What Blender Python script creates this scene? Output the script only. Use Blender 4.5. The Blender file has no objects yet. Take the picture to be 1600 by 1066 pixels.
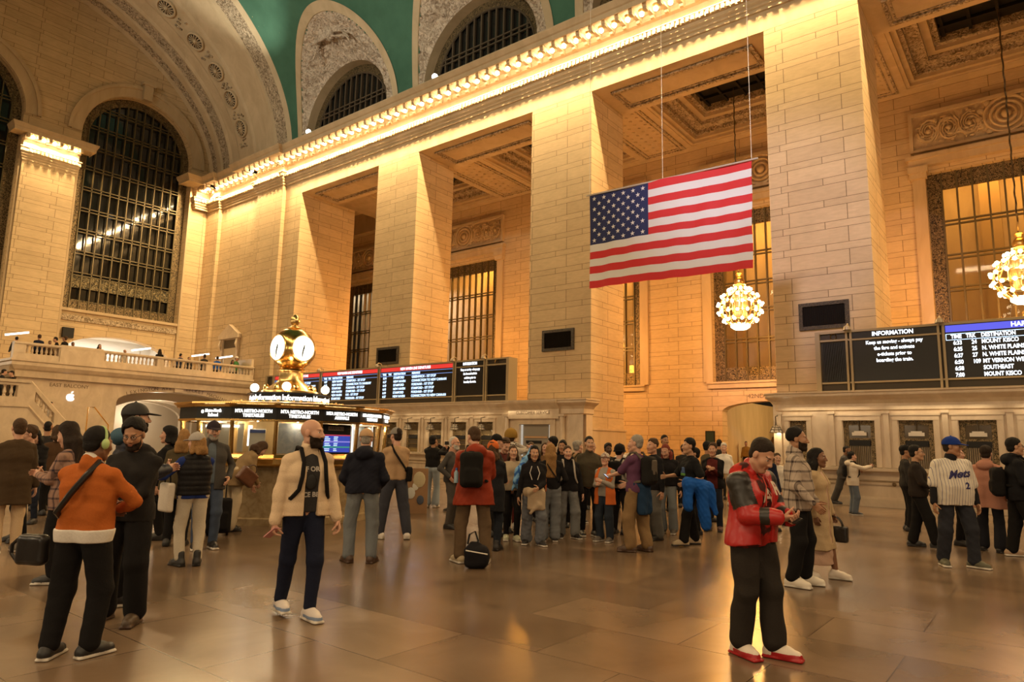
import bpy, bmesh, math, random
import numpy as np
from math import sin, cos, pi, sqrt, atan2
from mathutils import Vector, Matrix
from mathutils.bvhtree import BVHTree
from mathutils.geometry import tessellate_polygon
R = math.radians
S = bpy.context.scene
COL = S.collection
random.seed(7)

# ------------------------------------------------------------------ helpers
class MB:
    """collects shapes and links them as one mesh object"""
    def __init__(s): s.v, s.f, s.m, s.cur = [], [], [], 0
    def add(s, vs, fs):
        b = len(s.v); s.v.extend([tuple(p) for p in vs])
        s.f.extend([tuple(b + i for i in f) for f in fs]); s.m.extend([s.cur] * len(fs)); return s
    def box(s, x0, y0, z0, x1, y1, z1):
        return s.add([(x0,y0,z0),(x1,y0,z0),(x1,y1,z0),(x0,y1,z0),(x0,y0,z1),(x1,y0,z1),(x1,y1,z1),(x0,y1,z1)],
                     [(0,3,2,1),(4,5,6,7),(0,1,5,4),(1,2,6,5),(2,3,7,6),(3,0,4,7)])
    def cbox(s, c, d, M=None):
        x, y, z = d[0]/2, d[1]/2, d[2]/2
        vs = [Vector(p) for p in ((-x,-y,-z),(x,-y,-z),(x,y,-z),(-x,y,-z),(-x,-y,z),(x,-y,z),(x,y,z),(-x,y,z))]
        if M is not None: vs = [M @ p for p in vs]
        return s.add([p + Vector(c) for p in vs], [(0,3,2,1),(4,5,6,7),(0,1,5,4),(1,2,6,5),(2,3,7,6),(3,0,4,7)])
    def lathe(s, prof, c=(0,0,0), n=24, M=None, a0=0, a1=2*pi):
        full = abs(a1-a0-2*pi) < 1e-6; k = n if full else n+1
        vs, fs = [], []
        for r, z in prof:
            for i in range(k):
                a = a0+(a1-a0)*i/n; p = Vector((r*cos(a), r*sin(a), z))
                if M is not None: p = M @ p
                vs.append(p+Vector(c))
        for j in range(len(prof)-1):
            for i in range(n):
                i2 = (i+1) % k
                fs.append((j*k+i, j*k+i2, (j+1)*k+i2, (j+1)*k+i))
        return s.add(vs, fs)
    def tube(s, path, r, n=6, closed=False, caps=True):
        P = [Vector(p) for p in path]; m = len(P); vs, fs = [], []
        rr = r if isinstance(r, (list, tuple)) else [r]*m
        up = None
        for i in range(m):
            if closed: t = P[(i+1) % m]-P[i-1]
            else: t = P[min(i+1, m-1)]-P[max(i-1, 0)]
            t.normalize()
            if up is None:
                up = Vector((0,0,1)) if abs(t.z) < .9 else Vector((1,0,0))
            a = (up - t*up.dot(t)); a.normalize(); b = t.cross(a); up = a
            for k in range(n):
                q = 2*pi*k/n; vs.append(P[i]+(a*cos(q)+b*sin(q))*rr[i])
        for i in range(m if closed else m-1):
            j = (i+1) % m
            for k in range(n):
                l = (k+1) % n; fs.append((i*n+k, i*n+l, j*n+l, j*n+k))
        if caps and not closed:
            fs.append(tuple(range(n-1, -1, -1))); fs.append(tuple((m-1)*n+k for k in range(n)))
        return s.add(vs, fs)
    def sweep(s, path, prof, side=1, caps=True):
        """mitred sweep of profile (out, z) along an XY polyline; out is to the left of travel when side=1"""
        P = [Vector((p[0], p[1])) for p in path]; m = len(P); n = len(prof); vs, fs = [], []
        for i in range(m):
            d0 = (P[i]-P[i-1]).normalized() if i else (P[1]-P[0]).normalized()
            d1 = (P[i+1]-P[i]).normalized() if i < m-1 else d0
            n0 = Vector((-d0.y, d0.x))*side; n1 = Vector((-d1.y, d1.x))*side
            b = n0+n1; b = b/max(.2, b.dot(n1))
            for o, z in prof: vs.append((P[i].x+b.x*o, P[i].y+b.y*o, z))
        for i in range(m-1):
            for k in range(n-1):
                q = (i*n+k, i*n+k+1, (i+1)*n+k+1, (i+1)*n+k)
                fs.append(q if side < 0 else q[::-1])
        if caps:
            fs.append(tuple(range(n))); fs.append(tuple((m-1)*n+k for k in range(n-1, -1, -1)))
        return s.add(vs, fs)
    def poly(s, outer, holes, f, f2=None):
        """flat panel with holes; f maps (u,v)->xyz for the front, f2 for the back of the hole reveals"""
        loops = [[Vector((u, v, 0)) for u, v in l] for l in [outer]+list(holes)]
        tri = tessellate_polygon(loops); flat = [p for l in loops for p in l]
        s.add([f(p.x, p.y) for p in flat], [tuple(t) for t in tri])
        if f2:
            for l in holes:
                n = len(l); s.add([f(u, v) for u, v in l]+[f2(u, v) for u, v in l], [(i, (i+1) % n, n+(i+1) % n, n+i) for i in range(n)])
        return s
    def grid(s, fn, nu, nv):
        vs = [fn(i/nu, j/nv) for i in range(nu+1) for j in range(nv+1)]
        return s.add(vs, [(i*(nv+1)+j, (i+1)*(nv+1)+j, (i+1)*(nv+1)+j+1, i*(nv+1)+j+1) for i in range(nu) for j in range(nv)])
    def ball(s, c, r, n=10, m=7, sc=(1,1,1)):
        return s.lathe([(r*sin(pi*j/m)+1e-5, -r*cos(pi*j/m)) for j in range(m+1)], c, n, Matrix.Diagonal((sc[0], sc[1], sc[2])))
    def build(s, name, mat, parent=None, smooth=False, bevel=0):
        me = bpy.data.meshes.new(name); me.from_pydata(s.v, [], s.f)
        for mm in (mat if isinstance(mat, (list, tuple)) else [mat]): me.materials.append(mm)
        if max(s.m, default=0) > 0: me.polygons.foreach_set('material_index', s.m)
        bm = bmesh.new(); bm.from_mesh(me); bmesh.ops.recalc_face_normals(bm, faces=bm.faces); bm.to_mesh(me); bm.free()
        if smooth:
            me.polygons.foreach_set('use_smooth', [True]*len(me.polygons))
            try: me.set_sharp_from_angle(angle=R(40))
            except Exception: pass
        o = bpy.data.objects.new(name, me); COL.objects.link(o)
        if parent is not None: o.parent = parent
        if bevel:
            b = o.modifiers.new('b', 'BEVEL'); b.width = bevel; b.segments = 2; b.limit_method = 'ANGLE'
        return o

def empty(name, loc=(0,0,0), rz=0):
    o = bpy.data.objects.new(name, None); COL.objects.link(o); o.location = loc; o.rotation_euler = (0,0,rz); o.empty_display_size = .1
    return o
def tag(o, label, cat, group=None, kind=None):
    o['label'] = label; o['category'] = cat
    if group: o['group'] = group
    if kind: o['kind'] = kind
    return o
def struct(o, label=None, cat=None):
    o['kind'] = 'structure'
    if label: o['label'] = label; o['category'] = cat or o.name.split('_')[0]
    return o
def dup(o, parent=None, **kw):
    c = o.copy(); COL.objects.link(c)
    if parent is not None: c.parent = parent
    for ch in list(o.children): dup(ch, c)
    return c
FONT_N = 0
def text(name, body, size, mat, loc, xdir, updir=(0,0,1), parent=None, align='CENTER', ext=.004, sx=1.0, shear=0, bold=0):
    """flat lettering standing on the plane spanned by xdir, updir, turned into a mesh"""
    cu = bpy.data.curves.new(name, 'FONT'); cu.body = body; cu.size = size; cu.align_x = align; cu.align_y = 'CENTER'
    cu.extrude = ext; cu.shear = shear; cu.resolution_u = 3; cu.offset = bold; cu.space_line = .95
    t = bpy.data.objects.new(name, cu); COL.objects.link(t)
    dg = bpy.context.evaluated_depsgraph_get()
    me = bpy.data.meshes.new_from_object(t.evaluated_get(dg)); bpy.data.objects.remove(t); bpy.data.curves.remove(cu)
    x = Vector(xdir).normalized(); u = Vector(updir).normalized(); n = x.cross(u)
    M = Matrix(((x.x*sx, u.x, n.x, loc[0]), (x.y*sx, u.y, n.y, loc[1]), (x.z*sx, u.z, n.z, loc[2]), (0,0,0,1)))
    me.transform(M); me.materials.clear(); me.materials.append(mat)
    o = bpy.data.objects.new(name, me); COL.objects.link(o)
    if parent is not None: o.parent = parent
    return o

# ------------------------------------------------------------------ materials
def newmat(name):
    m = bpy.data.materials.new(name); m.use_nodes = True; nt = m.node_tree; nt.nodes.clear()
    o = nt.nodes.new('ShaderNodeOutputMaterial'); b = nt.nodes.new('ShaderNodeBsdfPrincipled'); nt.links.new(b.outputs[0], o.inputs[0])
    return m, nt, b
def nd(nt, t, **kw):
    n = nt.nodes.new('ShaderNode'+t)
    for k, v in kw.items():
        if k.startswith('_'): setattr(n, k[1:], v)
        else:
            n.inputs[int(k[1:]) if k[0] == 'i' and k[1:].isdigit() else k.replace('_', ' ')].default_value = v
    return n
def rgb(c): return (c[0], c[1], c[2], 1)
PL = {}
def plain(name, c, rough=.6, metal=0, spec=.5, noise=0, nscale=20, bump=0, coat=0, sheen=0):
    if name in PL: return PL[name]
    m, nt, b = newmat(name); b.inputs['Base Color'].default_value = rgb(c); b.inputs['Roughness'].default_value = rough
    b.inputs['Metallic'].default_value = metal; b.inputs['Specular IOR Level'].default_value = spec
    if coat: b.inputs['Coat Weight'].default_value = coat
    if sheen: b.inputs['Sheen Weight'].default_value = sheen
    if noise or bump:
        tc = nd(nt, 'TexCoord'); n = nd(nt, 'TexNoise', Scale=nscale, Detail=4.0); nt.links.new(tc.outputs['Object'], n.inputs['Vector'])
        if noise:
            r = nd(nt, 'MapRange'); r.inputs['To Min'].default_value = 1-noise; r.inputs['To Max'].default_value = 1+noise
            mx = nd(nt, 'VectorMath', _operation='SCALE'); mx.inputs[0].default_value = c
            nt.links.new(n.outputs['Fac'], r.inputs['Value']); nt.links.new(r.outputs[0], mx.inputs['Scale']); nt.links.new(mx.outputs[0], b.inputs['Base Color'])
        if bump:
            bp = nd(nt, 'Bump', Strength=bump, Distance=.01); nt.links.new(n.outputs['Fac'], bp.inputs['Height']); nt.links.new(bp.outputs[0], b.inputs['Normal'])
    PL[name] = m; return m
def emit(name, c, s):
    m, nt, b = newmat(name); b.inputs['Base Color'].default_value = (.02,.02,.02,1); b.inputs['Emission Color'].default_value = rgb(c); b.inputs['Emission Strength'].default_value = s
    return m
def wallcoord(nt, warp=.06, period=.74):
    """world position laid flat on whichever way the face points; course heights alternate"""
    g = nd(nt, 'NewGeometry'); p = nd(nt, 'SeparateXYZ'); n = nd(nt, 'SeparateXYZ'); L = nt.links.new
    L(g.outputs['Position'], p.inputs[0]); L(g.outputs['True Normal'], n.inputs[0])
    ab = lambda o: (lambda k: (L(o, k.inputs[0]), k)[1])(nd(nt, 'Math', _operation='ABSOLUTE')).outputs[0]
    gt = lambda o: (lambda k: (L(o, k.inputs[0]), k)[1])(nd(nt, 'Math', _operation='GREATER_THAN', i1=.6)).outputs[0]
    nx = gt(ab(n.outputs[0])); nz = gt(ab(n.outputs[2]))
    u = nd(nt, 'Mix', _data_type='FLOAT'); L(nx, u.inputs[0]); L(p.outputs[0], u.inputs[2]); L(p.outputs[1], u.inputs[3])
    s = nd(nt, 'Math', _operation='MULTIPLY', i1=2*pi/period); L(p.outputs[2], s.inputs[0])
    c = nd(nt, 'Math', _operation='COSINE'); L(s.outputs[0], c.inputs[0])
    w = nd(nt, 'Math', _operation='MULTIPLY_ADD', i1=warp); L(c.outputs[0], w.inputs[0]); L(p.outputs[2], w.inputs[2])
    v = nd(nt, 'Mix', _data_type='FLOAT'); L(nz, v.inputs[0]); L(w.outputs[0], v.inputs[2]); L(p.outputs[1], v.inputs[3])
    cb = nd(nt, 'CombineXYZ'); L(u.outputs[0], cb.inputs[0]); L(v.outputs[0], cb.inputs[1])
    return cb.outputs[0], g.outputs['Position']
def ashlar(name, c1, c2, mortar, bw=1.2, rh=.37, warp=.06, rough=.75, msize=.007, streak=.1):
    m, nt, b = newmat(name); L = nt.links.new; uv, pos = wallcoord(nt, warp, rh*2)
    bk = nd(nt, 'TexBrick', _offset=.42, _squash=1.35, _squash_frequency=2, Color1=rgb(c1), Color2=rgb(c2), Mortar=rgb(mortar), Scale=1.0)
    bk.inputs['Mortar Size'].default_value = msize; bk.inputs['Brick Width'].default_value = bw; bk.inputs['Row Height'].default_value = rh; bk.inputs['Bias'].default_value = -.25
    L(uv, bk.inputs['Vector'])
    n = nd(nt, 'TexNoise', Scale=.8, Detail=6.0, Roughness=.65); L(pos, n.inputs['Vector'])
    n2 = nd(nt, 'TexNoise', Scale=9.0, Detail=5.0); sc = nd(nt, 'VectorMath', _operation='MULTIPLY'); sc.inputs[1].default_value = (.35,.35,1.6); L(pos, sc.inputs[0]); L(sc.outputs[0], n2.inputs['Vector'])
    ad = nd(nt, 'Math', _operation='ADD'); L(n.outputs['Fac'], ad.inputs[0]); L(n2.outputs['Fac'], ad.inputs[1])
    r = nd(nt, 'MapRange'); r.inputs['From Min'].default_value = .6; r.inputs['From Max'].default_value = 1.4; r.inputs['To Min'].default_value = 1-streak*1.6; r.inputs['To Max'].default_value = 1+streak
    L(ad.outputs[0], r.inputs['Value'])
    mx = nd(nt, 'VectorMath', _operation='SCALE'); L(bk.outputs['Color'], mx.inputs[0]); L(r.outputs[0], mx.inputs['Scale']); L(mx.outputs[0], b.inputs['Base Color'])
    b.inputs['Roughness'].default_value = rough; b.inputs['Specular IOR Level'].default_value = .3
    bp = nd(nt, 'Bump', Strength=.35, Distance=.02, _invert=True); L(bk.outputs['Fac'], bp.inputs['Height']); L(bp.outputs[0], b.inputs['Normal'])
    return m
def veined(name, c, c2, scale=1.5, rough=.5, stretch=(1,1,.3), amount=1.0, bump=0, spec=.4):
    m, nt, b = newmat(name); L = nt.links.new; g = nd(nt, 'NewGeometry')
    sc = nd(nt, 'VectorMath', _operation='MULTIPLY'); sc.inputs[1].default_value = stretch; L(g.outputs['Position'], sc.inputs[0])
    n = nd(nt, 'TexNoise', Scale=scale, Detail=8.0, Roughness=.6, Distortion=.6); L(sc.outputs[0], n.inputs['Vector'])
    r = nd(nt, 'ValToRGB'); r.color_ramp.elements[0].position = .38; r.color_ramp.elements[1].position = .66
    r.color_ramp.elements[0].color = rgb(c2); r.color_ramp.elements[1].color = rgb(c); L(n.outputs['Fac'], r.inputs[0]); L(r.outputs[0], b.inputs['Base Color'])
    b.inputs['Roughness'].default_value = rough; b.inputs['Specular IOR Level'].default_value = spec
    if bump:
        bp = nd(nt, 'Bump', Strength=bump, Distance=.03); L(n.outputs['Fac'], bp.inputs['Height']); L(bp.outputs[0], b.inputs['Normal'])
    return m
def ornate(name, lo, hi, scale=6, rough=.5, metal=0, bump=1.0, dist=.08, a=.42, z=.58):
    """scrolling carved or cast ornament"""
    m, nt, b = newmat(name); L = nt.links.new; g = nd(nt, 'NewGeometry')
    n = nd(nt, 'TexNoise', Scale=scale, Detail=2.5, Roughness=.5, Distortion=1.6); L(g.outputs['Position'], n.inputs['Vector'])
    r = nd(nt, 'ValToRGB'); r.color_ramp.elements[0].position = a; r.color_ramp.elements[1].position = z
    r.color_ramp.elements[0].color = rgb(lo); r.color_ramp.elements[1].color = rgb(hi); L(n.outputs['Fac'], r.inputs[0]); L(r.outputs[0], b.inputs['Base Color'])
    b.inputs['Roughness'].default_value = rough; b.inputs['Metallic'].default_value = metal
    bp = nd(nt, 'Bump', Strength=bump, Distance=dist); L(n.outputs['Fac'], bp.inputs['Height']); L(bp.outputs[0], b.inputs['Normal'])
    return m

STONE = ashlar('ashlar_stone', (.61,.45,.26), (.53,.385,.22), (.17,.115,.06), bw=1.35, rh=.38, warp=.085, msize=.011)
SMOOTH = veined('dressed_stone', (.57,.43,.265), (.47,.35,.21), 1.2, .7)
CARVE = ornate('carved_stone', (.17,.115,.06), (.58,.45,.30), 6, .75, 0, 1.0, .12, .35, .6)  # shade of the cut hollows is mixed into the stone colour
RELIEF = ornate('relief_stone', (.30,.22,.15), (.66,.53,.40), 4.5, .8, 0, .9, .15, .3, .6)  # recesses of the relief coloured darker, as painted shade
MARBLE = veined('tan_marble', (.66,.53,.37), (.54,.42,.285), 2.2, .28, (1,1,.6), spec=.5)
VEINB = veined('booth_marble', (.42,.32,.18), (.27,.19,.10), 6, .2, (1,1,1), spec=.5)
BRONZE = plain('dark_bronze', (.10,.075,.045), .45, .6)
GRILLE = ornate('cast_bronze_scroll', (.022,.016,.008), (.27,.19,.09), 14, .4, .5, .8, .03)
GRILLE2 = ornate('cast_bronze_scroll_fine', (.03,.022,.01), (.30,.21,.10), 24, .4, .5, .8, .02)
BAR = plain('window_bar_bronze', (.115,.085,.035), .45, .4)
GRILLE3 = ornate('cast_bronze_dark', (.01,.008,.005), (.075,.05,.028), 26, .5, .3, .8, .02)
BRASS = plain('polished_brass', (.80,.50,.16), .22, 1.0)
GOLD = plain('gold_leaf', (.85,.60,.25), .28, 1.0)
BLACK = plain('black_enamel', (.010,.009,.008), .5, spec=.3)
BOARD = plain('board_screen', (.012,.009,.007), .35)
BFRAME = plain('board_metal', (.40,.31,.18), .5, .15)
LOUVRE = plain('board_louvre', (.05,.037,.022), .5, .3)
WHITE = plain('white_plaster', (.75,.70,.62), .7)
LETTER = plain('cut_letters', (.17,.115,.07), .7)

def glassmat(name, tint=(.02,.02,.018), rough=.03, trans=0.0):
    m, nt, b = newmat(name); b.inputs['Base Color'].default_value = rgb(tint); b.inputs['Roughness'].default_value = rough; b.inputs['IOR'].default_value = 1.5
    if trans:
        t = nd(nt, 'BsdfTransparent'); mx = nd(nt, 'MixShader', i0=trans); nt.links.new(b.outputs[0], mx.inputs[1]); nt.links.new(t.outputs[0], mx.inputs[2])
        o = [n for n in nt.nodes if n.type == 'OUTPUT_MATERIAL'][0]; nt.links.new(mx.outputs[0], o.inputs[0])
    return m
GLASSD = glassmat('night_glass', (.016,.015,.012), .06)
GLASS = glassmat('clear_glass', (.05,.05,.05), .03, .82)
# ceiling: painted blue-green sky with pale flecks and gilt stars
def skymat():
    m, nt, b = newmat('painted_sky'); L = nt.links.new; g = nd(nt, 'NewGeometry')
    n = nd(nt, 'TexNoise', Scale=.5, Detail=6.0, Roughness=.6); L(g.outputs['Position'], n.inputs['Vector'])
    r = nd(nt, 'ValToRGB'); r.color_ramp.elements[0].color = (.05,.125,.08,1); r.color_ramp.elements[1].color = (.075,.175,.115,1); r.color_ramp.elements[0].position = .3; r.color_ramp.elements[1].position = .7
    L(n.outputs['Fac'], r.inputs[0])
    v = nd(nt, 'TexVoronoi', Scale=1.3); L(g.outputs['Position'], v.inputs['Vector'])
    lt = nd(nt, 'Math', _operation='LESS_THAN', i1=.045); L(v.outputs['Distance'], lt.inputs[0])
    mx = nd(nt, 'Mix', _data_type='RGBA'); L(lt.outputs[0], mx.inputs[0]); L(r.outputs[0], mx.inputs[6]); mx.inputs[7].default_value = (.30,.32,.16,1)
    L(mx.outputs[2], b.inputs['Base Color']); b.inputs['Roughness'].default_value = .8; b.inputs['Specular IOR Level'].default_value = .2
    return m
SKY = skymat()
def floormat():
    m, nt, b = newmat('stone_floor'); L = nt.links.new; g = nd(nt, 'NewGeometry')
    bk = nd(nt, 'TexBrick', _offset=.5, Color1=(.190,.128,.080,1), Color2=(.120,.077,.047,1), Mortar=(.055,.035,.022,1), Scale=1.0)
    bk.inputs['Mortar Size'].default_value = .005; bk.inputs['Brick Width'].default_value = 1.5; bk.inputs['Row Height'].default_value = .95; bk.inputs['Bias'].default_value = -.1
    mp = nd(nt, 'Mapping'); mp.inputs['Rotation'].default_value = (0,0,R(90)); mp.inputs['Location'].default_value = (.3,.2,0); L(g.outputs['Position'], mp.inputs[0]); L(mp.outputs[0], bk.inputs['Vector'])
    n = nd(nt, 'TexNoise', Scale=1.1, Detail=5.0, Roughness=.55, Distortion=.5); L(g.outputs['Position'], n.inputs['Vector'])
    r = nd(nt, 'MapRange'); r.inputs['From Min'].default_value = .3; r.inputs['From Max'].default_value = .7; r.inputs['To Min'].default_value = .82; r.inputs['To Max'].default_value = 1.12; L(n.outputs['Fac'], r.inputs['Value'])
    mx = nd(nt, 'VectorMath', _operation='SCALE'); L(bk.outputs['Color'], mx.inputs[0]); L(r.outputs[0], mx.inputs['Scale']); L(mx.outputs[0], b.inputs['Base Color'])
    rr = nd(nt, 'MapRange'); rr.inputs['From Min'].default_value = .3; rr.inputs['From Max'].default_value = .7; rr.inputs['To Min'].default_value = .20; rr.inputs['To Max'].default_value = .27; L(n.outputs['Fac'], rr.inputs['Value']); L(rr.outputs[0], b.inputs['Roughness'])
    b.inputs['Specular IOR Level'].default_value = .38
    return m
FLOOR = floormat()
# ------------------------------------------------------------------ the hall
XP, XPB, XB, XC, YE, YB = 23.4, 26.1, 34.4, 22.6, 46.2, 38.5
VC, VA, VBZ, VZ = 8.25, 15.4, 12.2, 19.3           # vault: centre line, half width, rise, springing
BAYS = [(-3.2, 4.05), (7.16, 14.41), (17.58, 24.95), (28.09, 35.16)]
PIERS = [(-6.35, -3.2), (4.05, 7.16), (14.41, 17.58), (24.95, 28.09)]
def vx(z): return VC+VA*sqrt(max(0, 1-((z-VZ)/VBZ)**2))
def arc(c, r, z0, n=24, a0=0, a1=pi, k=1): return [(c+r*cos(a0+(a1-a0)*i/n), z0+k*r*sin(a0+(a1-a0)*i/n)) for i in range(n+1)]
def ring(mb, x0, y0, x1, y1, w, z0, z1):
    mb.box(x0, y0, z0, x1, y0+w, z1); mb.box(x0, y1-w, z0, x1, y1, z1); mb.box(x0, y0+w, z0, x0+w, y1-w, z1); mb.box(x1-w, y0+w, z0, x1, y1-w, z1)

struct(MB().box(-7.2, -18, -.2, 44, 47.5, 0).build('floor', FLOOR))
# piers of the ticket-office side
for i, (y0, y1) in enumerate(PIERS):
    p = struct(MB().box(XP, y0, 0, XPB, y1, 16.59).build('pillar', STONE, bevel=.02))
    MB().box(XP-.07, y0-.07, 0, XPB+.07, y1+.07, 2.2).box(XP-.1, y0-.1, 2.2, XPB+.1, y1+.1, 2.28).build('plinth', SMOOTH, p)
p = struct(MB().box(XP, 35.16, 0, 27.5, YE+1, 16.59).build('pillar', STONE))
MB().box(XP-.25, 36.85, 0, XP, 39.7, 17.4).box(XP-.25, 44.5, 0, XP, YE, 17.4).build('pilaster', STONE, p)
# lintel wall carried by the piers, with sunk soffit borders
w = struct(MB().box(XP, -16, 16.59, XPB, YE+1, 19.3).build('wall_south', SMOOTH))
for y0, y1 in BAYS:
    m = MB(); ring(m, XP+.55, y0+.6, XPB-.45, y1-.6, .13, 16.50, 16.59); ring(m, XP+.75, y0+.8, XPB-.65, y1-.8, .06, 16.55, 16.59); m.build('soffit_border', CARVE, w)
# entablature with brackets and dentils
PROF = [(0,17.36),(.08,17.38),(.08,17.50),(.14,17.54),(.14,17.62),(.22,17.70),(.22,17.84),(.30,17.86),(.30,18.06),(.36,18.10),(.36,18.14),(.08,18.18),
        (.08,18.60),(.20,18.66),(.20,18.74),(.26,18.86),(1.16,18.86),(1.16,18.80),(1.22,18.80),(1.24,19.0),(1.30,19.04),(1.42,19.22),(1.42,19.28),(.1,19.34)]
ENT = [(XP,-16),(XP,36.85),(XP-.25,36.85),(XP-.25,39.7),(XP,39.7),(XP,44.5),(XP-.25,44.5),(XP-.25,YE-.25),(22.2,YE-.25),(22.2,YE)]
def entab(path, name, ks=1.0):
    t = struct(MB().sweep(path, [(o_*ks, z_) for o_, z_ in PROF]).build(name, SMOOTH)); de, br, lamps = MB(), MB(), []
    for i in range(len(path)-1):
        a, b = Vector(path[i]).to_3d(), Vector(path[i+1]).to_3d(); L = (b-a).length; d = (b-a)/L; o = Vector((-d.y, d.x, 0))
        M = Matrix((( d.x, o.x, 0), (d.y, o.y, 0), (0,0,1)))
        for s0 in range(int(L/.2)):
            if L > .6: de.cbox(a+d*(.1+.2*s0)+o*.34*ks+Vector((0,0,17.955)), (.12,.1,.19), M)
        conv0 = conv1 = 0
        if L < .5: continue
        nb = max(1, round(L/.62)); st = L/nb
        for s0 in range(nb+1):
            c = a+d*(st*s0)
            br.cbox(c+o*.66*ks+Vector((0,0,18.77)), (.17,.86*ks,.17), M); br.cbox(c+o*.95*ks+Vector((0,0,18.72)), (.15,.22,.22), M); br.cbox(c+o*.34*ks+Vector((0,0,18.68)), (.15,.16,.22), M)
            if s0 < nb: lamps.append((a+d*(st*(s0+.5))+o*.70*ks+Vector((0,0,18.86)), o))
    de.build('dentil_course', SMOOTH, t); br.build('bracket_course', SMOOTH, t)
    return lamps
LAMPS = [l for l in entab(ENT, 'trim_1')]
for k, (xa, xb) in enumerate(((14.65, 11.85), (4.65, 1.85))):
    q = struct(MB().box(xb, YE-.3, 4.8, xa, YE, 17.4).build('pillar', STONE)); MB().box(xb-.18, YE-.14, 4.8, xa+.18, YE, 17.4).build('pilaster', STONE, q)
    LAMPS += entab([(xa, YE), (xa, YE-.3), (xb, YE-.3), (xb, YE)], 'trim_%d' % (k+2), .6)

# passage behind the piers: coffered ceiling
PC = struct(MB().box(XPB, -16, 19.6, XB, YE+1, 19.8).build('ceiling', SMOOTH))
PC.name = 'ceiling_passage'
m = MB()
for y0, y1 in PIERS+[(35.16, 38.4)]: m.box(XPB, y0, 17.95, XB, y1, 19.6)
for y0, y1 in BAYS+[(38.4, YE)]: m.box(XPB, y0, 17.95, XPB+.7, y1, 19.6).box(XB-.6, y0, 17.95, XB, y1, 19.6)
m.build('beam', SMOOTH, PC)
st = MB(); fr = MB()
for y0, y1 in PIERS:
    ring(fr, XPB+.9, y0+.35, XB-.5, y1-.35, .1, 17.89, 17.95); ring(fr, XPB+1.15, y0+.6, XB-.75, y1-.6, .06, 17.91, 17.95)
    for a in range(13):
        for b in range(4): st.ball((XPB+1.6+a*.46+(b % 2)*.2, y0+.86+b*.46, 17.945), .085, 6, 4, (1,1,.5))
fr.build('beam_border', CARVE, PC); st.build('beam_stud', SMOOTH, PC)
for y0, y1 in BAYS:
    a, c = MB(), MB(); x0, x1 = XPB+.7, XB-.6
    for i, (ins, wd, z0, z1) in enumerate(((0,.16,17.98,18.4),(.16,.2,18.12,18.6),(.36,.16,18.28,18.8),(.52,.5,18.5,19.0),(1.02,.3,18.72,19.3),(1.32,.22,18.9,19.5))):
        ring(c if i in (2, 3, 5) else a, x0+ins, y0+ins, x1-ins, y1-ins, wd, z0, z1)
    a.build('coffer_step', SMOOTH, PC); c.build('coffer_ornament', CARVE, PC)
    g = MB().box(x0+1.54, y0+1.54, 19.25, x1-1.54, y1-1.54, 19.3)
    for k in range(5): g.box(x0+1.7+k*.95, y0+1.55, 19.1, x0+1.82+k*.95, y1-1.55, 19.25); g.box(x0+1.55, y0+1.7+k*.95, 19.12, x1-1.55, y0+1.82+k*.95, 19.25)
    g.build('coffer_grille', BLACK, PC)
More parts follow.
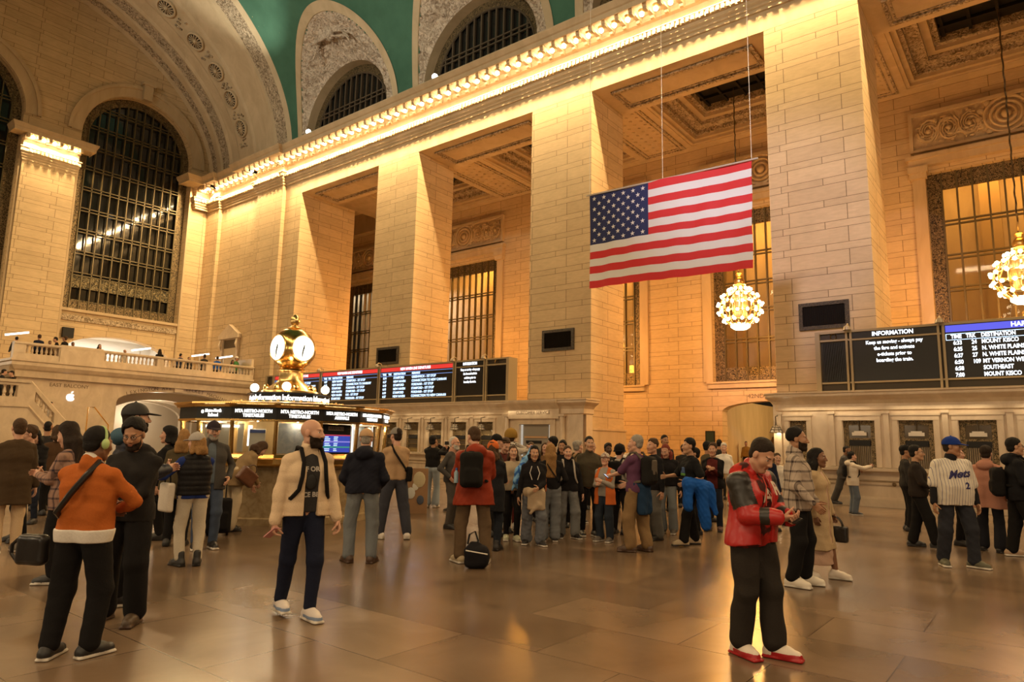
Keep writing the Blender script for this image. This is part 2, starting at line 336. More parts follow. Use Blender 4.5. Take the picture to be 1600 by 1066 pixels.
# outer wall of the passage with tall windows and the street arch
WIN = [(-2.6, 3.64), (8.06, 13.7), (17.9, 24.2), (28.5, 34.6), (39.0, 44.4)]
seg = lambda c, hw, zs, za, n=14: [(c+hw*cos(pi*i/n), zs+(za-zs)*sin(pi*i/n)**.9) for i in range(n+1)]
holes = [[(a, 4.98), (b, 4.98), (b, 14.0), (a, 14.0)] for a, b in WIN]
SARCH = [(8.5, 0.02), (13.3, 0.02)]+seg(10.9, 2.4, 3.42, 3.95)
holes.append(SARCH)
w = struct(MB().poly([(-16, 0), (YE+1, 0), (YE+1, 17.95), (-16, 17.95)], holes, lambda u, v: (XB, u, v), lambda u, v: (XB+.7, u, v)).build('wall_outer', STONE))
sl = MB(); cp = MB(); fz = MB(); rel = MB()
for a, b in WIN:
    sl.box(XB-.14, a-.25, 4.64, XB, b+.25, 4.98).box(XB-.2, a-.3, 4.88, XB, b+.3, 4.98)
    for y in (a-.5, b): cp.box(XB-.12, y, 4.98, XB, y+.5, 14.3).box(XB-.3, y-.08, 13.75, XB, y+.58, 14.0).box(XB-.38, y-.14, 14.0, XB, y+.64, 14.3)
    fz.box(XB-.3, a-.6, 14.3, XB, b+.6, 14.62).box(XB-.4, a-.7, 14.62, XB, b+.7, 14.8); ring_y = (a-.5, b+.5)
    fz.box(XB-.22, a-.5, 16.7, XB, b+.5, 16.86).box(XB-.22, a-.5, 15.0, XB, b+.5, 15.12).box(XB-.22, a-.5, 15.12, XB, a-.36, 16.7).box(XB-.22, b+.36, 15.12, XB, b+.5, 16.7)
    c = (a+b)/2; rel.box(XB-.05, a-.36, 15.12, XB, b+.36, 16.7)
    M = Matrix.Rotation(R(-90), 3, 'Y')
    for r0 in (.78, .56, .34): rel.lathe([(r0-.09,.0),(r0-.05,.12),(r0,.14),(r0+.05,.12),(r0+.09,0)], (XB-.06, c, 15.95), 26, M)
    rel.ball((XB-.12, c, 15.95), .2, 12, 8)
    from mathutils import noise
    rel.grid(lambda u, v: (XB-.04-.10*abs(noise.noise(Vector((a*3+u*22, v*5, 1.3))))-.07*abs(noise.noise(Vector((u*50, v*11, a)))), a-.36+(b-a+.72)*u, 15.12+1.58*v), 150, 26)
    for sg in (-1, 1):
        for k in range(3):
            cc = c+sg*(1.3+.78*k); fl = 1 if k % 2 else -1
            for t0, w0 in ((0, .055), (2.1, .04), (4.2, .04)):
                pts = [(XB-.13-.02*sin(j), cc+sg*(.44-.028*j)*cos(j*.6+t0), 15.9+fl*(.56-.036*j)*sin(j*.6+t0)) for j in range(12)]; rel.tube(pts, [w0*(1.3-.07*j) for j in range(12)], 5)
            rel.ball((XB-.15, cc, 15.9), .12, 8, 5); rnd = random.Random(k)
            for j in range(22): q = rnd.uniform(0, 6.28); r_ = rnd.uniform(.18, .62); rel.ball((XB-.12, cc+r_*.75*cos(q), 15.9+r_*sin(q)), rnd.uniform(.05, .1), 6, 4, (.8, 1.4 if j % 2 else .8, .8 if j % 2 else 1.4))
    for j in range(14): rel.ball((XB-.1, c+.98*cos(j*.449), 15.95+.8*sin(j*.449)), .15, 7, 4, (.7,1,1))
sl.build('window_sill', SMOOTH, w); cp.build('window_pilaster', SMOOTH, w); fz.build('frieze_moulding', SMOOTH, w); rel.build('frieze_relief', SMOOTH, w, True)
WN = 0
def bar_window(a, b, z0, z1, X, pitch, rows):
    """rectangular bronze window in the outer wall"""
    global WN; WN += 1
    o = struct(empty('window_%d' % WN)); bd = .55
    MB().box(X+.16, a, z0, X+.18, b, z1).build('pane', GLASS, o)
    m = MB(); m.box(X, a, z0, X+.15, a+bd, z1).box(X, b-bd, z0, X+.15, b, z1).box(X, a+bd, z1-.75, X+.15, b-bd, z1).box(X, a+bd, z0, X+.15, b-bd, z0+.75)
    m.build('scroll_border', GRILLE, o); m = MB(); n = round((b-a-2*bd)/pitch)
    for k in range(n+1):
        y = a+bd+(b-a-2*bd)*k/n; m.box(X-.05, y-.035, z0, X+.12, y+.035, z1)
    for r in rows:
        m.box(X-.04, a+bd, r, X+.1, b-bd, r+.06).box(X-.04, a+bd, r+.17, X+.1, b-bd, r+.23)
    m.build('glazing_bar', BAR, o); return o
for a, b in WIN: bar_window(a, b, 4.98, 14.0, XB+.3, .57, (7.0, 8.55, 10.0, 11.55))
# lit corridor beyond those windows
m = MB().box(38.4, -16, 4.2, 38.6, YE+1, 18).box(XB+.7, -16, 4.2, 38.4, YE+1, 4.3).box(XB+.7, -16, 16, 38.4, YE+1, 16.1)
cw = struct(m.build('wall_corridor', SMOOTH)); m = MB()
for k in range(8): m.box(37.7, -5+k*6.1, 4.3, 38.4, -4.2+k*6.1, 16)
m.build('corridor_pier', plain('corridor_pier', (.42,.28,.13), .7), cw)
m = MB().box(XB+.7, 4.6, 0, 46, 4.8, 4.2).box(XB+.7, 13.6, 0, 46, 13.8, 4.2).box(46, 4.6, 0, 46.2, 13.8, 5.2)
struct(m.build('wall_street', SMOOTH)); struct(MB().add([(XB+.7,4.8,0.001),(46,4.8,1.25),(46,13.6,1.25),(XB+.7,13.6,0.001)], [(0,1,2,3)]).build('floor_ramp', FLOOR))
text('inscription', '42ND STREET', .30, LETTER, (XB-.012, 10.95, 4.2), (0,-1,0), parent=w, sx=1.1)

# end wall with the tall arched windows
ell = [(VC+15.0*cos(pi*i/60), VZ+10.2*sin(pi*i/60)) for i in range(61)]
EWC = [18.28, 8.25, -1.78]; holes = []
for c in EWC:
    holes.append([(c-3.47, 9.15), (c+3.47, 9.15)]+arc(c, 3.47, 20.3)); holes.append([(c-3.25, 4.8), (c+3.25, 4.8)]+seg(c, 3.25, 6.3, 7.72))
w = struct(MB().poly([(-6.9, 0), (23.4, 0)]+ell, holes, lambda u, v: (u, YE, v), lambda u, v: (u, YE+.75, v)).build('wall_east', STONE))
m = MB()
for c in EWC:
    m.box(c-3.47, YE-.16, 8.98, c+3.47, YE, 9.15); k = MB().box(c-3.47, YE-.1, 8.42, c+3.47, YE, 8.75).build('sill_frieze', CARVE, w)
    for ra, rb, d in ((3.5, 4.1, .1), (4.1, 4.3, .2)):
        m.sweep  # archivolt rings
        A, B = arc(c, ra, 20.3, 32), arc(c, rb, 20.3, 32); n = 33
        m.add([(x, YE-d, z) for x, z in A+B]+[(x, YE, z) for x, z in A+B], [(i, i+1, n+i+1, n+i) for i in range(32)]+[(n+i, n+i+1, 3*n+i+1, 3*n+i) for i in range(32)]+[(2*n+i, 2*n+i+1, i+1, i) for i in range(32)])
    m.box(c-.28, YE-.42, 23.75, c+.28, YE, 24.75).box(c-.4, YE-.5, 24.75, c+.4, YE, 24.95)
    for sg in (-1, 1): m.box(c+sg*3.47-(.12 if sg < 0 else 0), YE-.2, 4.8, c+sg*3.47+(.12 if sg > 0 else 0), YE, 19.3)
m.build('archivolt', SMOOTH, w)
for c in EWC[:2]:
    WN += 1; o = struct(empty('window_%d' % WN)); Y = YE+.45
    out = [(c-3.47, 9.15), (c+3.47, 9.15)]+arc(c, 3.47, 20.3); inn = [(c-2.95, 9.75), (c+2.95, 9.75)]+arc(c, 2.95, 20.3)
    MB().poly(out, [], lambda u, v: (u, Y+.2, v)).build('pane', GLASSD, o)
    MB().poly(out, [inn], lambda u, v: (u, Y, v), lambda u, v: (u, Y+.15, v)).build('scroll_border', GRILLE, o)
    m = MB(); hz = lambda x: 20.3+sqrt(max(0, 3.2**2-(x-c)**2)); hwid = lambda z: 3.1 if z < 20.3 else sqrt(max(0, 3.1**2-(z-20.3)**2))
    for k in range(12):
        x = c-2.95+5.9*k/11; m.box(x-.032, Y-.06, 9.15, x+.032, Y+.06, hz(x))
    for k in range(9):
        z = 11.3+1.37*k
        if z < 23: h = hwid(z); m.box(c-h, Y-.06, z, c+h, Y+.06, z+.05).box(c-h, Y-.06, z+.19, c+h, Y+.06, z+.24)
    m.build('glazing_bar', BAR, o)
    MB().box(c-2.95, Y-.04, 9.75, c+2.95, Y, 9.8).box(c-2.95, Y-.02, 10.55, c+2.95, Y+.02, 11.3).build('scroll_panel', ornate('scroll_panel', (.03,.025,.012), (.22,.17,.08), 7, .4, .4), o)
    # bright shop interior seen through the balcony opening
    m = MB().box(c-4.5, YE+6, 4.8, c+4.5, YE+6.2, 9).box(c-4.5, YE+.8, 4.6, c+4.5, YE+6.2, 4.8).box(c-4.7, YE+.8, 4.8, c-4.5, YE+6.2, 9).box(c+4.5, YE+.8, 4.8, c+4.7, YE+6.2, 9).box(c-4.7, YE+.8, 8.2, c+4.7, YE+6.2, 8.4)
    struct(m.build('wall_shop', WHITE))
    MB().box(c-1.6, YE+5.9, 4.8, c+1.2, YE+6, 7.1).build('shop_partition', plain('beige_board', (.62,.52,.36), .7), w)
struct(MB().poly([(-6.9, 19.3), (23.4, 19.3)]+ell, [], lambda u, v: (u, YE+2.2, v)).build('wall_sky_beyond', BLACK))

# great end arch: moulded soffit rising from the entablature
ST = [(0,.0,0),(.035,.12,0),(.05,-.06,1),(.17,-.06,1),(.18,.05,0),(.21,.05,0),(.22,-.1,0),(.42,-.1,0),(.44,-.02,0),(.62,-.02,0),(.64,-.1,0),(.72,-.1,0),(.74,.02,0),(.76,-.06,1),(.84,-.06,1),(.85,.06,0),(.9,.06,0),(.91,-.1,1),(.98,-.1,1),(1,.05,0)]
def apt(t, th, off=0):
    a, b = VA-.4*t-off, VBZ-2.0*t-off; return (VC+a*cos(th), 36.9+9.3*t, VZ+b*sin(th))
m = MB()
for i in range(len(ST)-1):
    m.cur = ST[i+1][2] if ST[i][2] == ST[i+1][2] else 0
    A, B = ST[i], ST[i+1]; m.grid(lambda u, v: apt(A[0]+(B[0]-A[0])*v, pi*u, A[1]+(B[1]-A[1])*v), 90, 1)
EA = struct(m.build('trim_4', [SMOOTH, CARVE], smooth=True)); EA.data.materials[0] = SMOOTH
m = MB().grid(lambda u, v: (VC+(VA+.9*v-.0)*cos(pi*u), 36.86, VZ+(VBZ+.9*v)*sin(pi*u)), 90, 1)
m.build('arch_face', SMOOTH, EA)
def frame_at(t, th):
    p = Vector(apt(t, th, .02)); a = Vector(apt(t+.02, th, .02))-p; b = Vector(apt(t, th+.02, .02))-p; n = a.cross(b).normalized()
    if n.z > 0: n = -n
    b.normalize(); a = b.cross(n); return p, Matrix((( a.x, b.x, n.x), (a.y, b.y, n.y), (a.z, b.z, n.z)))
DARKR = plain('rosette_hollow', (.07,.05,.03), .8)  # dark disc colour paints the shade inside each rosette
ths = [.285, .452, .605, .765, .94, 1.12, 1.3, 1.48, 1.66, 1.84]
for th in ths:
    p, M = frame_at(.53, th); m = MB()
    m.cur = 0; m.lathe([(.62,.0),(.6,.12),(.52,.14),(.47,.02)], p, 28, M); m.ball(p+M @ Vector((0,0,.08)), .13, 10, 6)
    for k in range(14):
        q = 2*pi*k/14; m.tube([p+M @ Vector((r*cos(q), r*sin(q), h)) for r, h in ((.12,.06),(.25,.10),(.36,.09),(.46,.04))], [.02,.028,.04,.02], 5)
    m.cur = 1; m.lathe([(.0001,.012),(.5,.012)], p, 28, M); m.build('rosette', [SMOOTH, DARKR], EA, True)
    q0 = Vector(apt(.53, th-.085)); m = MB(); _, M2 = frame_at(.53, th-.085)
    for k in range(9): m.ball(q0+M2 @ Vector((random.uniform(-.5,.5), random.uniform(-.28,.28), .02)), .1, 6, 4, (1,1,.6))
    m.build('rosette_leaf', CARVE, EA)

# painted vault with window penetrations
LUN = [.3, 10.75, 21.15, 31.55]
def inlun(y, z):
    return any(abs(y-c) < 4.2 and (z < 20.3 or ((y-c)/4.2)**2+((z-20.3)/5.6)**2 < 1) for c in LUN)
nu, nv = 210, 230; vs = []; fs = []
for i in range(nu+1):
    for j in range(nv+1):
        th = pi*(j/nv)**1.3; vs.append((VC+VA*cos(th), -5.4+(36.9+5.4)*i/nu, VZ+VBZ*sin(th)))
for i in range(nu):
    for j in range(nv):
        a, b = i*(nv+1)+j, (i+1)*(nv+1)+j; y = (vs[a][1]+vs[b][1])/2; z = (vs[a][2]+vs[a+1][2])/2
        if j < nv/2 and inlun(y, z): continue
        fs.append((a, b, b+1, a+1))
V = struct(MB().add(vs, fs).build('ceiling', SKY, smooth=True))
GILT = plain('gilt_line', (.30,.27,.12), .7)
for k, (y0, t0) in enumerate(((28.6,.62),(27.6,.60),(26.4,.66),(34.2,.9))):
    pts = []
    for j in range(26):
        th = t0+.018*j+.02*sin(j*.9+k); y = y0-.16*j*(.4+.3*k)+.35*sin(j*.55+k*2); pts.append((VC+(VA-.03)*cos(th), y, VZ+(VBZ-.03)*sin(th)))
    MB().tube(pts, .022, 4).build('painted_figure', GILT, V)
from mathutils import noise
for i, c in enumerate(LUN):
    o = struct(empty('window_%d' % (WN+1+i))); rnd = random.Random(i)
    op = lambda ph, s=1.0, off=0: (lambda z: (vx(z)-off, c+4.2*s*cos(ph), z))(20.3+5.6*(s if s < 1 else 1+(s-1)*.8)*sin(ph))
    def rfn(u, v):
        ph = pi*u; A = Vector(op(ph)); B = Vector((23.5, c+3.72*cos(ph), 20.3+3.62*sin(ph))); P = A.lerp(B, v)
        w_ = sin(pi*min(1, max(0, v)))**.5
        d = noise.noise(P*1.9)*.22+noise.noise(P*4.5)*.2+noise.noise(P*9)*.08+max(0, .3-abs(v-.55))*.35*max(0, sin(u*pi*9))
        return P+Vector((-1, 0, -.25))*d*w_
    MB().grid(rfn, 130, 26).build('relief', RELIEF, o, True)
    MB().grid(lambda u, v: op(pi*u, 1+.1*v, .06), 60, 2).grid(lambda u, v: op(pi*u, 1.0, .06-.3*v), 60, 1).build('outline_band', SMOOTH, o, True)
    m = MB().grid(lambda u, v: (23.5+.75*v, c+3.72*cos(pi*u), 20.3+3.62*sin(pi*u)), 40, 1); m.build('reveal', SMOOTH, o, True)
    Y = [(c+3.72*cos(pi*k/30), 20.3+3.62*sin(pi*k/30)) for k in range(31)]; I = [(c+3.2*cos(pi*k/30), 20.3+3.1*sin(pi*k/30)) for k in range(31)]
    MB().poly([(c+3.72, 19.4), (c-3.72, 19.4)]+Y[::-1], [], lambda u, v: (24.2, u, v)).build('pane', GLASSD, o)
    m = MB(); n = 31; m.add([(24.05, y, z) for y, z in Y+I], [(k, k+1, n+k+1, n+k) for k in range(30)]); m.build('scroll_border', GRILLE, o)
    m = MB()
    for k in range(14):
        y = c-3.2+6.4*k/13; m.box(24.02, y-.05, 19.4, 24.15, y+.05, 20.3+sqrt(max(0, 3.15**2-(y-c)**2)))
    for z in (21.35, 21.6): h = sqrt(3.2**2-(z-20.3)**2); m.box(24.0, c-h, z, 24.1, c+h, z+.08)
    m.tube([(24.05, y, z) for y, z in I], .06, 5, caps=False); m.build('glazing_bar', plain('window_bar_dark', (.11,.08,.05), .5, .4), o)
    # winged figure over the crown of the opening
    P0 = Vector((22.0, c-.2, 25.0)); m = MB()
    m.ball(P0, .34, 10, 8, (.8,.9,1.4)); m.ball(P0+Vector((-.1,.3,.62)), .2, 8, 6)
    for sg in (-1, 1):
        for k in range(7): m.tube([P0+Vector((0, sg*.2, .1)), P0+Vector((.05, sg*(.6+.08*k), .55-.12*k)), P0+Vector((.15, sg*(1.0+.12*k), .75-.3*k))], [.12,.1,.03], 5)
    m.tube([P0+Vector((-.2,1.6,-.3)), P0+Vector((-.1,0,-.2)), P0+Vector((.2,-1.3,-.5))], .06, 6)
    m.build('figure_relief', RELIEF, o, True)
WN += len(LUN)
# attic course behind the cornice
struct(MB().box(XP+.05, -16, 19.3, XP+.9, 36.8, 19.55).build('trim_5', SMOOTH))

# balcony across the end of the hall
BX = 10.6; b = struct(MB().box(BX, YB+.3, 4.5, 23.38, YE, 4.8).build('floor_balcony', SMOOTH))
m = MB().sweep([(BX, YE), (BX, YB), (23.14, YB)][::-1] if 0 else [(23.14, YB+.28), (BX+.28, YB+.28), (BX+.28, YE)], [(-.28,4.3),(0,4.3),(.05,4.6),(.16,4.68),(.28,4.85),(.28,5.0),(.34,5.05),(.34,5.16),(-.28,5.2)], -1 if 0 else 1)
m.build('balcony_cornice', MARBLE, b)
m = MB(); P = lambda x0, x1, z0, z1, d=0: m.box(x0, YB-d, z0, x1, YB+.3+d, z1)
P(BX, 23.1, 5.16, 5.42); P(BX, 23.1, 5.82, 5.86, .02); P(BX, 23.1, 5.86, 5.95, .06)
for x0, x1 in ((BX, 11.1), (12.5, 14.6), (17.28, 17.62), (20.06, 20.41), (23.05, 23.1)): P(x0, x1, 5.42, 5.84, .01)
P(12.55, 14.5, 5.1, 6.0, .05); m.build('parapet', MARBLE, b)
bal = MB().lathe([(.05,0),(.06,.03),(.035,.06),(.065,.14),(.05,.22),(.03,.3),(.045,.35),(.06,.4)], (0,0,0), 8)
b0 = None
for x0, x1 in ((11.1, 12.5), (14.6, 17.28), (17.62, 20.06), (20.41, 23.05)):
    n = int((x1-x0)/.2)
    for k in range(n):
        if b0 is None: b0 = c_ = bal.build('baluster', MARBLE, b, True)
        else: c_ = b0.copy(); COL.objects.link(c_)
        c_.parent = b; c_.location = (x0+(x1-x0)*(k+.5)/n, YB+.15, 5.42)
w = MB().poly([(11.0, 0), (23.14, 0), (23.14, 4.5), (11.0, 4.5)], [[(15.6, .02), (22.0, .02)]+seg(18.8, 3.2, 3.4, 4.06)], lambda u, v: (u, YB+.5, v), lambda u, v: (u, YB+1.3, v))
w = struct(w.build('wall_balcony', MARBLE)); MB().box(18.55, YB+.36, 4.08, 19.05, YB+.5, 4.5).build('keystone', MARBLE, w)
text('inscription', 'EAST BALCONY', .25, LETTER, (13.3, YB+.49, 4.02), (1,0,0), parent=w, sx=1.0)
def arctext(s, xc, z_of, x0, x1, size):
    for k, ch in enumerate(s):
        if ch == ' ': continue
        x = x0+(x1-x0)*k/(len(s)-1); sl = (z_of(x+.05)-z_of(x-.05))/.1
        text('inscription', ch, size, LETTER, (x, YB+.49, z_of(x)), (1, 0, sl), (-sl, 0, 1), parent=w)
zt = lambda x: 4.28-.62*(abs(x-18.8)/3.2)**2
arctext('LEXINGTON AVE', 18.8, zt, 16.1, 18.35, .27); arctext('TICKET MACHINES', 18.8, zt, 19.3, 21.9, .27)
# vaulted passage beyond the arch under the balcony
m = MB().box(14.6, YB+7, 0, 23.0, YB+7.2, 4.3).box(14.4, YB+1.3, 0, 14.6, YB+7.2, 4.3).box(23.0, YB+1.3, 0, 23.1, YB+7.2, 4.3).grid(lambda u, v: (18.8+4.2*cos(pi*u), YB+1.3+5.7*v, 3.0+1.35*sin(pi*u)), 24, 1)
w = struct(m.build('wall_passage', plain('pale_plaster', (.66,.56,.42), .7)))
for k in range(3): MB().poly([(15.2, 0), (22.4, 0), (22.4, 4.2), (15.2, 4.2)], [[(16.0, .02), (21.6, .02)]+seg(18.8, 2.8, 2.6, 3.7)], lambda u, v: (u, YB+2.6+1.5*k, v), lambda u, v: (u, YB+2.9+1.5*k, v)).build('passage_arch', plain('pale_plaster', (.66,.56,.42), .7), w)
# door in the ticket-office wall above the balcony
d = struct(empty('door_1'))
m = MB().box(XP-.16, 40.85, 4.8, XP-.01, 41.05, 8.0).box(XP-.16, 42.75, 4.8, XP-.01, 42.95, 8.0).box(XP-.3, 40.7, 8.0, XP-.01, 43.1, 8.25)
m.add([(XP-.3,40.7,8.25),(XP-.3,43.1,8.25),(XP-.3,41.9,8.95),(XP-.01,40.7,8.25),(XP-.01,43.1,8.25),(XP-.01,41.9,8.95)], [(0,1,2),(0,2,5,3),(1,4,5,2),(0,3,4,1)])
for y in (40.75, 42.75): m.tube([(XP-.2, y+.15, 7.95), (XP-.3, y+.15, 7.6), (XP-.12, y+.15, 7.2)], .07, 6)
m.build('door_surround', MARBLE, d); MB().box(XP-.04, 41.05, 4.8, XP-.01, 42.75, 8.0).build('door_leaf', plain('pale_door', (.5,.38,.22), .6), d)
MB().box(XP-.06, 41.1, 7.4, XP-.03, 42.7, 7.95).build('transom', BRONZE, d)
struct(MB().box(XP-.42, 38.6, 4.8, XP-.26, 40.2, 6.45).build('trim_6', MARBLE))

# marble stair with balustrade at the left
s = struct(empty('stair_east')); s.name = 'floor_stair'
slp = lambda x: 3.8 if x < 10.15 else 3.8-(x-10.15)*1.12
m = MB(); h1 = [(x, z) for x, z in ((7.2,3.12),(9.7,3.12),(9.7,3.6),(7.2,3.6))]; h2 = [(10.35,slp(10.35)-.62),(11.15,slp(11.15)-.62),(11.15,slp(11.15)-.2),(10.35,slp(10.35)-.2)]; h0 = [(4.5,3.12),(6.8,3.12),(6.8,3.6),(4.5,3.6)]
m.poly([(4, 0), (13.4, 0), (12.2, 1.5), (10.15, 3.72), (4, 3.72)], [h0, h1, h2], lambda u, v: (u, 34, v), lambda u, v: (u, 34.3, v)); m.poly([(4, 0), (13.4, 0), (12.2, 1.5), (10.15, 3.72), (4, 3.72)], [h0, h1, h2], lambda u, v: (u, 34.3, v))
m.box(4, 33.93, 3.72, 10.15, 34.37, 3.84); m.tube([(10.1, 34.15, 3.78), (12.25, 34.15, 1.4)], .12, 6)
m.box(4, 33.94, 2.7, 10.15, 34.0, 2.85); m.tube([(10.1, 34.0, 2.78), (12.0, 34.0, .66)], .07, 4)
m.build('stair_parapet', MARBLE, s); bb = MB()
for x in [4.7+.24*k for k in range(9)]+[7.35+.24*k for k in range(10)]: bb.lathe([(.06,0),(.07,.04),(.04,.08),(.075,.18),(.05,.3),(.04,.38),(.06,.44),(.07,.48)], (x, 34.15, 3.12), 8)
for k in range(4): x = 10.45+.2*k; bb.lathe([(.06,0),(.07,.04),(.04,.08),(.075,.16),(.05,.26),(.06,.4)], (x, 34.15, slp(x)-.6), 8)
bb.build('baluster_row', MARBLE, s); m = MB()
m.box(4, 34.3, 2.6, 10.2, 38.7, 2.72)
for k in range(17): m.box(10.2+.17*k, 34.3, 0, 10.37+.17*k, 37.0, max(.05, 2.6-.155*(k+1)))
m.build('stair_step', MARBLE, s)
m = MB().add([(x, y, z+dz) for x, z in ((10.4,3.45),(12.9,.85)) for y in (36.6, 36.95) for dz in (-.1, .42)], [(0,1,3,2),(4,6,7,5),(1,5,7,3),(0,2,6,4),(2,3,7,6),(0,4,5,1)]); m.box(10.4, 36.65, 0, 12.9, 36.9, .8)
m.build('stair_handrail', plain('pale_rail', (.72,.62,.46), .35), s)
tag(MB().tube([(12.3,33.6,0),(12.3,33.6,2.82),(12.55,33.6,2.82),(13.2,33.6,2.05),(13.2,33.6,0)], .03, 6).build('stair_rail', BRASS), 'sloping brass rail standing just right of the marble stair below the lit fruit sign', 'rail')
# ------------------------------------------------------------------ fixtures
BULB = emit('warm_bulb', (1,.80,.50), 48); BULB2 = emit('chandelier_bulb', (1,.82,.48), 30); OPAL = emit('opal_globe', (1,.88,.66), 7)
def light(name, typ, loc, power, color, parent=None, **kw):
    l = bpy.data.lights.new(name, typ); l.energy = power; l.color = color
    for k, v in kw.items(): setattr(l, k, v)
    o = bpy.data.objects.new(name, l); COL.objects.link(o); o.location = loc
    if parent is not None: o.parent = parent
    return o
def aim(o, target): o.rotation_euler = (Vector(target)-Vector(o.location)).to_track_quat('-Z', 'Y').to_euler()

# lamps under the cornice, one in every bay between brackets
proto = None
for k, (p, o) in enumerate(LAMPS):
    e = empty('cornice_lamp', p)
    if proto is None:
        proto = (MB().lathe([(.13,0),(.13,-.03),(.07,-.07),(.05,-.10)], (0,0,0), 12).build('socket', GOLD, e, True), MB().ball((0,0,-.16), .10, 10, 7).build('bulb', BULB, e, True))
    else:
        for q in proto: c = q.copy(); COL.objects.link(c); c.parent = e
    south = p.x > 20.5 and p.y < 44
    tag(e, 'bare warm bulb glowing between the brackets under the long cornice' if south else 'bare warm bulb glowing under the cornice cap at the end wall windows', 'lamp', 'bulbs under the cornice' if south else 'bulbs under the end wall cornice caps')
    if k % 2 == 0: l_ = light('lamp_light', 'SPOT', (0,0,-.30), 520, (1,.70,.34), e, shadow_soft_size=.06, spot_size=R(168), spot_blend=.25); l_.rotation_euler = (o*.22-Vector((0,0,1))).to_track_quat('-Z', 'Y').to_euler()

# bronze air grilles on the piers
for y0, y1, lab in ((4.8, 6.33, 'dark bronze grille panel on the pier above the right information screen'), (15.2, 16.8, 'dark bronze grille panel on the middle pier left of the flag'), (25.75, 27.4, 'dark bronze grille panel on the pier above the red banded departure screens')):
    g = empty('wall_grille', (XP-.002, (y0+y1)/2, 5.93)); h = (y1-y0)/2
    ring_ = MB().box(-.08,-h,-.45,-.0,h,-.33).box(-.08,-h,.33,0,h,.45).box(-.08,-h,-.33,0,-h+.12,.33).box(-.08,h-.12,-.33,0,h,.33); ring_.build('frame', GRILLE3, g)
    m = MB().box(-.02,-h+.12,-.33,0,h-.12,.33)
    for k in range(22): y = -h+.14+(2*h-.28)*k/21; m.box(-.045, y-.012, -.33, -.02, y+.012, .33)
    m.build('grille_slat', plain('slat_dark', (.012,.009,.006), .8, spec=.1), g); tag(g, lab, 'grille')

